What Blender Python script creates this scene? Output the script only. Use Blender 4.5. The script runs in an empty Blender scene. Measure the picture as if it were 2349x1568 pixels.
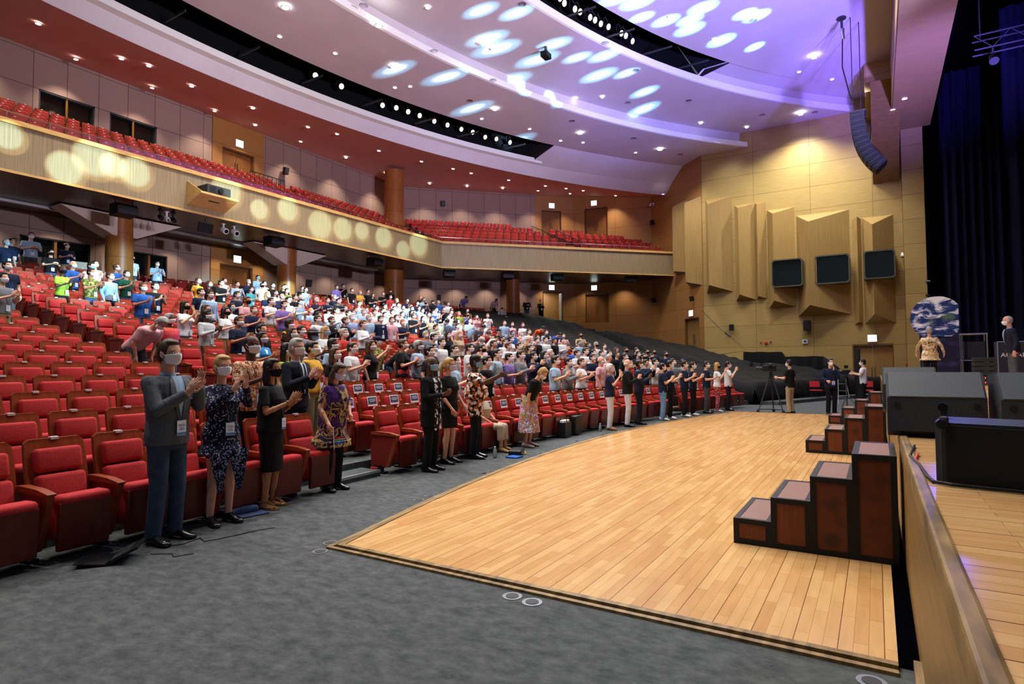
import bpy, bmesh, math, random
from math import sin, cos, pi, sqrt, radians, atan2, hypot
from mathutils import Vector, Matrix, Euler
random.seed(7)
SC = bpy.context.scene
COL = SC.collection

# ------------------------------------------------------------------ camera
def cam_setup():
    yaw, p, ro = radians(31.4), radians(2.3), radians(.3)
    f = Vector((-sin(yaw)*cos(p), cos(yaw)*cos(p), sin(p)))
    r = Vector((cos(yaw), sin(yaw), 0))
    u = r.cross(f)
    U = u*cos(ro)+r*sin(ro)
    R = r*cos(ro)-u*sin(ro)
    cd = bpy.data.cameras.new('camera')
    cd.sensor_width = 36
    cd.lens = 36*1367/2349
    cd.clip_start = .05
    cd.clip_end = 200
    co = bpy.data.objects.new('camera', cd)
    COL.objects.link(co)
    m = Matrix((R, U, -f)).transposed().to_4x4()
    m.translation = Vector((0, 0, 1.6))
    co.matrix_world = m
    SC.camera = co
cam_setup()

# ------------------------------------------------------------------ light and exposure
SC.view_settings.view_transform = 'Standard'
SC.view_settings.look = 'None'
SC.view_settings.gamma = 1
SC.view_settings.exposure = 0.12
SC.view_settings.use_curve_mapping = False
SC.cycles.use_denoising = True
SC.cycles.max_bounces = 6
SC.cycles.diffuse_bounces = 3
SC.cycles.glossy_bounces = 3
SC.cycles.transmission_bounces = 4
SC.cycles.sample_clamp_indirect = 4
SC.cycles.caustics_reflective = False
SC.cycles.caustics_refractive = False
w = bpy.data.worlds.new('world')
SC.world = w
w.use_nodes = True
w.node_tree.nodes['Background'].inputs[0].default_value = (.70, .78, 1, 1)
w.node_tree.nodes['Background'].inputs[1].default_value = .13

def aim(o, tgt):
    d = Vector(tgt)-o.location
    o.rotation_euler = d.to_track_quat('-Z', 'Y').to_euler()
def spot(name, loc, tgt, power, angle, blend=.5, color=(1, 1, 1), size=.1):
    l = bpy.data.lights.new(name, 'SPOT')
    l.energy = power
    l.spot_size = radians(angle)
    l.spot_blend = blend
    l.color = color
    l.shadow_soft_size = size
    o = bpy.data.objects.new(name, l)
    COL.objects.link(o)
    o.location = loc
    aim(o, tgt)
    return o
def area(name, loc, tgt, power, sx, sy, color=(1, 1, 1)):
    l = bpy.data.lights.new(name, 'AREA')
    l.shape = 'RECTANGLE'
    l.size = sx
    l.size_y = sy
    l.energy = power
    l.color = color
    o = bpy.data.objects.new(name, l)
    COL.objects.link(o)
    o.location = loc
    aim(o, tgt)
    return o
WHITE = (1, .95, .88)
# hall downlights (the bright lamps in the ceiling)
HALL = [(-18.4, 14.1, 14.95), (-18.0, 19.5, 14.95), (-14.4, 21.4, 15.8), (-16.6, 25.6, 14.95),
        (-14.2, 30.9, 14.95), (-11.1, 35.9, 14.95), (-16.3, 16.8, 14.95), (-14.9, 8.0, 15.8),
        (-12.4, 13.0, 15.8), (-3.3, 37.0, 15.8), (-2.2, 31.9, 16.5), (-3.0, 20.0, 16.5), (-4.0, 8.0, 16.5), (-9.0, 6.0, 16.4),
        (-6.5, 12.5, 16.5), (-1.0, 14.0, 16.5), (-1.0, 25.5, 16.5), (-18.6, 7.0, 14.95), (-14, 1.0, 15.0), (-7, 0.5, 16.0)]
for i, (x, y, z) in enumerate(HALL):
    spot('downlight_beam', (x, y, z-.12), (x, y, 0), 2000, 130, .9, WHITE, .12)
# wall washers over the balcony and below it
WASH_UP = [(-28.15, 8.2), (-28.15, 11.2), (-28.1, 14.2), (-28.1, 17.2), (-28, 19.4), (-28.1, 22.4), (-28.1, 25.8), (-28.1, 29.3),
           (-27.1, 32.7), (-25.2, 34.6), (-23.3, 36.4), (-21.4, 38.3), (-19.6, 40), (-16.5, 41.3), (-12.6, 40.2)]
for x, y in WASH_UP:
    spot('wall_wash_beam', (x, y, 14.2), (x, y, 8), 420, 100, .8, (1, .84, .66), .06)
WASH_LOW = [(-28.2, y) for y in (8.6, 11.0, 13.4, 15.8, 18.2, 20.6, 23.0, 25.4, 27.8, 30.2)] + \
           [(-27.4, 33.1), (-25.8, 34.6), (-24.2, 36.2), (-22.6, 37.8), (-21, 39.4), (-18.6, 41.0), (-15.8, 41.5)]
for x, y in WASH_LOW:
    spot('wall_wash_beam', (x, y, 7.66), (x, y, 3), 130, 120, .8, (1, .84, .66), .06)
# side wall washers
for x in (-7.6, -5.2, -2.8, -.4):
    spot('wall_wash_beam', (x, 36.2, 15.2), (x+.2, 38.4, 10.0), 300, 95, .9, (1, .97, .72), .3)
    spot('wall_wash_beam', (x, 33.4, 15.6), (x+.2, 38.4, 6.0), 640, 85, .9, (1, .96, .74), .3)
# stage wash lights: violet on the ceiling, blue on the stage, white on the dance floor, plus added ceiling fill
spot('stage_wash_fill_beam', (5.5, 15, 7), (-4.6, 25.5, 16.6), 27000, 42, .5, (.24, .24, 1), .3)
spot('stage_wash_fill_beam', (5.5, 12, 7), (-11, 26, 16), 15000, 55, 1, (.5, .45, 1), .4)
spot('stage_wash_fill_beam', (5.5, 10, 7), (-18, 20, 14.5), 17000, 66, 1, (.86, .78, 1), .4)  # added fill on the ceiling, standing in for light bounced off the floor
spot('stage_wash_fill_beam', (5.5, 8, 7), (-17, 8, 14.5), 9000, 60, 1, (.9, .82, 1), .4)  # more added ceiling fill in place of floor bounce, near side
spot('stage_wash_fill_beam', (4.5, 20, 6), (1.7, 31, 14.2), 30000, 40, 1, (.2, .14, 1), .3)
spot('stage_wash_fill_beam', (4.5, 12, 6), (1.7, 24, 14.2), 26000, 44, 1, (.2, .14, 1), .3)
spot('stage_wash_fill_beam', (.72, 9.5, 2.6), (.72, 6.1, 1.1), 60, 34, .6, (.05, .08, 1), .05)
for x, y in ((-24.6, 10), (-24.6, 15), (-24.3, 20), (-23.6, 25), (-22.5, 30.5), (-20.3, 34), (-18.0, 37), (-16.4, 39.5)):
    spot('balcony_downlight_beam', (x-.3, y, 13.8), (x-.9, y+.2, 9), 330, 125, .9, (1, .82, .62), .1)
spot('stage_wash_fill_beam', (5, 8, 7.5), (2.6, 17, 1), 700, 50, .8, (.08, .10, 1), .2)
spot('stage_wash_fill_beam', (1.2, 6.5, 8.5), (1.8, 15.5, 1.5), 2600, 26, .8, (1, .92, .85), .2)
spot('stage_wash_fill_beam', (6, 3, 8), (.6, 5, 1), 500, 60, .8, (.45, .6, 1), .3)
for x, y, tx, ty in ((-10.2, 24, -6, 8), (-10.5, 23.4, -6, 13), (-11, 21.9, -3, 6), (-10, 26, -4, 15), (-11, 3, -3, 10)):
    spot('slot_spot_beam', (x+.9, y, 16.3), (tx, ty, 0), 2600, 50, .8, (1, .97, .94), .15)
# moving heads: long blue white ovals on the ceiling, discs on the balcony front, cool pools on the crowd
GOBO = [(-11.9, 20.3), (-13.9, 21.3), (-14.0, 22.2), (-18.2, 19.8), (-11.7, 23.2), (-12.9, 24.0), (-11.3, 24.8), (-10.2, 25.3),
        (-11.1, 26.9), (-9.9, 27.4), (-9.8, 29.8), (-10.5, 31.8), (-7.6, 22.8), (-6.3, 23.5), (-5.7, 25.1), (-4.6, 24.6),
        (-4.3, 26.5), (-3.9, 26.9), (-2.3, 26.1), (-8.6, 22.6), (-7.9, 23.3), (-8.1, 24.4), (-7.3, 25.2), (-6.6, 26.4), (-13.0, 19.4), (-6.4, 25.7), (-5.6, 28.1), (-4.4, 29.5), (-17.6, 25.0), (-15.1, 25.1),
        (-14.8, 27.3), (-16.7, 21.6), (-18.1, 30.1)]
for i, (x, y) in enumerate(GOBO):
    z = 16.5 if x > -9 and y < 30 else 15.8 if x > -15.5 else 15
    spot('moving_head_beam', (10, min(22, y-1.5+(i % 3)), 4.2), (x, y, z), 90000, 2.0+(i % 3)*.35, .6, (.2, .68, 1), .03)
    spot('moving_head_beam', (10, min(22, y-1.5+(i % 3)), 4.2), (x, y, z), 90000, 1.2+(i % 3)*.2, .6, (.9, 1, 1), .03)
FGOBO = [(7.44, 8.88), (9.04, 8.3), (9.9, 8.9), (10.5, 8.8), (11.23, 8.76), (14.84, 9.0), (16.39, 8.54), (17.87, 8.87),
         (19.77, 8.54), (22.52, 8.75), (24.15, 8.7), (27.09, 8.84), (25.75, 8.3), (21.2, 8.6)]
for i, (y, z) in enumerate(FGOBO):
    spot('moving_head_beam', (4.2, 11+(i % 4)*1.3, 5.5), (-23, y, z), 62000, 2.0+(i % 3)*.5, .5, (.36, .80, 1), .03)
    spot('moving_head_beam', (4.2, 11+(i % 4)*1.3, 5.5), (-23, y+.05, z-.06), 21000, 2.3+(i % 3)*.5, .15, (1, .85, .4), .03)
for tx, ty, tz, a, pw in ((-17.5, 8.3, 4, 5, 9000), (-22, 9, 5.2, 5, 9000), (-17, 6.2, 3, 4, 7000), (-21, 12.5, 5.5, 6, 9000), (-21.5, 17, 5.3, 6, 9000), (-20, 19.5, 5, 7, 9000),
                          (-16, 13.5, 4, 7, 8000), (-14.5, 17.5, 3.8, 8, 8000), (-17, 21.5, 4.2, 8, 8000), (-26.3, 20.4, 5.6, 1.8, 22000)):
    spot('moving_head_beam', (4.2, 13.5, 7.5), (tx, ty, tz), pw*6, a*1.15, .8, (.42, .80, 1), .05)

# ------------------------------------------------------------------ helpers
def lin(c):
    return tuple(((v+.055)/1.055)**2.4 if v > .04045 else v/12.92 for v in c)
def H(h):
    return lin([int(h[i:i+2], 16)/255 for i in (0, 2, 4)])

class MB:
    def __init__(s):
        s.v, s.f, s.uv, s.m = [], [], {}, []
    def add(s, vs, fs, mi=0):
        b = len(s.v)
        s.v += [tuple(v) for v in vs]
        s.f += [tuple(i+b for i in f) for f in fs]
        s.m += [mi]*len(fs)
    def box(s, x0, x1, y0, y1, z0, z1, mi=0):
        s.add([(x0, y0, z0), (x1, y0, z0), (x1, y1, z0), (x0, y1, z0), (x0, y0, z1), (x1, y0, z1), (x1, y1, z1), (x0, y1, z1)],
              [(0, 3, 2, 1), (4, 5, 6, 7), (0, 1, 5, 4), (1, 2, 6, 5), (2, 3, 7, 6), (3, 0, 4, 7)], mi)
    def obox(s, c, ax, ay, az, mi=0):
        c, ax, ay, az = map(Vector, (c, ax, ay, az))
        vs = [c+sx*ax+sy*ay+sz*az for sz in (-1, 1) for sx, sy in ((-1, -1), (1, -1), (1, 1), (-1, 1))]
        s.add(vs, [(0, 3, 2, 1), (4, 5, 6, 7), (0, 1, 5, 4), (1, 2, 6, 5), (2, 3, 7, 6), (3, 0, 4, 7)], mi)
    def tube(s, pts, r, n=8, mi=0, caps=True):
        pts = [Vector(p) for p in pts]
        rs = r if isinstance(r, (list, tuple)) else [r]*len(pts)
        vs, fs = [], []
        prev = None
        for i, p in enumerate(pts):
            t = (pts[min(i+1, len(pts)-1)]-pts[max(i-1, 0)]).normalized()
            if prev is None:
                a = t.orthogonal().normalized()
            else:
                a = (prev-t*prev.dot(t))
                a = a.normalized() if a.length > 1e-6 else t.orthogonal().normalized()
            prev = a
            b = t.cross(a)
            for k in range(n):
                an = 2*pi*k/n
                vs.append(p+(a*cos(an)+b*sin(an))*rs[i])
        for i in range(len(pts)-1):
            for k in range(n):
                k2 = (k+1) % n
                fs.append((i*n+k, i*n+k2, (i+1)*n+k2, (i+1)*n+k))
        if caps:
            fs.append(tuple(range(n-1, -1, -1)))
            fs.append(tuple((len(pts)-1)*n+k for k in range(n)))
        s.add(vs, fs, mi)
    def cyl(s, c, r, z0, z1, n=24, mi=0, r2=None):
        r2 = r if r2 is None else r2
        s.tube([(c[0], c[1], z0), (c[0], c[1], z1)], [r, r2], n, mi)
    def prism(s, poly, z0, z1, mi=0):
        n = len(poly)
        s.add([(x, y, z0) for x, y in poly]+[(x, y, z1) for x, y in poly],
              [tuple(range(n-1, -1, -1)), tuple(range(n, 2*n))]+[(i, (i+1) % n, n+(i+1) % n, n+i) for i in range(n)], mi)
    def extr(s, poly, o, a, b, d, mi=0):
        """poly in the plane o + u*a + v*b, thickened along d"""
        o, a, b, d = map(Vector, (o, a, b, d))
        n = len(poly)
        vs = [o+u*a+v*b for u, v in poly]
        s.add(vs+[p+d for p in vs], [tuple(range(n-1, -1, -1)), tuple(range(n, 2*n))]+[(i, (i+1) % n, n+(i+1) % n, n+i) for i in range(n)], mi)
    def ell(s, c, r, nu=16, nv=10, mi=0, rot=None):
        vs, fs = [], []
        c = Vector(c)
        rx, ry, rz = r if isinstance(r, (tuple, list)) else (r, r, r)
        for j in range(1, nv):
            th = pi*j/nv
            for i in range(nu):
                ph = 2*pi*i/nu
                v = Vector((rx*sin(th)*cos(ph), ry*sin(th)*sin(ph), rz*cos(th)))
                vs.append(c+(rot @ v if rot else v))
        t, b = Vector((0, 0, rz)), Vector((0, 0, -rz))
        vs += [c+(rot @ t if rot else t), c+(rot @ b if rot else b)]
        T, B = len(vs)-2, len(vs)-1
        for j in range(nv-2):
            for i in range(nu):
                i2 = (i+1) % nu
                fs.append((j*nu+i, (j+1)*nu+i, (j+1)*nu+i2, j*nu+i2))
        for i in range(nu):
            fs.append((T, i, (i+1) % nu))
            fs.append((B, (nv-2)*nu+(i+1) % nu, (nv-2)*nu+i))
        s.add(vs, fs, mi)
    def rbox(s, c, h, R=None, bev=.02, seg=3, mi=0):
        """rounded box: centre c, half sizes h, optional rotation"""
        bm = bmesh.new()
        bmesh.ops.create_cube(bm, size=2)
        bmesh.ops.scale(bm, vec=h, verts=bm.verts)
        bmesh.ops.bevel(bm, geom=list(bm.edges), offset=bev, segments=seg, affect='EDGES', profile=.5)
        bm.verts.ensure_lookup_table()
        idx = {v: i for i, v in enumerate(bm.verts)}
        c = Vector(c)
        s.add([c+(R @ v.co if R else v.co) for v in bm.verts], [tuple(idx[v] for v in f.verts) for f in bm.faces], mi)
        bm.free()
    def mesh(s, name, mats=None, smooth=False):
        me = bpy.data.meshes.new(name)
        me.from_pydata([tuple(v) for v in s.v], [], s.f)
        if mats:
            for m in (mats if isinstance(mats, (list, tuple)) else [mats]):
                me.materials.append(m)
        me.polygons.foreach_set('material_index', s.m)
        if smooth:
            me.polygons.foreach_set('use_smooth', [True]*len(me.polygons))
        me.update()
        return me
def fixn(me):
    bm = bmesh.new()
    bm.from_mesh(me)
    bmesh.ops.recalc_face_normals(bm, faces=bm.faces)
    bm.to_mesh(me)
    bm.free()
    return me
def smooth_angle(me, ang=35):
    me.polygons.foreach_set('use_smooth', [True]*len(me.polygons))
    bm = bmesh.new()
    bm.from_mesh(me)
    for e in bm.edges:
        if len(e.link_faces) == 2 and e.calc_face_angle(0) > radians(ang):
            e.smooth = False
    bm.to_mesh(me)
    bm.free()
    return me
def link(name, me, parent=None, loc=None, mat=None):
    o = bpy.data.objects.new(name, me)
    COL.objects.link(o)
    if parent:
        o.parent = parent
    if loc:
        o.location = loc
    return o
def obj(name, mb, mats, parent=None, smooth=None, norm=True):
    me = mb.mesh(name, mats)
    if norm:
        fixn(me)
    if smooth:
        smooth_angle(me, smooth)
    return link(name, me, parent)
def empty(name, loc=(0, 0, 0), rz=0, scale=1):
    o = bpy.data.objects.new(name, None)
    o.empty_display_size = .1
    COL.objects.link(o)
    o.location = loc
    o.rotation_euler = (0, 0, rz)
    o.scale = (scale,)*3
    return o
def tag(o, label, cat, group=None, kind=None):
    if label:
        o['label'] = label
    if cat:
        o['category'] = cat
    if group:
        o['group'] = group
    if kind:
        o['kind'] = kind
    return o
def thing(name, label, cat, loc=(0, 0, 0), rz=0, group=None, scale=1):
    return tag(empty(name, loc, rz, scale), label, cat, group)
def struct(name, mb, mats, label=None, norm=True, smooth=None):
    o = obj(name, mb, mats, norm=norm, smooth=smooth)
    o['kind'] = 'structure'
    if label:
        o['label'] = label
    return o
ORD = ['zeroth', 'first', 'second', 'third', 'fourth', 'fifth', 'sixth', 'seventh', 'eighth', 'ninth', 'tenth', 'eleventh', 'twelfth', 'thirteenth',
       'fourteenth', 'fifteenth', 'sixteenth', 'seventeenth', 'eighteenth', 'nineteenth', 'twentieth', 'twenty-first', 'twenty-second', 'twenty-third', 'twenty-fourth',
       'twenty-fifth', 'twenty-sixth', 'twenty-seventh', 'twenty-eighth', 'twenty-ninth', 'thirtieth', 'thirty-first', 'thirty-second', 'thirty-third', 'thirty-fourth', 'thirty-fifth', 'thirty-sixth']

# ------------------------------------------------------------------ materials
MATS = {}
class NT:
    def __init__(s, m):
        s.t = m.node_tree
        s.b = s.t.nodes['Principled BSDF']
    def n(s, typ, **kw):
        nd = s.t.nodes.new(typ)
        for k, v in kw.items():
            if k.startswith('_'):
                setattr(nd, k[1:], v)
            else:
                nd.inputs[k.replace('__', ' ')].default_value = v
        return nd
    def l(s, a, b):
        s.t.links.new(a, b)
def M(name, col, rough=.6, metal=0, spec=.4, emit=None, es=0, alpha=1, trans=0):
    if name in MATS:
        return MATS[name]
    m = bpy.data.materials.new(name)
    m.use_nodes = True
    b = m.node_tree.nodes['Principled BSDF']
    c = H(col) if isinstance(col, str) else col
    b.inputs['Base Color'].default_value = (*c, 1)
    b.inputs['Roughness'].default_value = rough
    b.inputs['Metallic'].default_value = metal
    b.inputs['Specular IOR Level'].default_value = spec
    if trans:
        b.inputs['Transmission Weight'].default_value = trans
    if emit:
        b.inputs['Emission Color'].default_value = (*(H(emit) if isinstance(emit, str) else emit), 1)
        b.inputs['Emission Strength'].default_value = es
    m.diffuse_color = (*c, 1)
    MATS[name] = m
    return m
def ramp(nt, fac, stops, interp='LINEAR'):
    r = nt.n('ShaderNodeValToRGB')
    r.color_ramp.interpolation = interp
    e = r.color_ramp.elements
    while len(e) < len(stops):
        e.new(.5)
    for el, (p, c) in zip(e, stops):
        el.position = p
        el.color = (*(H(c) if isinstance(c, str) else c), 1)
    nt.l(fac, r.inputs[0])
    return r.outputs[0]
def coords(nt, kind, scale=(1, 1, 1), rot=(0, 0, 0)):
    tc = nt.n('ShaderNodeTexCoord')
    mp = nt.n('ShaderNodeMapping')
    mp.inputs['Scale'].default_value = scale
    mp.inputs['Rotation'].default_value = rot
    nt.l(tc.outputs[kind], mp.inputs[0])
    return mp.outputs[0]
def noisy(name, c1, c2, scale=5, rough=.8, kind='Object', stretch=(1, 1, 1), detail=4, bump=0, p=(.35, .65), metal=0, spec=.3):
    m = M(name, c1, rough, metal, spec)
    nt = NT(m)
    n = nt.n('ShaderNodeTexNoise', Scale=scale, Detail=detail, Roughness=.72 if detail > 9 else .5)
    nt.l(coords(nt, kind, stretch), n.inputs['Vector'])
    nt.l(ramp(nt, n.outputs[0], [(p[0], c1), (p[1], c2)]), nt.b.inputs['Base Color'])
    if bump:
        bp = nt.n('ShaderNodeBump', Strength=bump, Distance=.02)
        nt.l(n.outputs[0], bp.inputs['Height'])
        nt.l(bp.outputs[0], nt.b.inputs['Normal'])
    return m
def panelled(name, c1, c2, cm, bw, rh, mortar=.012, rough=.5, grain=(2, 40), spec=.4, bump=0, off=0, nscale=1):
    """wall boards laid out in metres on the UV map; grain runs along u when grain[0] < grain[1]"""
    m = M(name, c1, rough, 0, spec)
    nt = NT(m)
    uv = coords(nt, 'UV')
    br = nt.n('ShaderNodeTexBrick', Scale=1, _offset=off)
    br.inputs['Brick Width'].default_value = bw
    br.inputs['Row Height'].default_value = rh
    br.inputs['Mortar Size'].default_value = mortar
    br.inputs['Mortar Smooth'].default_value = .1
    br.inputs['Bias'].default_value = 0
    br.inputs['Color1'].default_value = (1, 1, 1, 1)
    br.inputs['Color2'].default_value = (.86, .86, .86, 1)
    br.inputs['Mortar'].default_value = (*[min(1, a/max(b, 1e-3)) for a, b in zip(H(cm), H(c1))], 1)
    nt.l(uv, br.inputs['Vector'])
    n = nt.n('ShaderNodeTexNoise', Scale=nscale, Detail=3, Roughness=.6)
    nt.l(coords(nt, 'UV', (grain[0], grain[1], 1)), n.inputs['Vector'])
    g = ramp(nt, n.outputs[0], [(.3, c1), (.7, c2)])
    mx = nt.n('ShaderNodeMix', _data_type='RGBA', _blend_type='MULTIPLY')
    mx.inputs[0].default_value = 1
    nt.l(g, mx.inputs[6])
    nt.l(br.outputs[0], mx.inputs[7])
    nt.l(mx.outputs[2], nt.b.inputs['Base Color'])
    return m

m_black = M('matte_black', '0c0d0f', .6, spec=.3)
m_dark = M('dark_grey', '25272b', .6)
m_metal = M('brushed_steel', 'b9bcc0', .35, .9)
m_chrome = M('chrome', 'e0e0e0', .15, 1)
m_white = M('white_plastic', 'e8e8e6', .5)
m_paper = M('white_paper', 'f2f2f4', .8)
m_ceil = noisy('ceiling_plaster', 'cfc6c8', 'c9bfc2', .6, .75, spec=.2)
m_ceilw = M('ceiling_warm_plaster', 'c9968c', .7, spec=.2)
m_lip = M('white_ceiling_trim', 'e9e9e2', .6)
m_beige = panelled('acoustic_panel', '927a70', '9b8379', '4b3b35', 1.2, 1.45, .012, .9, (30, 30), .1)
m_gold = panelled('golden_oak_panel', '9c8248', 'b2985e', '66502a', 3.1, 1.33, .012, .45, (1.2, 38), .4)
m_goldv = panelled('golden_oak_slats', 'a98c56', '8f7343', '7a5f34', 50, 50, .0, .5, (42, .5), .35)
m_goldwarm = panelled('golden_oak_warm_lit', '9c6d3a', 'a97a44', '6a4522', 3.1, 1.33, .012, .45, (1.2, 38), .4)  # the golden oak again, with the warm light on it put into the colour
m_fascia = panelled('balcony_slats', '9d8a64', '77654a', '8c6a38', 50, 50, .0, .5, (38, .6), .4)
m_rail = noisy('rail_oak', 'd0a968', 'bf9656', 3, .4, stretch=(1, 1, 8))
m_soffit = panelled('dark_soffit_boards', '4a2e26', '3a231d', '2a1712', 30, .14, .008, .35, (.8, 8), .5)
m_door = noisy('door_veneer', '8a5a2c', '774b22', 4, .5, stretch=(9, 9, .6))
m_col = noisy('column_veneer', 'a4642e', '8a5022', 3, .4, stretch=(14, 14, .5))
m_carpet = noisy('grey_carpet', '3b3f40', '5c6060', 7, .95, 'Object', (1, 1.5, 1), 12, .25, (.34, .66), spec=.1)
def wood_floor(name, horiz):
    m = M(name, 'd9a766', .2, 0, .5)
    nt = NT(m)
    uv = coords(nt, 'UV', rot=(0, 0, pi/2 if horiz else 0))
    br = nt.n('ShaderNodeTexBrick', Scale=1, _offset=.37, _offset_frequency=2)
    br.inputs['Brick Width'].default_value = .62
    br.inputs['Row Height'].default_value = .075
    br.inputs['Mortar Size'].default_value = .0012
    br.inputs['Bias'].default_value = 0
    br.inputs['Color1'].default_value = (*H('dab077'), 1)
    br.inputs['Color2'].default_value = (*H('c99860'), 1)
    br.inputs['Mortar'].default_value = (*H('9a6c38'), 1)
    nt.l(uv, br.inputs['Vector'])
    b2 = nt.n('ShaderNodeTexBrick', Scale=1, _offset=0)
    b2.inputs['Brick Width'].default_value = 60
    b2.inputs['Row Height'].default_value = .225
    b2.inputs['Mortar Size'].default_value = .003
    b2.inputs['Color1'].default_value = (1, 1, 1, 1)
    b2.inputs['Color2'].default_value = (1, 1, 1, 1)
    b2.inputs['Mortar'].default_value = (.42, .30, .2, 1)
    nt.l(uv, b2.inputs['Vector'])
    n = nt.n('ShaderNodeTexNoise', Scale=1.2, Detail=4)
    nt.l(coords(nt, 'UV', (2, 14, 1) if not horiz else (14, 2, 1)), n.inputs['Vector'])
    g = ramp(nt, n.outputs[0], [(.3, (.86, .84, .8)), (.7, (1, 1, 1))])
    cur = br.outputs[0]
    for o in (b2.outputs[0], g):
        mx = nt.n('ShaderNodeMix', _data_type='RGBA', _blend_type='MULTIPLY')
        mx.inputs[0].default_value = 1
        nt.l(cur, mx.inputs[6])
        nt.l(o, mx.inputs[7])
        cur = mx.outputs[2]
    nt.l(cur, nt.b.inputs['Base Color'])
    return m
m_floorw = wood_floor('maple_strip_floor', True)
m_stagew = wood_floor('maple_stage_floor', False)
m_ledge = noisy('worn_oak_edge', '9a7d4c', '5f4a28', 5, .5, stretch=(3, .6, 1), detail=6)
m_red = noisy('red_seat_fabric', 'a92a2c', 'b83336', 60, .85, bump=.1, spec=.2)
m_seatw = noisy('seat_cherry_wood', '7d3216', '8f4120', 3, .38, stretch=(6, 6, 1))
m_seatp = noisy('seat_dark_cherry_panel', '561a10', '64241a', 3, .3, stretch=(6, 6, 1))
m_drape = noisy('black_cloth', '08090a', '0d0e0f', 1.5, .8, bump=.4, spec=.2)
m_glass = M('dark_glass', '0a1210', .06, 0, .8)
m_clear = M('clear_glass', 'ffffff', .02, 0, .5, trans=1)
m_lamp = M('lamp_lens', 'ffffff', .5, emit='fff6ea', es=14)
m_lampw = M('warm_lamp_lens', 'ffffff', .5, emit='ffd9a0', es=9)
m_exit = M('exit_sign_face', 'ffffff', .5, emit='eafff4', es=2.5)
m_brass = M('brass', 'b58a45', .3, .8)
m_void = M('black_void', '030305', .9, spec=0)

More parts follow.
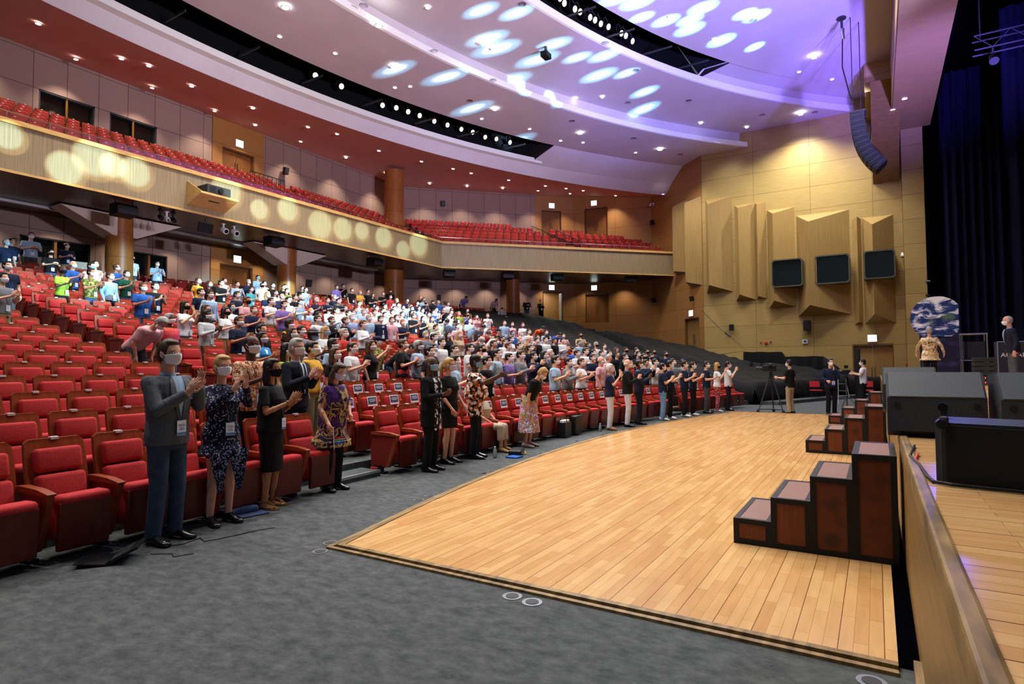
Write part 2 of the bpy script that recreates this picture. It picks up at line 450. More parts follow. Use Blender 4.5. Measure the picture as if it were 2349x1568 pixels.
# audience standing in the rows: row, y, height, top, hair, mask, flags
CROWD = """
1,9.17,1.64,lb,k,w,c
1,10.28,1.64,k,k,w,d
1,13.12,1.67,lb,k,w,c
1,13.74,1.63,g,k,w,cj
1,14.41,1.63,w,br,w,cF
1,15.49,1.68,pk,bd,w,d
1,18.23,1.61,nb,k,n,cuj
1,18.84,1.64,w,k,w,cu
1,20.07,1.65,g,k,w,d
1,20.80,1.63,g,k,w,d
2,6.04,1.63,yg,k,w,dFG
2,6.54,1.67,y,k,w,dF
2,7.03,1.58,k,br,w,dFG
2,9.55,1.67,k,k,w,dF
2,12.00,1.66,lb,k,w,dl
2,12.52,1.57,pu,k,w,p
2,13.02,1.64,g,k,w,cj
2,13.62,1.62,nb,k,w,cuj
2,14.12,1.65,k,k,w,dFG
2,16.71,1.60,nb,k,w,p
2,17.68,1.59,pk,gy,n,d
2,18.69,1.65,k,k,w,d
2,19.95,1.66,w,k,k,d
2,20.45,1.65,w,k,k,d
3,7.33,1.55,kt,bu,w,dF
3,7.83,1.61,lb,k,w,dD
3,8.33,1.55,w,k,w,c
3,8.83,1.61,k,br,w,dFG
3,9.79,1.67,k,br,w,cFk
3,10.29,1.66,lb,gy,w,cD
3,10.79,1.60,k,k,w,dF
3,11.58,1.59,w,k,w,d
3,12.17,1.64,w,k,w,c
3,12.67,1.63,be,k,k,dj
3,15.92,1.57,g,wh,w,d
3,17.42,1.58,w,k,w,c
3,17.92,1.66,w,k,w,cl
3,18.41,1.61,k,k,w,d
3,18.91,1.59,w,k,w,c
3,19.40,1.60,k,k,w,dF
3,19.90,1.56,k,k,n,d
3,21.32,1.60,nb,k,w,c
3,23.32,1.62,nb,k,k,d
4,6.97,1.54,bw,k,w,cFGM
4,7.65,1.66,k,br,w,dFG
4,8.16,1.64,w,ht,b,cFD
4,9.98,1.58,ol,cp,w,u
4,10.58,1.70,k,k,n,b
4,12.23,1.62,w,k,w,d
4,13.96,1.57,pk,cu,n,dF
4,14.46,1.64,k,k,n,d
4,15.18,1.60,w,br,w,d
4,15.68,1.60,w,k,w,d
4,16.28,1.55,nb,k,w,d
4,18.73,1.54,b,k,w,pl
4,21.47,1.58,k,br,n,dFG
4,22.13,1.59,k,k,k,d
4,22.87,1.60,k,k,w,d
4,23.65,1.55,nb,k,k,d
4,24.15,1.54,nb,k,k,d
5,7.64,1.58,k,k,n,d
5,8.63,1.60,g,k,w,c
5,9.29,1.62,w,bl,b,cFG
5,9.85,1.60,r,gy,w,c
5,13.01,1.62,b,k,w,d
5,16.28,1.58,w,br,w,d
5,21.17,1.60,nb,k,b,d
5,21.67,1.63,w,gy,k,d
5,22.23,1.58,w,k,w,d
6,5.74,1.70,pk,gy,w,b
6,6.28,1.55,pkp,gy,w,dD0
6,7.76,1.60,nb,br,w,cM
6,9.04,1.62,kp,k,w,dD
6,13.73,1.56,g,gy,w,d
6,14.23,1.57,w,gy,w,d
6,14.72,1.59,k,k,w,dFG
6,15.22,1.62,be,bl,w,dFG
6,15.72,1.70,g,gy,w,b
6,16.22,1.55,k,k,w,d
6,17.38,1.56,nb,k,w,d
6,17.87,1.57,w,k,w,dF
6,18.37,1.58,be,bd,w,cuj
6,18.87,1.60,be,bd,n,cu
6,19.36,1.57,k,k,w,d
6,19.86,1.61,w,k,w,d
6,20.41,1.57,k,k,n,d
6,20.91,1.62,w,k,w,cl
6,21.99,1.54,lb,br,b,d
7,7.62,1.58,wg,k,w,cDl
7,12.21,1.64,w,br,w,cFl
7,17.89,1.70,w,k,n,b
7,20.68,1.56,lb,k,w,c
7,21.29,1.58,g,cp,k,p
8,7.66,1.64,w,k,k,huFG
8,8.16,1.60,k,br,k,dFG
8,8.66,1.58,w,k,k,cFG
8,11.41,1.57,w,k,w,d
8,11.91,1.58,k,br,w,cFj
8,12.41,1.59,k,br,w,cFl
8,16.26,1.58,w,k,w,d
8,18.57,1.70,r,br,w,b
8,19.07,1.55,be,br,w,d
8,19.56,1.57,nb,cp,n,d
8,20.42,1.55,b,k,b,d
8,20.92,1.56,w,wh,w,d
8,21.42,1.66,w,k,w,d
8,23.68,1.56,pk,k,w,c
8,24.88,1.62,be,br,k,c
9,9.43,1.60,w,k,b,cFG
9,10.08,1.59,nb,br,w,c
9,12.20,1.58,g,k,w,dG
9,13.49,1.60,pl,gy,w,dl
9,14.18,1.64,lb,gy,w,d
9,14.68,1.62,nb,k,w,dj
9,15.17,1.62,pk,br,w,d
9,15.67,1.56,nb,rd,w,pFx
9,18.42,1.57,pk,k,w,d
9,23.80,1.55,lb,k,w,p
9,24.29,1.70,b,k,n,b
10,4.90,1.57,g,k,w,c
10,10.50,1.62,pk,br,k,cM
10,11.73,1.61,pu,k,w,c
10,13.67,1.57,w,k,w,cl
10,14.17,1.62,w,k,w,cl
10,16.30,1.61,w,k,w,dFG
10,18.47,1.59,be,k,k,d
10,20.46,1.70,g,k,n,b
10,21.05,1.62,w,k,w,d
11,8.16,1.61,b,br,w,cM
11,9.98,1.61,lb,k,w,dMl
11,11.95,1.58,w,k,w,c
11,14.17,1.61,w,cp,k,cl
11,14.67,1.64,w,cp,k,dl
11,15.17,1.55,w,k,w,cl
11,15.66,1.63,lb,gy,w,c
11,16.16,1.64,w,k,w,c
11,16.66,1.58,w,k,w,cl
11,18.07,1.63,k,cu,w,cM
11,18.57,1.54,k,k,w,cFG
11,19.06,1.56,be,br,w,cFG
11,19.55,1.70,lb,k,w,b
11,20.05,1.70,lb,k,w,b
11,20.54,1.53,w,k,w,cu
11,21.24,1.61,lb,k,w,c
11,23.41,1.63,lb,k,w,d
11,23.91,1.59,pk,k,w,dFG
11,24.64,1.59,w,mr,w,dF
11,25.58,1.70,o,k,w,b
12,8.95,1.58,k,k,w,c
12,10.26,1.55,nb,k,w,d
12,11.42,1.58,nb,k,w,c
12,13.27,1.58,w,k,w,c
12,15.63,1.59,w,k,w,d
12,16.13,1.56,lb,k,w,c
12,16.63,1.59,w,k,b,c
12,17.41,1.60,tl,k,w,p
12,17.91,1.60,w,k,w,c
12,18.41,1.54,w,k,w,cl
12,18.90,1.63,lb,k,w,cFG
12,19.86,1.63,w,k,w,c
12,20.98,1.58,w,k,w,c
13,5.91,1.59,nb,k,w,d
13,13.15,1.60,nb,bl,w,cFGx
13,14.44,1.54,g,k,b,p
13,14.94,1.70,lb,bd,w,cs0
13,17.98,1.60,w,k,w,c
13,19.94,1.54,o,k,w,d
13,22.07,1.57,w,k,w,c
13,23.77,1.59,pk,k,w,cuF
14,7.45,1.56,yg,br,k,cFD
14,8.15,1.59,ol,k,w,cM
14,8.65,1.55,lb,br,w,dl
14,14.39,1.60,nb,bd,w,cj
14,14.93,1.62,k,k,w,p
14,15.90,1.59,nb,wh,w,cFx
14,16.40,1.63,nb,k,w,c
14,16.90,1.63,k,k,w,c
14,17.92,1.61,lb,k,w,cl
14,19.28,1.60,w,k,w,p
14,19.79,1.55,w,k,w,c
14,20.29,1.63,lb,k,w,c
14,20.79,1.62,b,k,w,c
14,21.39,1.57,w,k,w,cl
14,22.06,1.54,b,k,w,c
14,23.17,1.61,k,k,w,c
14,23.66,1.57,yg,bl,w,d
14,24.22,1.54,b,k,k,cuFx
14,25.58,1.58,w,bl,w,c
15,9.54,1.58,gn,k,w,c
15,12.20,1.57,k,br,w,dFG
15,14.78,1.62,w,k,w,cF
15,15.85,1.57,w,k,w,c
15,17.73,1.58,gn,k,w,c
15,20.87,1.62,w,k,w,d
15,21.62,1.61,lb,k,w,c
15,22.12,1.55,lb,k,w,d
15,23.19,1.56,w,k,w,c
15,23.69,1.63,k,br,w,cu
15,24.18,1.60,k,k,k,c
16,8.45,1.58,b,bd,w,c
16,8.95,1.60,w,k,b,d
16,12.35,1.55,y,br,w,dFG
16,13.20,1.56,k,k,w,p
16,14.40,1.55,tl,k,w,p
16,18.24,1.59,nb,gy,w,d
16,22.44,1.54,w,k,w,d
16,26.23,1.54,k,k,w,c
17,9.46,1.60,w,k,w,c
17,10.11,1.57,b,cu,w,c
17,14.44,1.60,lb,k,w,cl
17,16.62,1.54,ol,k,w,p
17,22.55,1.63,w,bl,w,cl
17,23.83,1.58,nb,k,w,d
18,14.48,1.59,w,k,w,cl
18,16.13,1.57,w,k,k,d
18,16.63,1.62,k,k,w,d
18,17.13,1.59,k,k,w,d
18,18.23,1.60,lb,k,w,c
18,24.08,1.57,nb,k,w,d
18,25.28,1.55,nb,k,k,c
18,25.77,1.61,k,k,w,dD
18,26.84,1.60,w,k,w,d
19,16.13,1.56,nb,gy,w,cj
19,16.86,1.57,w,k,w,d
19,17.86,1.53,k,k,w,d
19,18.75,1.54,k,k,w,d
19,22.75,1.55,k,k,n,pFG
19,23.85,1.57,r,br,w,dFG
19,26.06,1.60,lb,k,b,p
19,27.08,1.53,b,bd,w,d
19,27.57,1.53,g,k,n,dD
20,9.29,1.53,k,k,k,p
20,22.26,1.61,k,k,w,d
20,22.76,1.53,y,bd,w,p
20,23.25,1.62,k,k,n,d
20,24.21,1.59,k,k,w,p
20,26.71,1.61,k,rd,w,cFG
21,8.33,1.58,nb,gy,b,d
21,13.33,1.55,lb,k,w,c
21,17.79,1.61,pl,k,b,pl
21,22.10,1.58,pu,k,w,d
21,33.90,1.70,g,bd,k,s
22,8.80,1.57,nb,k,n,d
22,12.83,1.54,w,k,k,d
22,23.24,1.58,k,k,w,cu
22,26.34,1.58,k,k,w,dD
23,9.69,1.79,lb,br,w,p
23,10.87,1.60,nb,cu,w,p
23,32.67,1.70,pu,k,n,b
23,35.21,1.70,pk,k,n,b
23,38.08,1.74,k,k,n,pl
23,39.32,1.72,k,k,n,cl
"""

# ------------------------------------------------------------------ room shell
def wall(name, pts, z0, z1, mat, t=.25, holes=None, struct_name=True, label=None):
    """vertical wall along plan points, UV in metres, thickened outward (to the left of travel)"""
    mb = MB()
    uvs = []
    u = 0
    for (a, b) in zip(pts, pts[1:]):
        a, b = Vector((*a, 0)), Vector((*b, 0))
        L = (b-a).length
        d = (b-a)/L
        nrm = Vector((-d.y, d.x, 0))*t
        segs = [(0, L, z0, z1)]
        hs = [h for h in (holes or []) if h[0] < u+L and h[1] > u]
        if hs:
            segs = []
            cur = 0
            for h0, h1, hz0, hz1 in sorted(hs):
                segs.append((cur, h0-u, z0, z1))
                if hz0 > z0+.01:
                    segs.append((h0-u, h1-u, z0, hz0))
                if hz1 < z1-.01:
                    segs.append((h0-u, h1-u, hz1, z1))
                cur = h1-u
            segs.append((cur, L, z0, z1))
        for s0, s1, y0, y1 in segs:
            if s1-s0 < .001:
                continue
            p, q = a+d*s0, a+d*s1
            vs = [(p.x, p.y, y0), (q.x, q.y, y0), (q.x, q.y, y1), (p.x, p.y, y1)]
            vs += [(x+nrm.x, y+nrm.y, z) for x, y, z in vs]
            mb.add(vs, [(0, 1, 2, 3), (7, 6, 5, 4), (0, 4, 5, 1), (1, 5, 6, 2), (2, 6, 7, 3), (3, 7, 4, 0)])
            k = [(u+s0, y0), (u+s1, y0), (u+s1, y1), (u+s0, y1)]
            for f in [(0, 1, 2, 3), (7, 6, 5, 4), (0, 4, 5, 1), (1, 5, 6, 2), (2, 6, 7, 3), (3, 7, 4, 0)]:
                uvs += [k[i % 4] for i in f]
        u += L
    me = mb.mesh(name, mat)
    ul = me.uv_layers.new(name='UVMap')
    for i, c in enumerate(uvs):
        ul.data[i].uv = c
    o = link(name, me)
    if struct_name:
        o['kind'] = 'structure'
    if label:
        o['label'] = label
    return o
def planar_uv(me, fu, fv):
    ul = me.uv_layers.new(name='UVMap')
    for lp in me.loops:
        co = me.vertices[lp.vertex_index].co
        ul.data[lp.index].uv = (fu(co), fv(co))

# plan of the hall
RC, RY, R1 = 53.4, 9.0, 60.0         # seating circle: centre and front row radius
def rowx(d, y):
    return RC-sqrt((R1+d)**2-(y-RY)**2)
def rowz(k):
    return .17*k+.0018*k*k
RP = .93
NR = 24
BW = -29.0
# floor
mb = MB()
mb.box(-31, .14, -16, 42.8, -.3, 0)
fl = struct('floor', mb, m_carpet, 'grey mottled carpet of the hall')
# maple floor in front of the stage
wf = []
for i in range(41):
    y = 3.8+i*(21.2-3.8)/40
    s = (28.8-sqrt(34**2-(y-12.5)**2))
    wf.append((s, y))
mb = MB()
poly = [(.06, 3.8), *wf, (.06, 21.2)]
poly = poly[::-1]
mb.prism(poly, 0.001, .022)
me = fixn(mb.mesh('floor_maple', m_floorw))
planar_uv(me, lambda c: c.x, lambda c: c.y)
o = link('floor_maple', me)
o['kind'] = 'structure'
o['label'] = 'polished maple strip floor curving in front of the stage'
mb = MB()
for off, z1, wd in ((0, .03, .05), (.075, .018, .04)):
    edge = [(x-off, y) for x, y in wf]
    pl = [(.06, 3.8-off)]+[(edge[0][0], 3.8-off)]+edge[1:-1]+[(edge[-1][0], 21.2+off), (.06, 21.2+off)]
    inn = [(.06, 3.8-off-wd)]+[(edge[0][0]-wd, 3.8-off-wd)]+[(x-wd, y) for x, y in edge[1:-1]]+[(edge[-1][0]-wd, 21.2+off+wd), (.06, 21.2+off+wd)]
    n = len(pl)
    vs = [(x, y, .0) for x, y in pl]+[(x, y, .0) for x, y in inn]+[(x, y, z1) for x, y in pl]+[(x, y, z1) for x, y in inn]
    fs = []
    for i in range(n-1):
        fs += [(2*n+i, 2*n+i+1, 3*n+i+1, 3*n+i), (n+i, n+i+1, 3*n+i+1, 3*n+i), (i, i+1, 2*n+i+1, 2*n+i)]
    mb.add(vs, fs)
struct('trim_floor_edge', mb, m_ledge, 'worn oak edging around the maple floor')

# seating tiers: one block per row, the front edge is the riser
def sector(mb, d0, d1, y0, y1, z0, z1, n=24):
    vs, fs = [], []
    for i in range(n+1):
        y = y0+(y1-y0)*i/n
        xa, xb = rowx(d0, y), max(rowx(d1, y), BW-.5)
        vs += [(xa, y, z0), (xb, y, z0), (xb, y, z1), (xa, y, z1)]
    for i in range(n):
        a, b = i*4, i*4+4
        for q in range(4):
            fs.append((a+q, b+q, b+(q+1) % 4, a+(q+1) % 4))
    fs += [(0, 1, 2, 3), (n*4+3, n*4+2, n*4+1, n*4)]
    mb.add(vs, fs)
mb = MB()
for k in range(1, NR+1):
    d0 = RP*k-.80
    d1 = RP*(k+1)-.80+.02 if k < NR else 30
    sector(mb, d0, d1, -14, 43, 0, rowz(k))
tiers = struct('floor_tiers', mb, m_carpet, 'carpeted tiers the rows of seats stand on')
mb = MB()
for k in range(1, NR+1):            # steps in the aisles, halving each riser
    for ya in (5.52, 18.45):
        sector(mb, RP*k-.80-.42, RP*k-.80+.01, ya+.05, ya+1.0, rowz(k-1), (rowz(k)+rowz(k-1))/2, 2)
m_step = noisy('aisle_step_carpet', '3c4446', '4a5254', 6, .9)
struct('floor_aisle_steps', mb, m_step, 'half height steps in the aisles')
mb = MB()
for k in range(1, NR+1):
    for ya in (5.52, 18.45):
        for dd, zz in ((RP*k-.80-.42, (rowz(k)+rowz(k-1))/2), (RP*k-.80, rowz(k))):
            sector(mb, dd-.004, dd+.035, ya+.05, ya+1.0, zz-.03, zz+.006, 2)
struct('trim_step_nosing', mb, m_metal, 'metal nosings of the aisle steps')

# stage
mb = MB()
stz = 1.0
mb.box(.2, 14, -2.5, 36.4, stz-.06, stz)
me = fixn(mb.mesh('floor_stage', m_stagew))
planar_uv(me, lambda c: c.x, lambda c: c.y)
o = link('floor_stage', me)
o['kind'] = 'structure'
o['label'] = 'maple boards of the raised stage'
mb = MB()
mb.box(.16, .35, -2.5, 36.4, -.1, stz-.07)
me = fixn(mb.mesh('wall_stage_front', noisy('stage_front_oak', '87693a', '765a30', 3, .45, stretch=(1, .6, 9))))
planar_uv(me, lambda c: c.y, lambda c: c.z)
o = link('wall_stage_front', me)
o['kind'] = 'structure'
o['label'] = 'oak front face of the stage'
mb = MB()
mb.rbox((.178, 17, stz-.045), (.028, 19.5, .058), bev=.012, seg=2)
mb.box(.125, .165, 2.0, 3.75, .0, .075)
struct('trim_stage_nosing', mb, m_ledge, 'worn oak nosing along the stage edge')
mb = MB()
mb.box(.06, .158, 3.8, 21.2, .0, .012)  # solid black strip: the shade of the gap is put into its colour
struct('trim_gap_shade', mb, m_void, 'black strip painted as the shaded gap between maple floor and stage')

# walls, lower and upper run as one; doors and windows are cut as holes
DL, DU = (18.35, 20.25), (18.4, 20.3)
zf_low, zf_up = 4.86, 11.15
yS = 7.0-22.0
P0 = (BW, yS)
P1 = (BW, 32.4)
P2 = (-19.6, 41.6)
P3 = (-13.9, 42.6)
P4 = (-9.24, 38.5)
P5 = (1.5, 38.5)
def uy(y):
    return y-yS
PM = (-21.9, 39.36)
ZM = 7.9
wall('wall_back', [P0, P1], 0, ZM, m_beige, .4, [(uy(9.9), uy(12.4), 5.6, 6.95), (uy(14.1), uy(15.7), 5.6, 6.95), (uy(DL[0]), uy(DL[1]), zf_low, 7.0)], label='beige acoustic panelled back wall under the balcony')
wall('wall_back_upper', [P0, P1], ZM, 15.6, m_beige, .4, [(uy(10.4), uy(12.45), 11.6, 13.05), (uy(13.05), uy(15.1), 11.6, 13.05), (uy(DU[0]), uy(DU[1]), zf_up, 13.2)], label='beige acoustic panelled back wall of the balcony')
wall('wall_corner', [P1, PM], 0, ZM, m_beige, .4, label='beige panelled corner wall under the balcony')
wall('wall_corner_upper', [P1, PM], ZM, 15.6, m_beige, .4, label='beige panelled corner wall of the balcony')
wall('wall_doors_left', [PM, P2], 0, ZM, m_goldwarm, .4, [(.55, 2.15, zf_low, 7.25)], label='oak panelled wall with the open doorway')
wall('wall_doors_left_upper', [PM, P2], ZM, 15.6, m_goldwarm, .4, [(.5, 2.1, zf_up, 13.5)], label='oak panelled wall beside the balcony stairs')
wall('wall_doors_right', [P2, P3], 0, ZM, m_goldwarm, .4, [(.72, 2.55, zf_low, 7.1)], label='oak panelled wall with the closed double door')
wall('wall_doors_right_upper', [P2, P3], ZM, 15.6, m_goldwarm, .4, [(.72, 2.55, zf_up, 13.65)], label='oak panelled wall of the upper double door')
wall('wall_angled', [P3, P4], 0, 20, m_goldwarm, .4, [(4.07, 5.7, 2.17, 4.7)], label='angled oak panelled wall')
wall('wall_side', [P4, P5], 0, 20, m_gold, .4, [(9.24-1.12, 9.24+.84, 0, 2.72)], label='golden oak panelled side wall')
wall('wall_proscenium', [(1.42, 38.0), (2.9, 38.0), (2.9, 39)], 0, 20, m_gold, .5, label='golden oak pilaster at the edge of the stage opening')
# oak bays around the balcony and stalls doors of the back wall
for nm, y0, y1, dy, z0, z1, zt in (('wall_door_bay', 17.85, 21.0, DL, 4.6, ZM, 7.0), ('wall_door_bay_upper', 17.85, 20.9, DU, 10.6, 14.75, 13.2)):
    wall(nm, [(BW+.05, y0), (BW+.05, y1)], z0, z1, m_goldwarm, .048, [(dy[0]-y0, dy[1]-y0, z0, zt)], label='oak bay around the double door')

def along(a, b, u, off=0):
    a, b = Vector((*a, 0)), Vector((*b, 0))
    d = (b-a).normalized()
    return a+d*u+Vector((d.y, -d.x, 0))*off, d
# recessed doors
def door(n, a, b, u0, u1, z0, z1, open_=False, mat=m_door, label=None):
    p, d = along(a, b, u0, -.22)
    wd = u1-u0
    ang = atan2(d.y, d.x)
    r = thing('door_%d' % n, label, None, (p.x, p.y, z0), ang)
    del_cat = r.get('category')
    r['kind'] = 'structure'
    fr = MB()
    t = .06
    h = z1-z0
    fr.box(0, t, -.22, .04, 0, h)
    fr.box(wd-t, wd, -.22, .04, 0, h)
    fr.box(t, wd-t, -.22, .04, h-t, h)
    obj('door_frame', fr, m_goldwarm if not open_ else m_black, r)
    for s in (0, 1):
        lw = (wd-2*t)/2-.005
        lf = MB()
        if open_:
            lf.box(0, lw, -.02, .02, .01, h-t-.01)
        else:
            x0 = t+s*(lw+.01)
            lf.box(x0, x0+lw, -.02, .02, .01, h-t-.01)
        l = obj('door_leaf', lf, mat, r)
        if open_:
            l.location = (t if s == 0 else wd-t, -.05, 0)
            l.rotation_euler = (0, 0, radians(96 if s == 0 else 86))
        hb = MB()
        x = (lw-.07 if open_ else t+(lw-.07 if s == 0 else lw+.08))
        hb.tube([(x, -.07, .75), (x, -.07, 1.45)], .014, 8)
        hb.tube([(x, -.02, .85), (x, -.07, .85)], .01, 6)
        hb.tube([(x, -.02, 1.35), (x, -.07, 1.35)], .01, 6)
        hh = obj('door_handle', hb, m_dark, l)
    return r
door(1, P0, P1, uy(DL[0]), uy(DL[1]), zf_low, 7.0, label='brown double door of the stalls back wall')
door(2, P0, P1, uy(DU[0]), uy(DU[1]), zf_up, 13.2, label='brown double door of the balcony back wall')
door(3, PM, P2, .55, 2.15, zf_low, 7.25, True, label='open double door at the back corner of the stalls')
door(4, PM, P2, .5, 2.1, zf_up, 13.5, label='oak double door beside the balcony stairs')
door(5, P2, P3, .72, 2.55, zf_low, 7.1, label='closed oak double door of the stalls')
door(6, P2, P3, .72, 2.55, zf_up, 13.65, label='oak double door of the balcony with long bar handles')
m_gdoor = noisy('golden_door_veneer', '9c7840', '8b6a38', 4, .5, stretch=(9, 9, .6))
door(7, P3, P4, 4.07, 5.7, 2.17, 4.7, mat=m_gdoor, label='double door in the angled oak wall')
door(8, P4, P5, 8.12, 10.08, 0, 2.72, mat=m_gdoor, label='wide double door in the side wall by the stage')
# lobby behind the open door
mb = MB()
p, d = along(PM, P2, -.6, -.4)
q, _ = along(PM, P2, 3.2, -.4)
n = Vector((-d.y, d.x, 0))
for a, b in ((p, p+n*2.4), (p+n*2.4, q+n*2.4), (q+n*2.4, q)):
    mb.add([(a.x, a.y, zf_low-.02), (b.x, b.y, zf_low-.02), (b.x, b.y, 7.6), (a.x, a.y, 7.6)], [(0, 1, 2, 3)])
for z in (zf_low-.02, 7.6):
    mb.add([(v.x, v.y, z) for v in (p, q, q+n*2.4, p+n*2.4)], [(0, 1, 2, 3)])
struct('wall_lobby', mb, m_door, 'oak lined lobby behind the open door')
lw = MB()
cc = p+(q-p)*.30+n*2.33
lw.obox((cc.x, cc.y, zf_low+1.2), d*.55, n*.02, (0, 0, 1.2))
struct('window_lobby', lw, M('lobby_daylight', 'dff4f4', .5, emit='c8fbff', es=2.2), 'bright lobby window seen through the open door')
c = (p+q)/2+n*1.3
area('lobby_lamp', (c.x, c.y, 7.5), (c.x, c.y, 5), 90, 1.4, 1.4, (.85, 1, 1))

# control room windows in the back wall
def strip_window(n, y0, y1, z0, z1, k, rounded=False):
    r = thing('window_%d' % n, None, None, (BW, y0, z0))
    r['kind'] = 'structure'
    wd, h = y1-y0, z1-z0
    fr = MB()
    fr.box(-.3, -.02, -.0, .06, 0, h)
    fr.box(-.3, -.02, wd-.06, wd, 0, h)
    fr.box(-.3, -.02, 0, wd, h-.06, h)
    fr.box(-.3, -.02, 0, wd, 0, .06)
    obj('window_frame', fr, m_dark if not rounded else m_black, r)
    for i in range(1, k):
        c = wd*i/k
        mu = MB()
        if rounded:
            mu.box(-.26, -.08, c-.05, c+.05, .05, h-.05)
        else:
            mu.tube([(-.1, c, .03), (-.1, c, h-.03)], .05, 10)
        obj('mullion', mu, m_brass if not rounded else m_door, r)
    gl = MB()
    gl.box(-.26, -.25, .03, wd-.03, .03, h-.03)
    obj('pane', gl, m_glass, r)
    return r
strip_window(1, 9.9, 12.4, 5.6, 6.95, 2, True)['label'] = 'dark control room window behind the left rows'
strip_window(2, 14.1, 15.7, 5.6, 6.95, 2, True)['label'] = 'dark control room window right of the first lower column'
strip_window(3, 10.4, 12.45, 11.6, 13.05, 2)['label'] = 'left black window over the balcony seats'
strip_window(4, 13.05, 15.1, 11.6, 13.05, 2)['label'] = 'right black window over the balcony seats'

# folded oak sound reflectors on the side wall: (xL, xR, ridge x, depth, z bottom, z top, z ridge bottom, z ridge top)
FINS = [(-9.02, -7.42, -8.72, .75, 6.12, 12.1, 6.55, 11.6), (-7.26, -6.08, -6.95, .6, 5.52, 11.45, 5.85, 11.15), (-6.06, -5.47, -5.93, .35, 5.57, 11.43, 5.72, 11.3),
        (-5.39, -3.91, -5.0, .75, 4.98, 10.9, 5.35, 10.5), (-3.81, -1.09, -3.1, 1.1, 4.4, 10.35, 4.95, 9.7),
        (-.97, -.54, -.72, .3, 3.83, 9.72, 3.95, 9.85), (-.48, 1.0, .0, .8, 3.83, 9.78, 4.3, 9.2)]
def fin(vs6, name, label):
    mb = MB()
    mb.add(vs6, [(0, 1, 4, 3), (1, 2, 5, 4), (0, 2, 1), (3, 4, 5), (0, 3, 5, 2)])
    me = fixn(mb.mesh(name, m_goldv))
    planar_uv(me, lambda c: c.x*.8+c.y*.6, lambda c: c.z)
    o = link(name, me)
    o['kind'] = 'structure'
    o['label'] = label
for i, (xl, xr, xm, dp, zb, zt, zrb, zrt) in enumerate(FINS):
    fin([(xl, 38.5, zb), (xm, 38.5-dp, zrb), (xr, 38.5, zb), (xl, 38.5, zt), (xm, 38.5-dp, zrt), (xr, 38.5, zt)], 'trim_%d' % (i+1),
        'folded oak sound reflector, %s from the left on the side wall' % ORD[i+1])
for i, (u0, u1, um, dp, zb, zt, zrb, zrt) in enumerate([(3.3, 4.7, 3.5, .45, 7.7, 12.6, 7.95, 12.3), (4.85, 6.1, 5.0, .5, 6.7, 12.4, 7.0, 12.2)]):
    a, _ = along(P3, P4, u0)
    b, _ = along(P3, P4, u1)
    c, _ = along(P3, P4, um, dp)
    fin([(a.x, a.y, zb), (c.x, c.y, zrb), (b.x, b.y, zb), (a.x, a.y, zt), (c.x, c.y, zrt), (b.x, b.y, zt)], 'trim_%d' % (i+8),
        'folded oak sound reflector on the angled wall, %s one' % ('farther', 'nearer')[i])
# three rounded control windows standing out of the reflectors
def rrect(w, h, r, n=5):
    pts = []
    for cx, cy, a0 in ((w-r, r, -pi/2), (w-r, h-r, 0), (r, h-r, pi/2), (r, r, pi)):
        for i in range(n+1):
            a = a0+pi/2*i/n
            pts.append((cx+r*cos(a), cy+r*sin(a)))
    return pts
for i, (x0, x1, z0, z1, dp) in enumerate([(-5.12, -3.46, 6.1, 7.72, .85), (-2.85, -1.1, 6.1, 7.72, .95), (-.45, 1.02, 6.2, 7.75, .92)]):
    r = thing('window_%d' % (5+i), '%s rounded dark window of the side wall' % ('left', 'middle', 'right')[i], None, (x0, 38.5, z0))
    r['kind'] = 'structure'
    wd, h = x1-x0, z1-z0
    out = rrect(wd, h, .16)
    inn = [(.07+u*(wd-.14)/wd, .07+v*(h-.14)/h) for u, v in out]
    fr = MB()
    n = len(out)
    vs = [(u, -dp, v) for u, v in out]+[(u, -dp, v) for u, v in inn]+[(u, 0, v) for u, v in out]+[(u, -dp+.06, v) for u, v in inn]
    fs = []
    for j in range(n):
        k = (j+1) % n
        fs += [(j, k, n+k, n+j), (j, 2*n+j, 2*n+k, k), (n+j, n+k, 3*n+k, 3*n+j)]
    fr.add(vs, fs)
    obj('window_frame', fr, M('grey_window_frame', '4a4a40', .4), r)
    gl = MB()
    gl.extr([(u, v) for u, v in inn], (0, -dp+.06, 0), (1, 0, 0), (0, 0, 1), (0, -.01, 0))
    obj('pane', gl, m_glass, r)

# ------------------------------------------------------------------ ceilings: curved bands centred on the hall axis
CY = 12.5
def arcx(c, R, y):
    return c-sqrt(max(R*R-(y-CY)**2, .01))
def band(name, prof, mat, y0=-14, y1=41, n=48, label=None, t=0):
    """prof: list of (c, R, z, dx) swept along y"""
    mb = MB()
    vs, fs = [], []
    m = len(prof)
    for i in range(n+1):
        y = y0+(y1-y0)*i/n
        for c, R, z, dx in prof:
            x = arcx(c, R, y)+dx
            vs.append((max(x, BW+.0) if x < BW else x, y, z))
    for i in range(n):
        for j in range(m-1):
            fs.append((i*m+j, i*m+j+1, (i+1)*m+j+1, (i+1)*m+j))
    mb.add(vs, fs)
    me = mb.mesh(name, mat)
    smooth_angle(me, 25)
    o = link(name, me)
    o['kind'] = 'structure'
    if label:
        o['label'] = label
    return o
DE = (20.92, 44.08)
LO2 = (18.96, 41.55)
UP2 = (19.58, 40.88)
CV = (21.3, 38.1)
LP1 = (23.22, 35.4)
UP1 = (23.11, 34.09)
band('ceiling_balcony', [(*DE, 14.62, -12), (*DE, 14.62, -6.5), (*DE, 13.6, 0)], m_ceilw, -14, 43, label='warm brown ceiling over the balcony seats')
band('ceiling_rear', [(*DE, 13.6, 0), (*LO2, 14.2, -.35)], m_ceil, -14, 43, label='pale sloping ceiling band in front of the balcony ceiling')
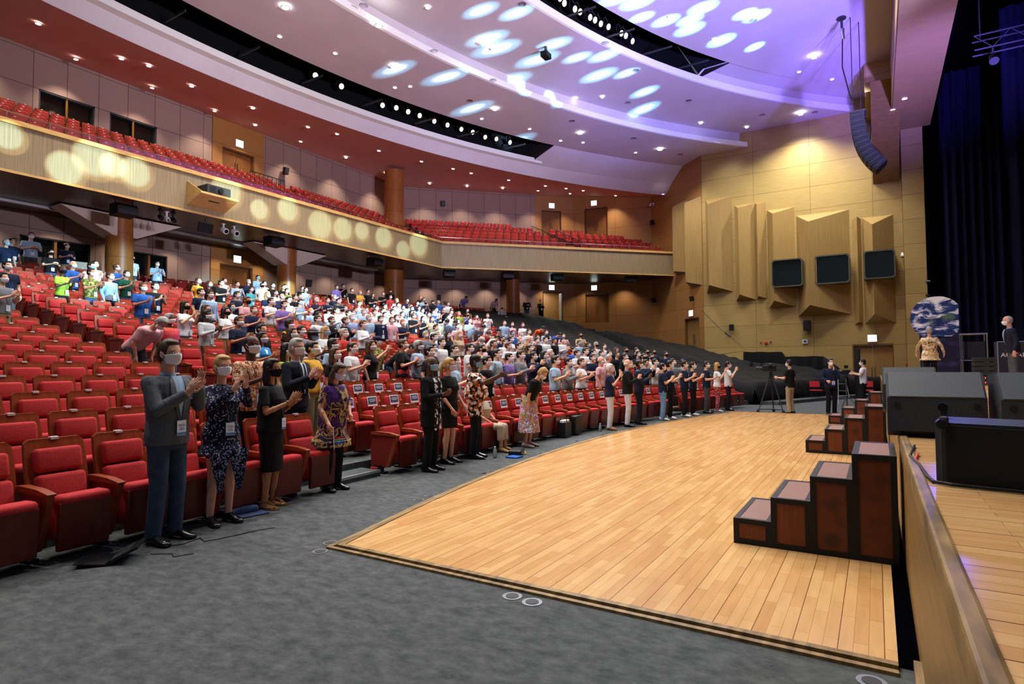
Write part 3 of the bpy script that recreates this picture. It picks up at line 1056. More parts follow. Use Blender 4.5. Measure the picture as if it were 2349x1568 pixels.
band('trim_rear_slot', [(*LO2, 14.2, -.35), (*LO2, 14.22, 0), (*LO2, 14.5, 0), (*LO2, 14.5, -.3)], m_lip, -14, 32.4, label='cream lip under the rear lighting slot')
E0, E1 = 31.9, 31.9
band('ceiling_rear_end', [(*LO2, 14.2, -.35), (*UP2, 15.0, 0)], m_ceil, 31.9, 43, label='pale ceiling closing the rear lighting slot')
band('ceiling_middle', [(*UP2, 15.3, 0), (*UP2, 15.0, 0), (*CV, 15.0, 0)], m_ceil, -14, 41.5, label='pale middle ceiling band with downlights')
band('trim_cove', [(*CV, 15.0, 0), (*CV, 15.02, .12), (*CV, 15.3, .12), (*CV, 15.3, -.35)], m_lip, -14, 41, label='white lip of the middle ceiling cove')
band('ceiling_cove', [(*CV, 15.3, -.35), (*CV, 15.95, -.3), (*CV, 15.95, -.2)], m_ceil, -14, 42, label='recessed face of the middle ceiling cove')
band('ceiling_front', [(*CV, 15.95, -.35), (*LP1, 15.9, 0)], m_ceil, -14, 41.5, label='pale front ceiling band crossed by the stage beams')
band('trim_front_slot', [(*LP1, 15.9, 0), (*LP1, 15.92, .1), (*LP1, 16.25, .1), (*LP1, 16.25, -.1)], m_lip, -14, 40, label='white lip along the front lighting slot')
band('ceiling_front_end', [(*LP1, 16.2, -.25), (*LP1, 16.6, .2), (*UP1, 16.65, 0)], m_ceil, 30.4, 41, label='recessed face closing the front lighting slot')
def stage_ceiling():
    mb = MB()
    vs, fs = [], []
    n = 40
    for i in range(n+1):
        y = -14+55*i/n
        x = arcx(*UP1, y)
        vs += [(min(x, .9), y, 16.9), (min(x, .9), y, 16.6), (1.0, y, 16.6)]
    for i in range(n):
        for j in range(2):
            fs.append((i*3+j, i*3+j+1, (i+1)*3+j+1, (i+1)*3+j))
    mb.add(vs, fs)
    o = struct('ceiling_stage', mb, m_ceil, 'pale ceiling nearest the stage', norm=False)
stage_ceiling()
# dark lighting slots
band('ceiling_slot_rear', [(*UP2, 15.3, .0), (*UP2, 17.6, .3), (*LO2, 17.6, -1.6), (*LO2, 14.5, -.3)], m_black, -14, 31.9, label='black void of the rear lighting slot')
band('ceiling_slot_front', [(*LP1, 16.25, -.1), (*LP1, 18.3, -1.2), (*UP1, 18.3, .8), (*UP1, 16.9, 0)], m_black, -14, 30.5, label='black void of the front lighting slot')
mb = MB()
y = 31.9
mb.add([(arcx(*LO2, y)-1.6, y, 17.6), (arcx(*UP2, y)+.3, y, 17.6), (arcx(*UP2, y)+.02, y, 15.0), (arcx(*LO2, y)-.35, y, 14.2)], [(0, 1, 2, 3)])
y = 30.5
mb.add([(arcx(*LP1, y)-1.2, y, 18.3), (arcx(*UP1, y)+.8, y, 18.3), (arcx(*UP1, y), y, 16.6), (arcx(*LP1, y), y, 16.25)], [(0, 1, 2, 3)])
struct('trim_slot_ends', mb, m_black, 'black ends of the lighting slots', norm=False)
# ribs across the slots
for nm, A, B, z0, z1, ys in (('ceiling_rib', LP1, UP1, 16.3, 18.2, (14.5, 18.5, 22.3, 24.7, 27.0, 29.2)), ('ceiling_rib', LO2, UP2, 14.6, 17.5, (9, 12, 15, 18, 21.2, 24.3, 27, 30))):
    for y in ys:
        mb = MB()
        xa, xb = arcx(*A, y)-.05, arcx(*B, y)+.05
        mb.obox(((xa+xb)/2, y, z0+.06), ((xb-xa)/2, 0, 0), (0, .02, 0), (0, 0, .04))
        mb.obox(((xa+xb)/2, y, z1-.3), ((xb-xa)/2, 0, 0), (0, .02, 0), (0, 0, .25))
        struct(nm, mb, m_dark, 'dark metal rib across the lighting slot')

# bulkheads and soffit over the stage opening
mb = MB()
mb.box(-.15, 1.0, 34.2, 38.45, 15.15, 20)
me = fixn(mb.mesh('wall_bulkhead', m_gold))
planar_uv(me, lambda c: c.x+c.y, lambda c: c.z)
o = link('wall_bulkhead', me)
o['kind'] = 'structure'
o['label'] = 'golden oak bulkhead high beside the stage opening'
mb = MB()
mb.add([(.1, 33.2, 15.2), (1.32, 33.2, 15.2), (1.32, 38.45, 11.6), (.1, 38.45, 11.6), (.1, 38.45, 15.2), (1.32, 38.45, 15.2)],
       [(0, 1, 2, 3), (0, 3, 4), (1, 5, 2), (0, 4, 5, 1), (3, 2, 5, 4)])
struct('wall_bulkhead_soffit', mb, noisy('bulkhead_oak', '7d6232', '6d552b', 3, .5, stretch=(1, 1, 9)), 'sloping brown oak soffit beside the stage opening')
mb = MB()
mb.box(.98, 2.75, -3, 38.2, 14.2, 14.5)
me = fixn(mb.mesh('ceiling_proscenium', m_goldv))
planar_uv(me, lambda c: c.y, lambda c: c.x)
o = link('ceiling_proscenium', me)
o['kind'] = 'structure'
o['label'] = 'oak soffit over the stage edge'
mb = MB()
mb.box(.95, 1.0, -3, 38.2, 14.2, 18)
struct('wall_proscenium_header', mb, m_goldv, norm=True)

# stage house: black void and curtains
mb = MB()
mb.box(2.75, 14.5, 38.6, 38.8, 0, 20)
mb.box(14.3, 14.5, -3, 38.7, 0, 20)
mb.box(2.7, 14.5, -3, 38.7, 19.8, 20)
mb.box(2.72, 2.9, -3, 38.7, 14.4, 20)
struct('wall_stage_house', mb, m_void, 'black interior of the stage house')
m_curt = noisy('blue_lit_velvet', '07081a', '0c0e26', 2, .85, stretch=(1, 1, .2), spec=.1)  # black velvet, blue stage light on it put into the colour
for nm, x0, y, L, lb in (('stage_curtain', 2.95, 36.0, 4.4, 'dark blue leg curtain at the far side of the stage'), ('stage_curtain', 4.6, 30.5, 6.5, 'dark blue leg curtain further back on the stage'), ('stage_curtain', 5.6, 24.5, 6.5, 'dark blue leg curtain nearest the camera')):
    mb = MB()
    vs, fs = [], []
    n = 90
    for i in range(n+1):
        x = x0+L*i/n
        dy = .12*sin(i*.9)+.05*sin(i*.37)
        vs += [(x, y+dy, stz+.01), (x, y+dy*.8, 16), (x, y+dy*.8+.05, 16), (x, y+dy+.05, stz+.01)]
    for i in range(n):
        for q in range(4):
            fs.append((i*4+q, i*4+4+q, i*4+4+(q+1) % 4, i*4+(q+1) % 4))
    mb.add(vs, fs)
    o = obj(nm, mb, m_curt, smooth=60)
    tag(o, lb, 'curtain')

# ------------------------------------------------------------------ balcony
F0, F1, F2 = (-23.0, -15.0), (-23.0, 29.3), (-11.75, 40.72)
zb, zt = 7.78, 9.28
dC = Vector((F2[0]-F1[0], F2[1]-F1[1])).normalized()
wall('wall_balcony_front', [F0, F1, F2], zb, zt, m_fascia, .12, label='slatted oak front of the balcony')
def offpath(o):
    """balcony front path moved outward to the back by o"""
    n2 = Vector((-dC.y, dC.x))
    a = Vector((F0[0]-o, F0[1]))
    # corner of the two offset lines
    h = o*math.tan(.5*math.acos(max(-1, min(1, dC.y))))
    b = Vector((F1[0]-o, F1[1]+h))
    c = Vector(F2)+n2*o
    c2 = c+dC*(0 if o < .1 else .3)
    return [a, b, c2]
def strip(mb, o0, o1, z0, z1):
    A, B = offpath(o0), offpath(o1)
    vs, fs = [], []
    for p, q in zip(A, B):
        vs += [(p.x, p.y, z0), (q.x, q.y, z0), (q.x, q.y, z1), (p.x, p.y, z1)]
    for i in range(2):
        for k in range(4):
            fs.append((i*4+k, i*4+4+k, i*4+4+(k+1) % 4, i*4+(k+1) % 4))
    fs += [(0, 1, 2, 3), (11, 10, 9, 8)]
    mb.add(vs, fs)
mb = MB()
strip(mb, -.1, .3, zt-.02, zt+.13)
struct('trim_balcony_cap', mb, m_rail, 'pale oak cap on the balcony front')
mb = MB()
strip(mb, -.03, .02, zb-.05, zb+.03)
struct('trim_balcony_base', mb, m_rail)
BP = .82
BR = 7
mb = MB()
for j in range(BR):
    strip(mb, .12 if j == 0 else .35+BP*j, .35+BP*(j+1)+.02 if j < BR-1 else 6.0, 8.3, 8.72+.405*j)
struct('floor_balcony', mb, m_carpet, 'stepped floor of the balcony')
mb = MB()
A, B = offpath(.12), offpath(5.98)
mb.add([(p.x, p.y, zb+.02) for p in A]+[(p.x, p.y, zb+.12) for p in B], [(0, 1, 4, 3), (1, 2, 5, 4)])
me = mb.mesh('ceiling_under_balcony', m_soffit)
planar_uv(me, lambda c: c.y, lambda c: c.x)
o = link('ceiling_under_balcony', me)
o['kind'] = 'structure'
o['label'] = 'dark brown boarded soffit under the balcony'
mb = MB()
mb.box(-27.35, -27.15, -15, 28, zb-.03, zb+.08)
struct('trim_soffit', mb, m_metal, 'bright metal strip along the soffit')

# ------------------------------------------------------------------ theatre seat (faces +X, tag above the origin at z .97)
def seat_parts():
    P = {}
    mb = MB()        # back shell, leaning back
    vs = []
    prof = [(.13, .16), (.10, .45), (.02, .80), (-.02, .955)]
    hw = [.235, .24, .245, .235]
    for (x, z), h in zip(prof, hw):
        for dx, s in ((0, 1), (0, -1), (-.035, -1), (-.035, 1)):
            vs.append((x+dx, h*s, z))
    fs = []
    for i in range(3):
        for q in range(4):
            fs.append((i*4+q, i*4+4+q, i*4+4+(q+1) % 4, i*4+(q+1) % 4))
    fs += [(3, 2, 1, 0), (12, 13, 14, 15)]
    mb.add(vs, fs)
    vs2 = [(-.02, .235, .955), (-.02, -.235, .955), (-.055, -.235, .955), (-.055, .235, .955), (-.025, .20, .985), (-.025, -.20, .985), (-.06, -.20, .985), (-.06, .20, .985)]
    mb.add(vs2, [(0, 1, 5, 4), (1, 2, 6, 5), (2, 3, 7, 6), (3, 0, 4, 7), (4, 5, 6, 7)])
    P['back_shell'] = (mb, m_seatw)
    R = Matrix.Rotation(radians(-11), 3, 'Y')
    mb = MB()
    mb.rbox((.035, 0, .80), (.045, .19, .105), R, .035, 3)
    P['headrest'] = (mb, m_red)
    mb = MB()
    mb.rbox((.105, 0, .51), (.055, .198, .175), R, .04, 3)
    P['backrest'] = (mb, m_red)
    mb = MB()        # folded cushion: red roll on top, dark panel in front
    mb.rbox((.31, 0, .33), (.11, .2, .16), Matrix.Rotation(radians(-14), 3, 'Y'), .05, 3)
    P['seat_cushion'] = (mb, m_red)
    mb = MB()
    R2 = Matrix.Rotation(radians(4), 3, 'Y')
    mb.rbox((.452, 0, .29), (.022, .205, .20), R2, .008, 1)
    P['seat_panel'] = (mb, m_seatp)
    mb = MB()
    mb.rbox((.405, 0, .50), (.085, .2, .045), None, .035, 3)
    P['cushion_roll'] = (mb, m_red)
    for s, nm in ((1, 'side_panel'),):
        mb = MB()
        poly = [(-.02, .10), (.26, .10), (.36, .30), (.46, .57), (.0, .60), (-.03, .35)]
        mb.extr(poly, (0, -.262, 0), (1, 0, 0), (0, 0, 1), (0, -.035, 0))
        P['side_panel'] = (mb, M('seat_side_red', '7c1d16', .5))
        mb = MB()
        poly = [(.26, .10), (.33, .10), (.42, .32), (.50, .57), (.45, .575), (.35, .30)]
        mb.extr(poly, (0, -.255, 0), (1, 0, 0), (0, 0, 1), (0, -.05, 0))
        P['side_edge'] = (mb, m_seatw)
        mb = MB()
        top = [(-.02, .575), (.50, .565), (.51, .582), (.35, .612), (.1, .625), (-.02, .61)]
        mb.extr(top, (0, -.245, 0), (1, 0, 0), (0, 0, 1), (0, -.07, 0))
        P['armrest'] = (mb, m_seatw)
        mb = MB()
        mb.box(.03, .2, -.30, -.258, .03, .12)
        mb.box(-.03, .27, -.32, -.24, 0, .03)
        P['foot'] = (mb, m_black)
    mb = MB()
    mb.box(-.062, -.012, -.03, .03, .972, .995)
    P['number_plate'] = (mb, m_white)
    return P
SEAT = {}
for k, (mb, mt) in seat_parts().items():
    me = fixn(mb.mesh(k, mt))
    smooth_angle(me, 40)
    SEAT[k] = me
def lowseat():
    mb = MB()
    mb.box(-.06, 0, -.235, .235, .5, .97, 1)
    mb.obox((.08, 0, .35), (.03, 0, -.01), (0, .235, 0), (0, 0, .35), 1)
    mb.rbox((.035, 0, .80), (.045, .19, .105), None, .03, 1, 0)
    mb.rbox((.10, 0, .52), (.05, .195, .17), None, .03, 1, 0)
    mb.rbox((.30, 0, .5), (.1, .2, .08), None, .03, 1, 0)
    mb.box(.36, .4, -.2, .2, .12, .5, 2)
    mb.box(0, .42, -.3, -.26, .1, .6, 1)
    mb.box(-.05, -.01, -.03, .03, .97, .995, 3)
    return mb
LOW = lowseat()
FAR_PARTS = ('back_shell', 'headrest', 'backrest', 'cushion_roll', 'seat_panel', 'armrest')
def seat_at(x, y, z, rz, label, group, far=False):
    t = thing('theatre_seat', label, 'seat', (x, y, z), rz, group)
    for k, me in SEAT.items():
        if far and k not in FAR_PARTS:
            continue
        link(k, me, t)
    return t

# rows: (row, block, y) in order along the row
def arc_ys(d, y0, y1, sp=.56):
    """y positions spaced evenly along the row circle"""
    R = R1+d
    a0 = math.asin((y0-RY)/R)
    out = []
    i = 0
    while True:
        a = a0+i*sp/R
        y = RY+R*sin(a)
        if y > y1:
            break
        out.append(y)
        i += 1
    return out
_c = SC.camera.matrix_world
_R, _U, _B, _C = _c.col[0].xyz, _c.col[1].xyz, _c.col[2].xyz, _c.col[3].xyz
def prj(p):
    """where a point falls in the picture; used to leave out what the photo cannot show"""
    v = Vector(p)-_C
    z = -v.dot(_B)
    if z < .1:
        return (-9999, 0, z)
    return (1174.5+1367*v.dot(_R)/z, 784-1367*v.dot(_U)/z, z)
HALLP = [(BW, -15), P1, P2, P3, P4, P5]
def inside(x, y, m=.25):
    for a, b in zip(HALLP, HALLP[1:]):
        dx, dy = b[0]-a[0], b[1]-a[1]
        L = hypot(dx, dy)
        if ((x-a[0])*-dy+(y-a[1])*dx)/L > -m:
            return False
    return True
def ymax(d):
    y = 43.
    while y > 20 and not inside(rowx(d, y), y):
        y -= .05
    return y
def aisleL(d):           # the far aisle runs back to the open door
    return 31.2+(d-8.2)*(.85 if d > 8.2 else .3)
def cloth_lo(d):
    return 25.4+max(0, d-9)*.46
# cloth covers these: the far part of the stalls
def under_cloth(k, y):
    d = RP*k
    return (k >= 3 and y > cloth_lo(d)-.1 and k < 22) or (k < 3 and y > 25.3)
COLS = [(-26.5, 12.4, .5), (-26.5, 20.56, .47), (-26.6, 28.9, .62), (-22.3, 36.7, .5)]
def blocked(x, y):
    if any(hypot(x-a, y-b) < r+.42 for a, b, r in COLS):
        return True
    return (x < -27.3 and y < 13) or (abs(x+24.4) < 1.0 and 13.6 < y < 17.8)

crowd_rows = []
for ln in CROWD.strip().split('\n'):
    a = ln.split(',')
    crowd_rows.append((int(a[0]), float(a[1]), float(a[2]), *a[3:]))
screens = []
for k, y, h, *_ in crowd_rows:
    d = RP*k-.62
    x = rowx(d, y)
    p, q = prj((x, y, rowz(k)+h)), prj((x, y, rowz(k)+.55))
    wd = 1367*.2/p[2]
    screens.append((p[0]-wd, p[0]+wd, p[1], q[1], p[2]))
main_seats = []
for k in range(0, NR-1):
    d = RP*k
    for blk, ya, yb in (('left', None, 5.3), ('centre', 6.95, 18.3), ('right', 19.85, 40)):
        if ya is None:
            R = R1+d
            a1 = math.asin((5.22-RY)/R)
            ys = []
            i = 0
            while True:
                y = RY+R*sin(a1-i*.56/R)
                if y < -3:
                    break
                ys.append(y)
                i += 1
        else:
            ys = arc_ys(d, ya+.02*k, yb-.1)
        for i, y in enumerate(ys):
            x = rowx(d, y)
            if x < BW+.35 or y > 34 or (y > 24.2 and k < 1):
                continue
            if (x-BW)+(y-32.4)*-1 < .8 and y > 29:
                continue
            if blocked(x, y) or not inside(x, y, .4):
                continue
            if under_cloth(k, y):
                continue
            p = prj((x, y, rowz(k)+.7))
            if p[0] < -90 or p[0] > 2400:
                continue
            main_seats.append((p[2], k, blk, i, x, y, p))
main_seats.sort()
def hidden(x, y, z):
    for hh in (.95, .8, .62):
        for dy in (-.2, 0, .2):
            p = prj((x, y+dy, z+hh))
            if p[0] < -5 or p[0] > 2354:
                continue
            if not any(a < p[0] < b and t < p[1] < u and dp < p[2]-.3 for a, b, t, u, dp in screens):
                return False
    return True
stuff = MB()
m_low = [m_red, m_seatw, m_seatp, m_white]
def add_low(x, y, z, rz):
    c, s = cos(rz), sin(rz)
    b = len(stuff.v)
    stuff.v += [(x+c*a-s*bb, y+s*a+c*bb, z+cc) for a, bb, cc in LOW.v]
    stuff.f += [tuple(i+b for i in f) for f in LOW.f]
    stuff.m += LOW.m
n_ind = 0
NSEAT_MAIN = 215
for dep, k, blk, i, x, y, p in main_seats:
    rz = atan2(RY-y, RC-x)
    rz = atan2(sin(rz), cos(rz))
    z = rowz(k)
    if n_ind < NSEAT_MAIN and not hidden(x, y, z):
        n_ind += 1
        lab = 'red theatre seat, %s row of the %s block, %s from %s' % (ORD[k+1], blk, ORD[i+1], 'the left aisle' if blk != 'right' else 'the far aisle')
        seat_at(x, y, z, rz, lab, '%s row seats' % ORD[k+1], dep > 18)
    else:
        add_low(x, y, z, rz)

# balcony seats
bal = []
for j in range(BR):
    A = offpath(.35+BP*j+.47)
    zf = 8.72+.405*j
    L1 = (A[1]-A[0]).length
    L2 = (A[2]-A[1]).length
    u = L1-.5
    i = 0
    while u > 16:
        y = A[0].y+u
        if not (17.6+4.4-.6 < y-0 < 22.9-.6 and j > 3) and not (y > A[1].y-1.35-.12*j):
            bal.append((j, 0, i, A[0].x, y, zf, 0.0))
            i += 1
        u -= .56
    u = .75
    i = 0
    while u < L2-.55:
        p = A[1]+dC*u
        if not (9.55 < u+.0*j < 10.75):
            if not (j == BR-1 and u > 8.2) and not (j == BR-2 and u > 13.2):
                bal.append((j, 1 if u < 9.6 else 2, i, p.x, p.y, zf, atan2(-dC.x, dC.y)))
                i += 1
        u += .56
bal = [(prj((b[3], b[4], b[5]+.8))[2], b) for b in bal if -40 < prj((b[3], b[4], b[5]+.8))[0] < 2400]
NB = 300-n_ind
corner = [b for b in bal if b[1][1] > 0]
corner.sort(key=lambda b: b[0])
pick = set(id(b) for b in corner[:NB])
for b in bal:
    dep, (j, blk, i, x, y, zf, rz) = b
    if id(b) in pick:
        seat_at(x, y, zf, rz, 'red balcony seat, %s row behind the rail, %s from the corner, %s section' % (ORD[j+1], ORD[i+1], 'centre' if blk == 1 else 'right'),
                'corner balcony seats, %s row' % ORD[j+1], True)
    else:
        add_low(x, y, zf, rz)
o = obj('theatre_seats', stuff, m_low, norm=False)
tag(o, 'remaining rows of red theatre seats in the balcony and behind the crowd', 'seats', 'red theatre seats', 'stuff')

# printed sheets taped to the seat backs
m_print = noisy('printed_navy', '33436e', '41527d', 20, .8)
def sheet(x, y, z, rz, lab):
    t = thing('notice_sheet', lab, 'paper', (x, y, z), rz, 'sheets on the front seats')
    mb = MB()
    R = Matrix.Rotation(radians(-11), 3, 'Y')
    mb.obox((.088, 0, .835), R @ Vector((.0012, 0, 0)), (0, .115, 0), R @ Vector((0, 0, .085)))
    obj('paper', mb, m_paper, t)
    mb = MB()
    mb.obox((.0905, 0, .845), R @ Vector((.0006, 0, 0)), (0, .098, 0), R @ Vector((0, 0, .055)))
    for q, wd in ((.87, .07), (.85, .085), (.83, .06)):
        mb.obox((.0915+(.85-q)*.19, 0, q), R @ Vector((.0008, 0, 0)), (0, wd, 0), R @ Vector((0, 0, .0045)), 1)
    obj('print', mb, [m_print, m_white], t)
for dep, k, blk, i, x, y, p in main_seats:
    if (blk == 'centre' and ((k == 0 and 8.9 < y < 17.6) or (k in (1, 2) and 6.8 < y < 9.4) or (k == 1 and 10.1 < y < 10.9))) or (blk == 'right' and k == 0 and y < 21.5):
        sheet(x, y, rowz(k), atan2(RY-y, RC-x), 'printed navy notice sheet on the %s row seat, %s from the aisle, %s block' % (ORD[k+1], ORD[i+1], blk))

# ------------------------------------------------------------------ black cloth over the empty seats
def cloth_z(x, y):
    d = sqrt((RC-x)**2+(y-RY)**2)-R1
    k = d/RP
    kk = max(0, min(k, 24))
    z = .17*kk+.0018*kk*kk+.86
    ph = (k-math.floor(k))
    z += .035*cos(2*pi*(ph-.1))+.022*sin(3.1*x+1.7*y)+.02*sin(5.3*y-2.2*x)+.012*sin(13*y+3*x)
    return z, d
def cloth(name, label, ylo, yhi, d0, d1, zfront=None):
    mb = MB()
    nd, ny = int((d1-d0)/.155), 64
    vs, fs = [], []
    cols = []
    for i in range(ny+1):
        t = i/ny
        col = []
        if zfront is not None:
            y = ylo(d0)+(yhi(d0)-ylo(d0))*t
            x = rowx(d0, y)
            for s in range(3):
                col.append((x+.28-.08*s+.03*sin(9*y+s), y, zfront+(cloth_z(x, y)[0]-zfront)*(s/3)**.8))
        for j in range(nd+1):
            d = d0+(d1-d0)*j/nd
            y = ylo(d)+(yhi(d)-ylo(d))*t
            x = rowx(d, y)
            z, _ = cloth_z(x, y)
            e = min(t, 1-t)*(yhi(d)-ylo(d))
            if e < .45:
                z -= (1-e/.45)**1.6*.75
            col.append((x, y, z))
        x, y, z = col[-1]
        col.append((x-.05, y, z-.8))
        cols.append(col)
    m = len(cols[0])
    vs = [p for c in cols for p in c]
    for i in range(ny):
        for j in range(m-1):
            fs.append((i*m+j, (i+1)*m+j, (i+1)*m+j+1, i*m+j+1))
    mb.add(vs, fs)
    me = mb.mesh(name, m_drape)
    smooth_angle(me, 80)
    o = link(name, me)
    so = o.modifiers.new('thickness', 'SOLIDIFY')
    so.thickness = .02
    tag(o, label, 'cloth')
    return o
YM = {}
def ym(d):
    k = round(d, 2)
    if k not in YM:
        YM[k] = ymax(d)
    return YM[k]
cloth('black_cloth', 'long black cloth covering the empty rows behind the crowd, left of the aisle gap', cloth_lo, lambda d: min(aisleL(d)-.15, ym(d)), 4.0, 20.3)
cloth('black_cloth', 'black cloth over the far corner seats, right of the aisle gap', lambda d: min(aisleL(d)+.7, ym(d)-.3), ym, 2.9, 15.2)
cloth('black_cloth', 'black cloth hanging down to the floor over the front corner seats', lambda d: 25.4, lambda d: 37.6, -.05, 4.3, 0.05)
mb = MB()
sector(mb, -.9, -.3, 25.6, 37.5, 0, .13, 16)
struct('trim_curb', mb, m_carpet, 'low carpeted curb in front of the cloth')
# black cloth bundles stacked by the door
m_b2 = m_drape
def lump(name, label, x0, x1, y, prof, dep):
    mb = MB()
    n = 40
    vs, fs = [], []
    rows = 8
    for i in range(n+1):
        t = i/n
        x = x0+(x1-x0)*t
        h = prof(t)
        for j in range(rows+1):
            s = j/rows
            if s < .35:
                yy, z = y-dep/2-.05*sin(13*x+3*s), h*(s/.35)
            else:
                yy, z = y-dep/2+dep*(s-.35)/.65, h*(1-.12*((s-.35)/.65)**2)
            z += .03*sin(7*x+9*s)*s
            vs.append((x, yy, max(z, .01)))
    for i in range(n):
        for j in range(rows):
            fs.append((i*(rows+1)+j, (i+1)*(rows+1)+j, (i+1)*(rows+1)+j+1, i*(rows+1)+j+1))
    mb.add(vs, fs)
    o = obj(name, mb, m_drape, smooth=80)
    so = o.modifiers.new('thickness', 'SOLIDIFY')
    so.thickness = .015
    tag(o, label, 'cloth')
lump('draped_platform', 'platform draped in black cloth by the side wall, nearest the double door', -6.6, -1.75, 37.45, lambda t: 2.35-.1*t if t < .45 else 2.05-(.0 if t < .85 else (t-.85)*4), 1.6)
lump('draped_platform', 'lower stepped platform draped in black cloth in front of the taller one', -6.2, -1.2, 33.8, lambda t: 1.75-.8*t+.12*sin(9*t), 2.6)

# ------------------------------------------------------------------ balcony rails, projector, hall fittings
def polyline_posts(pts, step):
    out = []
    for a, b in zip(pts, pts[1:]):
        L = (b-a).length
        n = int(L/step)
        for i in range(n):
            out.append(a+(b-a)*i/n)
    out.append(pts[-1])
    return out
for nm, a, b, lab in (('balcony_rail', 0, 1, 'glass guard rail on the long left run of the balcony'), ('balcony_rail', 1, 2, 'glass guard rail on the far right run of the balcony')):
    A = offpath(.12)
    p, q = (Vector((A[0].x, 4)), A[1]) if a == 0 else (A[1], A[2])
    r = thing(nm, lab, 'railing', (p.x, p.y, zt+.11), 0)
    posts = polyline_posts([p, q], 1.15)
    for s in posts:
        mb = MB()
        mb.tube([(s.x-p.x, s.y-p.y, 0), (s.x-p.x, s.y-p.y, .30)], .016, 8)
        mb.box(s.x-p.x-.03, s.x-p.x+.03, s.y-p.y-.03, s.y-p.y+.03, 0, .06)
        obj('post', mb, m_chrome, r)
    mb = MB()
    mb.tube([(0, 0, .30), (q.x-p.x, q.y-p.y, .30)], .014, 8)
    obj('top_rail', mb, m_chrome, r)
    mb = MB()
    d = (q-p).normalized()
    nn = Vector((-d.y, d.x))*.004
    mb.add([(nn.x, nn.y, .03), (q.x-p.x+nn.x, q.y-p.y+nn.y, .03), (q.x-p.x+nn.x, q.y-p.y+nn.y, .28), (nn.x, nn.y, .28),
            (-nn.x, -nn.y, .03), (q.x-p.x-nn.x, q.y-p.y-nn.y, .03), (q.x-p.x-nn.x, q.y-p.y-nn.y, .28), (-nn.x, -nn.y, .28)],
           [(0, 1, 2, 3), (7, 6, 5, 4), (0, 4, 5, 1), (2, 6, 7, 3), (0, 3, 7, 4), (1, 5, 6, 2)])
    obj('glass_pane', mb, m_clear, r)
def stair_rail(p0, p1, lab, h=.9, n=9):
    p0, p1 = Vector(p0), Vector(p1)
    r = thing('stair_rail', lab, 'railing', tuple(p0))
    d = p1-p0
    for i in range(n):
        q = d*(i/(n-1))
        mb = MB()
        mb.tube([tuple(q), (q.x, q.y, q.z+h)], .014, 6)
        obj('baluster', mb, m_black, r)
    mb = MB()
    mb.tube([(0, 0, h), (d.x, d.y, d.z+h)], .022, 8)
    obj('handrail', mb, m_black, r)
A6, A0 = offpath(.35+BP*6), offpath(.6)
def onc(o, u, z):
    A = offpath(o)
    p = A[1]+dC*u
    return (p.x, p.y, z)
stair_rail(onc(.9, .15, 8.8), onc(5.2, -1.2, 11.1), 'black stair rail at the corner of the balcony')
stair_rail(onc(.9, 9.65, 8.8), onc(5.4, 9.65, 11.1), 'left black rail of the balcony stairs below the doors')
stair_rail(onc(.9, 10.7, 8.8), onc(4.2, 10.7, 10.6), 'right black rail of the balcony stairs below the doors')
stair_rail((-26.0, 18.0, 10.3), (-26.0, 20.0, 10.3), 'black rail in front of the balcony back door', .95)
stair_rail((-24.6, 20.6, 9.2), (-24.6, 23.4, 9.2), 'black rail beside the balcony seats right of the back door', .95)
# projector in its oak box on the balcony front
t = thing('projector_bracket', 'oak bracket box on the balcony front under the projector', 'bracket', (-22.99, 13.9, 0))
mb = MB()
mb.extr([(0, 8.95), (.95, 8.42), (.95, 8.34), (0, 8.0)], (0, -.75, 0), (1, 0, 0), (0, 0, 1), (0, .05, 0))
mb.extr([(0, 8.42), (.95, 8.42), (.95, 8.34), (0, 8.0)], (0, -.7, 0), (1, 0, 0), (0, 0, 1), (0, 1.55, 0))
obj('box', mb, m_rail, t)
mb = MB()
mb.box(.35, .6, -.2, .25, 8.19, 8.24)
obj('vent', mb, m_black, t)
t = thing('projector', 'large black projector on the oak bracket of the balcony', 'projector', (-22.55, 14.0, 8.425))
mb = MB()
mb.rbox((0, 0, .2), (.36, .5, .19), bev=.03)
obj('body', mb, m_dark, t)
mb = MB()
mb.tube([(.34, .05, .2), (.44, .05, .2)], .1, 20)
obj('lens', mb, m_black, t)
mb = MB()
mb.box(.355, .365, -.4, -.15, .08, .32)
obj('vent', mb, m_black, t)

# recessed downlights: (x, y, z, radius, bright)
def downlight(x, y, z, r, lab, grp, lens=m_lamp):
    t = thing('downlight', lab, 'ceiling light', (x, y, z), 0, grp)
    mb = MB()
    vs = []
    n = 20
    for i in range(n):
        a = 2*pi*i/n
        for rr, zz in ((r, .012), (r, -.012), (r*.78, -.012), (r*.72, .012)):
            vs.append((rr*cos(a), rr*sin(a), zz))
    fs = []
    for i in range(n):
        for q in range(3):
            fs.append((i*4+q, ((i+1) % n)*4+q, ((i+1) % n)*4+q+1, i*4+q+1))
    mb.add(vs, fs)
    obj('ring', mb, m_white, t, norm=False)
    mb = MB()
    mb.cyl((0, 0), r*.74, -.006, .006, 20)
    obj('lens', mb, lens, t)
for i, (x, y, z) in enumerate(HALL):
    if prj((x, y, z))[2] > 3 and -50 < prj((x, y, z))[0] < 2400 and prj((x, y, z))[1] > -60:
        downlight(x, y, z-.015, .17, 'large bright downlight in the %s ceiling band, %s from the left' % ('rear' if z < 15.2 else 'front' if z < 16.3 else 'stage', ORD[i+1]), 'large bright downlights', M('bright_lens', 'ffffff', .5, emit='ffffff', es=45))
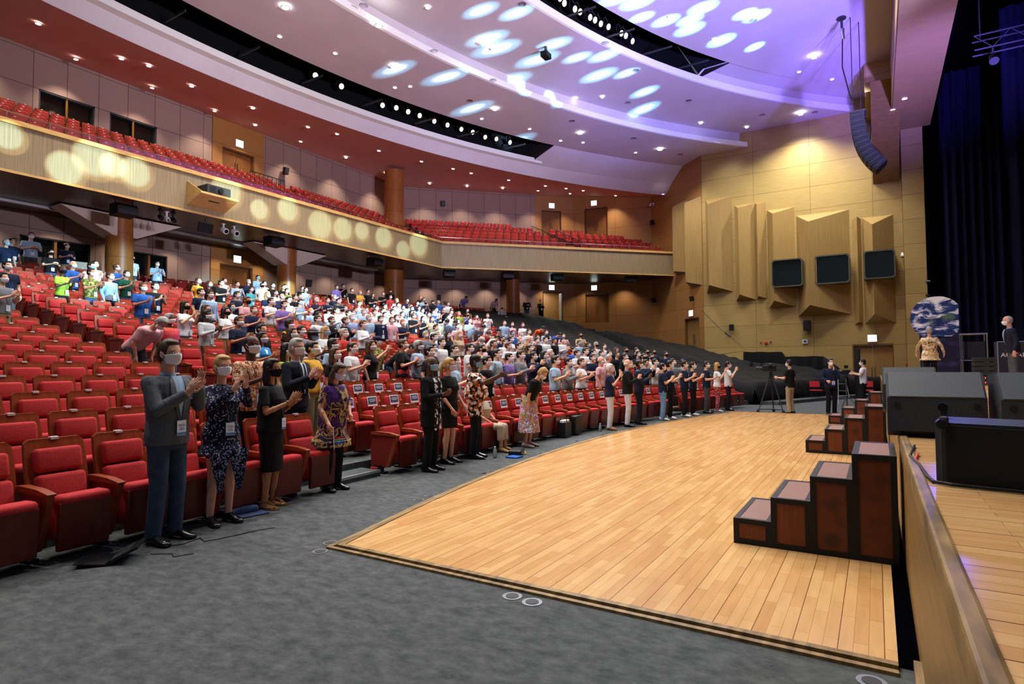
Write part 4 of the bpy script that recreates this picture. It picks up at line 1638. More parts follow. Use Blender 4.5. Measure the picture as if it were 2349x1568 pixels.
SMALL = [(-19.4, 21.1, 15), (-19.4, 17.4, 15), (-18.7, 21.4, 15), (-20.3, 15.3, 15), (-17.9, 26.3, 15), (-16.4, 28.9, 15), (-15.7, 31.4, 15), (-14.7, 32.4, 15), (-12.6, 35.7, 15),
         (-14.9, 18.1, 15.9), (-14.4, 22.1, 15.9), (-13.4, 28.6, 15.9), (-12.1, 29.2, 15.9), (-10.3, 34.4, 15.9), (-8.5, 35.5, 15.9), (-6.3, 37.6, 15.9),
         (-7.2, 25.0, 16.6), (-6.0, 27.8, 16.6), (-3.0, 33.3, 16.6), (-1.6, 35.1, 16.6)]
for i, (x, y, z) in enumerate(SMALL):
    downlight(x, y, z-.02, .11, 'small downlight, %s from the left in the %s ceiling band' % (ORD[i % 9+1], 'middle' if z < 15.5 else 'front' if z < 16.2 else 'stage'), 'small downlights')
BAL = [(-25.3, 9.0), (-25.4, 11.8), (-24.9, 12.6), (-25.3, 14.6), (-25.0, 17.4), (-24.6, 20.3), (-23.9, 21.6), (-24.1, 24.9), (-23.2, 27.6), (-22.4, 29.7), (-22, 31.1), (-20.7, 33.6), (-19.2, 36.0), (-18.2, 37.2), (-17.4, 38.3)]
def zE(x, y):
    xe = arcx(*DE, y)
    return 13.6+(xe-x)/6.5*1.02
for i, (x, y) in enumerate(BAL):
    x = min(x, arcx(*DE, y)-.5)
    downlight(x, y, zE(x, y)-.03, .11, 'slim downlight in the brown balcony ceiling, %s from the left' % ORD[i+1], 'balcony ceiling downlights')
for i, (x, y) in enumerate(WASH_UP):
    downlight(x+.35, y, min(14.58, zE(x+.35, y))-.03, .10, 'wall washer light close to the balcony wall, %s from the left' % ORD[i+1], 'balcony wall washers')
for x, y, z, lab in ((1.47, 33.5, 14.18, 'downlight in the oak soffit over the stage edge, farther left'), (1.02, 34.7, 14.18, 'downlight in the oak soffit over the stage edge, nearer the wall')):
    downlight(x, y, z, .13, lab, 'soffit downlights')
# ceiling speaker grilles
m_gr = M('grille', 'a79a9c', .8)
for i, (x, y, z) in enumerate([(-15.9, 15.6, 15), (-15.7, 19.5, 15), (-15.0, 23, 15), (-17.2, 24.2, 15), (-13.9, 29.2, 15), (-11.9, 33.4, 15), (-11.6, 19.9, 15.9), (-9.9, 24.3, 15.9), (-9.6, 27.4, 15.9), (-11.2, 30.6, 15.9), (-8.3, 32.1, 15.9), (-4.2, 27.2, 16.6), (-5.2, 36.2, 15.9), (-2.6, 37.4, 15.9), (-10.3, 37.6, 15)]):
    mb = MB()
    for rr in (.16, .11, .06):
        vs = []
        for j in range(20):
            a = 2*pi*j/20
            vs += [(x+rr*cos(a), y+rr*sin(a), z-.012), (x+(rr-.02)*cos(a), y+(rr-.02)*sin(a), z-.016)]
        mb.add(vs, [(2*j, (2*j+2) % 40, (2*j+3) % 40, 2*j+1) for j in range(20)])
    o = obj('ceiling_speaker', mb, m_dark, norm=False)
    tag(o, 'round ceiling speaker grille in the %s band, %s from the left' % ('middle' if z < 15.5 else 'front' if z < 16.2 else 'stage', ORD[i+1]), 'speaker', 'ceiling speaker grilles')

# stage lights in the slots
def slot_light(x, y, z, i, slot):
    t = thing('stage_spotlight', 'black stage spotlight with warm lens in the %s slot, %s from the left' % (slot, ORD[i+1]), 'spotlight', (x, y, z), radians(-10), 'spotlights in the %s slot' % slot)
    R = Matrix.Rotation(radians(115), 3, 'Y')
    mb = MB()
    ax = R @ Vector((0, 0, 1))
    mb.tube([tuple(-ax*.32), tuple(-ax*.1), tuple(ax*.16)], [.09, .14, .15], 14)
    obj('body', mb, m_black, t)
    mb = MB()
    mb.tube([tuple(ax*.155), tuple(ax*.17)], [.125, .12], 18)
    obj('lens', mb, m_lampw, t)
    mb = MB()
    mb.tube([(0, -.18, 0), (0, -.18, .3), (0, 0, .4), (0, .18, .3), (0, .18, 0)], .015, 6)
    mb.tube([(0, 0, .4), (0, 0, 1.6)], .02, 6)
    obj('yoke', mb, m_dark, t)
for i, (x, y) in enumerate([(-22.4, 18.5), (-22.2, 19.9), (-22.0, 22.5), (-21.6, 23.1), (-21.4, 23.8), (-21.2, 24.5), (-21.0, 25.5), (-20.7, 26.3), (-20.4, 27.2), (-20.1, 27.9), (-19.9, 28.9), (-19.5, 29.5), (-19.1, 30.4)]):
    slot_light(x+.35, y, 15.2, i, 'rear')
for i, (x, y) in enumerate([(-11.1, 21.5), (-11.1, 21.9), (-10.9, 22.5), (-10.8, 22.8), (-10.6, 23.4), (-10.5, 23.7), (-10.4, 24.1), (-10.2, 24.5), (-9.9, 25.3), (-9.8, 25.6), (-9.7, 26.2)]):
    slot_light(x+.25, y, 16.75, i, 'front')

# wall speakers, exit signs and other fittings
def exit_sign(x, y, z, rz, lab):
    t = thing('exit_sign', lab, 'sign', (x, y, z), rz, None)
    mb = MB()
    mb.rbox((.03, 0, 0), (.03, .23, .2), bev=.01, seg=1)
    obj('housing', mb, m_white, t)
    mb = MB()
    mb.box(.061, .064, -.21, .21, -.18, .18)
    obj('face', mb, m_exit, t)
    mb = MB()       # running figure
    g = .066
    mb.box(.064, g, -.02, .02, .07, .11)
    mb.extr([(-.03, .06), (.03, .06), (.03, -.03), (-.03, -.03)], (.064, 0, 0), (0, 1, 0), (0, 0, 1), (.002, 0, 0))
    mb.extr([(-.03, -.03), (.0, -.03), (-.07, -.12), (-.10, -.12)], (.064, 0, 0), (0, 1, 0), (0, 0, 1), (.002, 0, 0))
    mb.extr([(.0, -.03), (.03, -.03), (.09, -.11), (.06, -.13)], (.064, 0, 0), (0, 1, 0), (0, 0, 1), (.002, 0, 0))
    obj('pictogram', mb, M('exit_green', '5fbf96', .6, emit='bff5da', es=1.2), t)
def on(a, b, u, off=.02):
    p, d = along(a, b, u, off)
    return p.x, p.y, atan2(-d.x, d.y)
x, y, r = on(P0, P1, uy(19.3), .06); exit_sign(x, y, 7.35, r, 'lit exit sign over the stalls back wall door')
x, y, r = on(P0, P1, uy(19.35), .06); exit_sign(x, y, 13.6, r, 'lit exit sign over the balcony back wall door')
x, y, r = on(PM, P2, 1.25); exit_sign(x, y, 7.55, r, 'lit exit sign over the open corner doorway')
x, y, r = on(PM, P2, 1.3); exit_sign(x, y, 13.85, r, 'lit exit sign over the balcony door by the stairs')
x, y, r = on(P2, P3, 1.45); exit_sign(x, y, 7.5, r, 'lit exit sign over the closed stalls double door')
x, y, r = on(P2, P3, 1.5); exit_sign(x, y, 14.0, r, 'lit exit sign over the upper balcony double door')
x, y, r = on(P3, P4, 4.9); exit_sign(x, y, 4.98, r, 'lit exit sign over the door in the angled wall')
x, y, r = on(P4, P5, 9.24-.15); exit_sign(x, y, 3.02, r, 'lit exit sign over the side wall door by the stage')
def wall_speaker(x, y, z, rz, s, lab, tilt=12, grp=None):
    t = thing('wall_speaker', lab, 'speaker', (x, y, z), rz, grp)
    R = Matrix.Rotation(radians(tilt), 3, 'Y')
    mb = MB()
    mb.rbox((.16*s+.05, 0, 0), (.12*s, .14*s, .2*s), R, .02*s, 2)
    obj('cabinet', mb, m_black, t)
    mb = MB()
    mb.box(0, .08, -.03, .03, -.04, .04)
    obj('bracket', mb, m_dark, t)
    mb = MB()
    f = R @ Vector((.122*s, 0, 0))
    mb.obox((.16*s+.05+f.x, 0, f.z), R @ Vector((.003, 0, 0)), (0, .12*s, 0), R @ Vector((0, 0, .175*s)))
    obj('grille', mb, m_dark, t)
x, y, r = on(P0, P1, uy(22.2)); wall_speaker(x, y, 12.9, r, 1, 'black speaker on the balcony back wall right of the door')
x, y, r = on(P1, PM, 2.9); wall_speaker(x, y, 13.5, r, 1, 'black speaker on the balcony corner wall')
x, y, r = on(P0, P1, uy(23.9)); wall_speaker(x, y, 6.6, r, 1, 'black speaker on the stalls back wall')
x, y, r = on(P1, PM, 2.6); wall_speaker(x, y, 6.6, r, 1, 'black speaker on the corner wall under the balcony')
x, y, r = on(P4, P5, 1.7); wall_speaker(x, y, 3.9, r, .9, 'small black speaker on the side wall, left of the large one')
x, y, r = on(P4, P5, 5.9); wall_speaker(x, y, 3.85, r-0.0, 1.4, 'large black speaker on the side wall under the middle window')
x, y, r = on(P3, P4, .5); wall_speaker(x, y, 6.3, r, .9, 'black speaker low on the angled wall')
x, y, r = on(P3, P4, .45); wall_speaker(x, y, 12.0, r, .9, 'black speaker high on the angled wall')
x, y, r = on(P3, P4, 5.2); wall_speaker(x, y, 5.9, r, .8, 'grey box speaker above the angled wall exit sign')
# black speakers hung from the soffit
for i, (X, Y) in enumerate([(-23.9, 11.3), (-24, 17.9), (-24, 24.5), (-23.1, 30.2), (-20.4, 32.9), (-18.0, 35.3), (-14.3, 39.0)]):
    r = 0 if i < 3 else atan2(-dC.x, dC.y)
    t = thing('soffit_speaker', 'black angled speaker hanging under the balcony, %s from the left' % ORD[i+1], 'speaker', (X, Y, zb), r, 'speakers under the balcony')
    mb = MB()
    mb.extr([(-.3, -.08), (.22, -.08), (.34, -.2), (.3, -.48), (-.3, -.52)], (0, -.36, 0), (1, 0, 0), (0, 0, 1), (0, .72, 0))
    obj('cabinet', mb, m_black, t)
    mb = MB()
    mb.obox((.325, 0, -.34), (.003, 0, .0006), (0, .33, 0), (-.02, 0, .13))
    obj('grille', mb, m_dark, t)
    mb = MB()
    mb.tube([(0, -.3, -.06), (0, -.3, .05)], .02, 6)
    mb.tube([(0, .3, -.06), (0, .3, .05)], .02, 6)
    obj('bracket', mb, m_dark, t)
# moving heads and monitor under the balcony
for i, (Y, m_, lb) in enumerate([(12.55, m_black, 'left black clip spotlight under the balcony'), (12.8, m_white, 'white dome camera under the balcony'), (13.05, m_black, 'right black clip spotlight under the balcony'), (15.2, m_white, 'left white moving head under the balcony'), (15.7, m_white, 'right white moving head under the balcony')]):
    t = thing('hanging_fixture', lb, 'fixture', (-23.75, Y, zb-.0))
    mb = MB()
    mb.tube([(0, 0, .05), (0, 0, -.22)], .035, 10)
    mb.tube([(0, 0, 0), (0, 0, -.05)], .09, 14)
    obj('base', mb, m_, t)
    mb = MB()
    s = 1.25 if i > 2 else .8
    mb.tube([(-.1*s, 0, -.24), (.02, 0, -.3), (.16*s, 0, -.38)], [.08*s, .11*s, .1*s], 12)
    obj('head', mb, m_, t)
    mb = MB()
    mb.tube([(.155*s, 0, -.377), (.17*s, 0, -.387)], .07*s, 12)
    obj('lens', mb, m_glass, t)
t = thing('hanging_monitor', 'small black monitor hanging under the balcony', 'monitor', (-23.7, 14.35, zb))
mb = MB(); mb.tube([(0, 0, .05), (0, 0, -.2)], .02, 8); obj('bracket', mb, m_dark, t)
mb = MB(); mb.rbox((.02, 0, -.38), (.03, .32, .2), Matrix.Rotation(radians(15), 3, 'Y'), .01, 1); obj('screen', mb, m_black, t)

# columns
for i, (X, Y, r, z0, z1, lab, capz) in enumerate([(-26.5, 12.4, .5, 2, 7.85, 'round brown column under the balcony, leftmost', 1), (-26.5, 20.56, .47, 2, 7.85, 'round brown column under the balcony with a lit sleeve', 1),
                                         (-26.6, 28.9, .62, 2, 14.35, 'tall round brown column rising through the balcony to the ceiling', 0), (-22.3, 36.7, .5, 2, 7.85, 'round brown column before the corner wall', 0)]):
    t = thing('column', lab, 'column', (X, Y, z0))
    mb = MB()
    mb.cyl((0, 0), r, 0, z1-z0, 40)
    obj('shaft', mb, m_col, t, smooth=40)
    for z in ((7.0, 11.6, 13.0) if z1 > 10 else (6.1, 7.1)):
        mb = MB()
        mb.cyl((0, 0), r+.006, z-z0, z-z0+.015, 40)
        obj('seam', mb, m_seatp, t)
    if capz:
        mb = MB()
        for s in (-1, 1):
            mb.extr([(s*.3, 7.8-z0), (s*2.3, 7.8-z0), (s*.45, 6.95-z0), (s*.3, 6.95-z0)], (-.45, 0, 0), (0, 1, 0), (0, 0, 1), (.9, 0, 0))
        obj('bracket', mb, M('bracket_plaster', 'cbb9ad', .8), t)

# ceiling camera, line array
t = thing('ceiling_camera', 'black camera box hanging from the middle ceiling', 'camera', (-12.3, 23.2, 15.93))
mb = MB(); mb.tube([(0, 0, 0), (0, 0, -.28)], .07, 10); obj('stem', mb, m_dark, t)
mb = MB(); mb.rbox((0, 0, -.42), (.16, .24, .12), None, .02, 2); obj('body', mb, m_black, t)
t = thing('line_array', 'curved blue-black line array loudspeaker hanging by the stage opening', 'loudspeaker', (-.38, 29.5, 0))
m_arr = M('array_blue_lit', '070b18', .6)  # black cabinets, the blue light falling on them is painted into the colour
def arr_pt(s):
    # s along the curve: falls, then swings towards the stage
    a = radians(-2+40*s**1.4)
    return a
px_, pz_ = -.05, 12.35
for i in range(11):
    a = radians(2+ (i/10)**1.5*42)
    mb = MB()
    dx, dz = sin(a), -cos(a)
    nx, nz = -cos(a), -sin(a)
    c = Vector((px_+dx*.12, 0, pz_+dz*.12))
    f = Vector((dx, 0, dz))
    g = Vector((nx, 0, nz))
    mb.obox(c, f*.118, (0, .42, 0), g*.27)
    cab = obj('cabinet', mb, m_arr, t)
    mb = MB()
    mb.obox(c+g*.272, f*.09, (0, .36, 0), g*.006)
    mb.obox(c+Vector((0, -.425, 0)), f*.03, (0, .006, 0), g*.18)
    obj('grille', mb, m_dark, cab)
    px_ += dx*.24
    pz_ += dz*.24
mb = MB()
mb.rbox((-.02, 0, 12.42), (.3, .36, .05), bev=.01, seg=1)
obj('fly_frame', mb, m_dark, t)
for yy in (-.3, .3):
    mb = MB()
    mb.tube([(-.05+yy*.5, yy, 12.45), (-.05+yy*.5, yy, 16.62)], .018, 6)
    obj('chain', mb, m_dark, t)
mb = MB()
mb.tube([(.2, .3, 12.4), (.45, .35, 11.8), (.38, .35, 11.2), (.75, .35, 10.7), (.9, .3, 10.3)], .02, 6)
mb.tube([(-.5, -.3, 16.2), (-.55, -.3, 14.5), (-.3, -.3, 13.2), (.0, -.3, 12.6)], .025, 6)
obj('cable', mb, m_black, t)
t = thing('chain_hoist', 'small hoist hook hanging from the ceiling above the line array', 'hoist', (-.9, 29, 16.58))
mb = MB(); mb.tube([(0, 0, 0), (0, 0, -.06)], .18, 16); mb.tube([(0, 0, 0), (0, 0, -.5)], .05, 8); obj('mount', mb, m_dark, t)
mb = MB(); mb.tube([(0, 0, -.5), (.05, 0, -.95)], [.1, .06], 10); obj('hook', mb, m_chrome, t)

# ------------------------------------------------------------------ people
def remesh(mb, voxel, smooth=3, dec=None):
    me = mb.mesh('tmp')
    o = bpy.data.objects.new('tmp', me)
    COL.objects.link(o)
    md = o.modifiers.new('r', 'REMESH')
    md.mode = 'VOXEL'
    md.voxel_size = voxel
    if smooth:
        ms = o.modifiers.new('s', 'SMOOTH')
        ms.factor = .5
        ms.iterations = smooth
    if dec:
        dc = o.modifiers.new('d', 'DECIMATE')
        dc.ratio = dec
    dg = bpy.context.evaluated_depsgraph_get()
    r = bpy.data.meshes.new_from_object(o.evaluated_get(dg))
    bpy.data.objects.remove(o)
    bpy.data.meshes.remove(me)
    r.polygons.foreach_set('use_smooth', [True]*len(r.polygons))
    r.materials.clear()
    return r
def cone(mb, p0, p1, r0, r1, round_=(1, 1), n=14):
    p0, p1 = Vector(p0), Vector(p1)
    mb.tube([p0, p1], [r0, r1], n)
    if round_[0]:
        mb.ell(p0, r0*.995, n, 8)
    if round_[1]:
        mb.ell(p1, r1*.995, n, 8)

class Pose:
    """torso frame tilted by lean about the hips; joints given as (forward, left, up the torso)"""
    def __init__(s, kind='c', sex='M', lean=0, sit=False, fat=1.0, spread=.1, headturn=0, nod=0):
        s.kind, s.sex, s.sit, s.fat = kind, sex, sit, fat
        if kind == 'b':
            lean = .85
        if sit:
            lean = -.05
        s.lean = lean
        s.hipz = .93 if not sit else .50
        s.u = Vector((sin(lean), 0, cos(lean)))
        s.f = Vector((cos(lean), 0, -sin(lean)))
        s.o = Vector((0 if not (kind == 'b') else -.12, 0, s.hipz))
        s.sh = .175 if sex == 'M' else .155
        s.spread = spread
        s.nod = nod if kind != 'b' else .35
        s.turn = headturn
        hb = s.T(.0, 0, .57)
        a = s.lean*.75+s.nod
        s.hu = Vector((sin(a), 0, cos(a)))
        s.hf = Vector((cos(a), 0, -sin(a)))
        s.hc = s.T(0, 0, .555)+s.hu*.145+s.hf*.015
        s.hrot = Euler((0, a, 0)).to_matrix() @ Euler((0, 0, headturn)).to_matrix()
        sg = s.sh+.045
        A = {
            'c': [((.06, sg+.03, .20), (.27, .065, .31), (.45, -.10, .85), (0, -1, 0), .25)],
            'u': [((.10, sg+.03, .26), (.25, .075, .47), (.30, -.10, .95), (0, -1, 0), .2)],
            'p': [((.05, sg+.02, .20), (.25, .085, .24), (.8, -.45, .35), (0, -.5, .8), .9)],
            'd': [((-.03, sg+.03, .20), (.05, sg+.03, -.04), (.12, -.05, -1), (0, -1, 0), .5)],
            'h': [((.12, sg+.16, .46), (.06, .17, .66), (-.25, -.5, .8), (-.3, -1, 0), .5)],
            'b': [((.12, sg, .20), (.30, sg-.06, .02), (.7, -.05, -.7), (0, -1, 0), .4)],
            's': [((.05, sg+.02, .22), (.27, .10, .05), (.9, -.35, -.1), (0, -.3, -1), .4)],
        }
        s.arms = A.get(kind, A['c'])[0]
        s.arm_override = {}
    def T(s, f, l, h):
        return s.o+s.f*f+Vector((0, l, 0))+s.u*h
    def D(s, d):
        return (s.f*d[0]+Vector((0, d[1], 0))+s.u*d[2]).normalized()
    def arm(s, side):
        e, w, hd, pn, curl = s.arm_override.get(side, s.arms)
        m = lambda v: (v[0], v[1]*side, v[2])
        sh = s.T(-.005, side*(s.sh+.01), .445)
        return sh, s.T(*m(e)), s.T(*m(w)), s.D(m(hd)), s.D(m(pn)), curl
    def legs(s):
        out = []
        for sd in (-1, 1):
            if s.sit:
                hip, kn, an = Vector((.0, sd*.09, .52)), Vector((.44, sd*.10, .50)), Vector((.46, sd*.09, .09))
            elif s.kind == 'b':
                hip, kn, an = Vector((-.10, sd*.09, .9)), Vector((.03, sd*.10, .49)), Vector((-.05, sd*s.spread, .09))
            else:
                hip, kn, an = Vector((0, sd*.085, .9)), Vector((.02, sd*(.085+s.spread)/2, .49)), Vector((-.02, sd*s.spread, .09))
            out.append((hip, kn, an))
        return out
def rings(mb, pose, R, n=20, z0cap=True):
    vs, fs = [], []
    for h, f, rx, ry in R:
        c = pose.T(f, 0, h)
        for k in range(n):
            a = 2*pi*k/n
            ca, sa = cos(a), sin(a)
            vs.append(c+pose.f*rx*(abs(ca)**.85)*(1 if ca > 0 else -1)+Vector((0, ry*(abs(sa)**.85)*(1 if sa > 0 else -1), 0)))
    m = len(R)
    for i in range(m-1):
        for k in range(n):
            fs.append((i*n+k, i*n+(k+1) % n, (i+1)*n+(k+1) % n, (i+1)*n+k))
    fs.append(tuple(range(n-1, -1, -1)))
    fs.append(tuple((m-1)*n+k for k in range(n)))
    mb.add(vs, fs)
def torso_rings(pose, g=0, h0=-.10, top=.50):
    F = pose.fat
    if pose.sex == 'M':
        R = [(-.10, 0, .105, .155), (0, 0, .112, .163), (.12, .004, .108*F, .150*F), (.25, .004, .112*F, .162*F**.5), (.36, .004, .115, .178), (.44, 0, .10, .178), (.475, -.004, .086, .150), (.50, -.006, .072, .112), (.54, -.008, .058, .062)]
    else:
        R = [(-.10, 0, .112, .168), (0, -.003, .118, .172), (.12, .0, .095*F, .128*F), (.25, .006, .108*F, .142*F**.5), (.34, .018, .125, .152), (.42, .006, .098, .150), (.49, -.006, .066, .10), (.54, -.008, .05, .052)]
    out = [(h, f, rx+g, ry+g) for h, f, rx, ry in R if h0 <= h <= top]
    return out
def hand(mb, w, d, pn, side, curl, k=1.0):
    """palm, four unequal bent fingers and a thumb leaving the side of the palm"""
    lat = d.cross(pn).normalized()
    up = lat*(1 if side > 0 else -1)        # thumb side
    pn = lat.cross(d).normalized()*(1 if lat.cross(d).dot(pn) > 0 else -1)
    R = Matrix((d, lat, pn)).transposed()
    mb.ell(w+d*.048*k, (.054*k, .041*k, .017*k), 14, 8, rot=R)
    cone(mb, w-d*.01, w+d*.03*k, .027*k, .028*k)
    for i, (o, L) in enumerate(((.031, .066), (.0105, .076), (-.0105, .071), (-.030, .055))):
        b = w+d*.088*k+up*o*k-d*abs(o-.01)*.25
        a = curl*(.55+.12*i)
        d1 = (d*cos(a)+pn*sin(a)).normalized()
        d2 = (d*cos(a*2.1)+pn*sin(a*2.1)).normalized()
        m = b+d1*L*.52*k
        e = m+d2*L*.5*k
        fan = up*(o*.35)*k
        cone(mb, b-d*.02, m+fan*.5, .0098*k, .0088*k, n=8)
        cone(mb, m+fan*.5, e+fan, .0088*k, .0075*k, n=8)
    tb = w+d*.028*k+up*.030*k
    t1 = tb+(d*.6+up*.75+pn*.25).normalized()*.04*k
    t2 = t1+(d*.9+up*.25+pn*.3).normalized()*.032*k
    cone(mb, tb, t1, .0135*k, .0112*k, n=8)
    cone(mb, t1, t2, .0112*k, .009*k, n=8)
def head(mb, p, big=1):
    c, R = p.hc, p.hrot
    def q(x, y, z):
        return c+R @ Vector((x, y, z))
    mb.ell(q(-.008, 0, .02), (.096, .076, .098), 20, 14, rot=R)
    mb.ell(q(.018, 0, -.045), (.068, .058, .066), 16, 10, rot=R)
    mb.ell(q(.045, 0, -.085), (.038, .036, .026), 12, 8, rot=R)
    mb.ell(q(.070, 0, .022), (.020, .055, .014), 12, 8, rot=R)          # brow
    for s in (-1, 1):
        mb.ell(q(.055, s*.036, -.030), (.03, .024, .022), 10, 8, rot=R)  # cheek
        mb.ell(q(-.008, s*.079, -.008), (.020, .009, .031), 10, 8, rot=R)  # ear
    cone(mb, q(.082, 0, .012), q(.104, 0, -.030), .008, .0135, n=10)      # nose
    mb.ell(q(.082, 0, -.066), (.010, .022, .007), 10, 6, rot=R)          # lips
    mb.ell(q(.080, 0, -.076), (.010, .018, .007), 10, 6, rot=R)
    nb = p.T(-.01, 0, .50)
    cone(mb, nb, c+R @ Vector((-.02, 0, -.05)), .058 if p.sex == 'M' else .048, .054 if p.sex == 'M' else .045)
def body_mesh(p, voxel, skirt=False, shoes=True, arms=True):
    mb = MB()
    rings(mb, p, torso_rings(p))
    head(mb, p)
    k = 1 if p.sex == 'M' else .9
    for sd in (-1, 1):
        sh, el, wr, hd, pn, curl = p.arm(sd)
        mb.ell(sh, .054*k, 12, 8)
        cone(mb, sh, el, .047*k, .037*k)
        cone(mb, el, wr, .036*k, .025*k)
        m = el.lerp(wr, .3)
        mb.ell(m, .039*k, 12, 8)
        hand(mb, wr, hd, pn, sd, curl, 1.0 if p.sex == 'M' else .92)
    for hip, kn, an in p.legs():
        cone(mb, hip, kn, .080, .053)
        cone(mb, kn, an, .052, .036)
        mb.ell(kn.lerp(an, .28)+Vector((-.018, 0, 0)), (.05, .046, .11), 12, 8)
        cone(mb, an+Vector((-.02, 0, -.045)), an+Vector((.14, 0, -.068)), .033, .013)
        mb.ell(an+Vector((.055, 0, -.066)), (.11, .036, .018), 12, 8)
    return remesh(mb, voxel, 3)
def top_mesh(p, voxel, sleeve='tee', hem=-.12, g=.016, flare=0, dress=None):
    mb = MB()
    R = torso_rings(p, g)
    hem_r = R[0]
    if dress is not None:
        # dress: rings go down the legs in world space
        pass
    R = [(h, f, rx, ry) for h, f, rx, ry in R if h > hem+.02]
    b = torso_rings(p, g)[0]
    R = [(hem, 0, b[2]+flare+.004, b[3]+flare+.004)]+R
    if sleeve != 'tank':
        R[-1] = (R[-1][0], R[-1][1], R[-1][2]+.0, R[-1][3]+.02)
    rings(mb, p, R)
    nb = p.T(-.012, 0, .47)
    if sleeve in ('tee', 'long', 'jacket'):
        cone(mb, nb, p.T(-.008, 0, .515), .088, .066, (0, 0))
    k = 1 if p.sex == 'M' else .9
    if sleeve != 'tank':
        for sd in (-1, 1):
            sh, el, wr, hd, pn, curl = p.arm(sd)
            mb.ell(sh, .066*k, 12, 8)
            cone(mb, sh.lerp(p.T(0, 0, .42), .3), sh, .07*k, .064*k)
            if sleeve == 'tee':
                e = sh.lerp(el, .72)
                cone(mb, sh, e, .062*k, .062*k, (1, 0))
            else:
                gg = .007 if sleeve == 'jacket' else 0
                cone(mb, sh, el, .060*k+gg, .049*k+gg)
                cone(mb, el, el.lerp(wr, .95), .048*k+gg, .037*k+gg, (1, 0))
    else:
        for sd in (-1, 1):
            cone(mb, p.T(0, sd*.09, .42), p.T(-.01, sd*.08, .50), .045, .03)
    return remesh(mb, voxel, 2)
def bottom_mesh(p, voxel, kind='trousers', length=1.0):
    mb = MB()
    if kind == 'trousers':
        R = [(-.13, 0, .115, .165), (-.02, 0, .124, .176), (.07, 0, .118, .165)]
        rings(mb, p, R)
        for hip, kn, an in p.legs():
            cone(mb, hip, kn, .096, .070)
            e = kn.lerp(an, length)
            cone(mb, kn, e+Vector((0, 0, -.03 if length > .9 else 0)), .070, .064 if length > .9 else .072, (1, 0))
    else:   # skirt from the waist to a fraction of the leg
        zt_, zb_ = p.hipz+.14, p.hipz-.80*length
        vs, fs, n, m = [], [], 28, 7
        flare = .11 if kind == 'flare' else .0
        for i in range(m):
            t = i/(m-1)
            z = zt_+(zb_-zt_)*t
            rx = (.112, .128, .128, .122, .118, .115, .112)[i]+flare*t
            ry = (.145, .180, .186, .180, .175, .172, .168)[i]+flare*t
            for k in range(n):
                a = 2*pi*k/n
                w_ = 1+(.08*t*cos(7*a) if kind == 'flare' else 0)
                vs.append((p.o.x+rx*cos(a)*w_+(.02*t), ry*sin(a)*w_, z))
        for i in range(m-1):
            for k in range(n):
                fs.append((i*n+k, (i+1)*n+k, (i+1)*n+(k+1) % n, i*n+(k+1) % n))
        fs.append(tuple(range(n)))
        fs.append(tuple((m-1)*n+k for k in range(n-1, -1, -1)))
        mb.add(vs, fs)
    return remesh(mb, voxel, 2)
# head-local pieces: origin at the head centre, +X forward
def hair_mesh(style, voxel):
    mb = MB()
    if style in ('short', 'cap', 'curly', 'bun', 'pony', 'long', 'scarf', 'hat'):
        mb.ell((-.020, 0, .028), (.094, .086, .102), 18, 12)
        mb.ell((-.045, 0, -.01), (.065, .082, .09), 14, 10)
    if style == 'short':
        mb.ell((.022, 0, .092), (.058, .058, .034), 12, 8)
        mb.ell((-.02, .01, .10), (.065, .06, .034), 12, 8)
    if style == 'fringe':
        mb.ell((-.045, 0, -.005), (.063, .084, .062), 16, 10)
    if style == 'thin':
        mb.ell((-.030, 0, .018), (.085, .083, .098), 18, 12)
    if style == 'curly':
        for i in range(46):
            a, b = i*2.4, -.5+1.9*((i*.618) % 1)
            mb.ell((-.025+.085*cos(a)*cos(b), .088*sin(a)*cos(b), .045+.09*sin(b)), .026+.008*(i % 3)/2, 8, 6)
    if style == 'bun':
        mb.ell((-.11, 0, .03), .042, 12, 8)
        mb.ell((.02, 0, .085), (.06, .062, .035), 12, 8)
    if style == 'pony':
        mb.ell((.02, 0, .085), (.06, .062, .035), 12, 8)
        cone(mb, (-.11, 0, .02), (-.14, 0, -.06), .034, .038)
        cone(mb, (-.14, 0, -.06), (-.12, 0, -.24), .038, .012)
    if style in ('long', 'scarf'):
        mb.ell((.012, 0, .09), (.065, .066, .036), 12, 8)
        for s in (-1, 1):
            cone(mb, (-.02, s*.072, .0), (-.015, s*.085, -.16), .028, .030)
            cone(mb, (-.015, s*.085, -.16), (-.02, s*.08, -.25), .030, .012)
        mb.ell((-.06, 0, -.10), (.05, .088, .15), 14, 10)
    if style == 'scarf':
        mb.ell((-.01, 0, -.10), (.075, .085, .06), 14, 10)
    if style == 'cap':
        mb.ell((-.005, 0, .06), (.105, .09, .075), 16, 10)
        mb.ell((.11, 0, .055), (.06, .065, .010), 14, 6)
    if style == 'hat':
        mb.ell((-.005, 0, .085), (.10, .085, .075), 16, 10)
        mb.ell((0, 0, .06), (.19, .17, .014), 20, 6)
    return remesh(mb, voxel, 2)
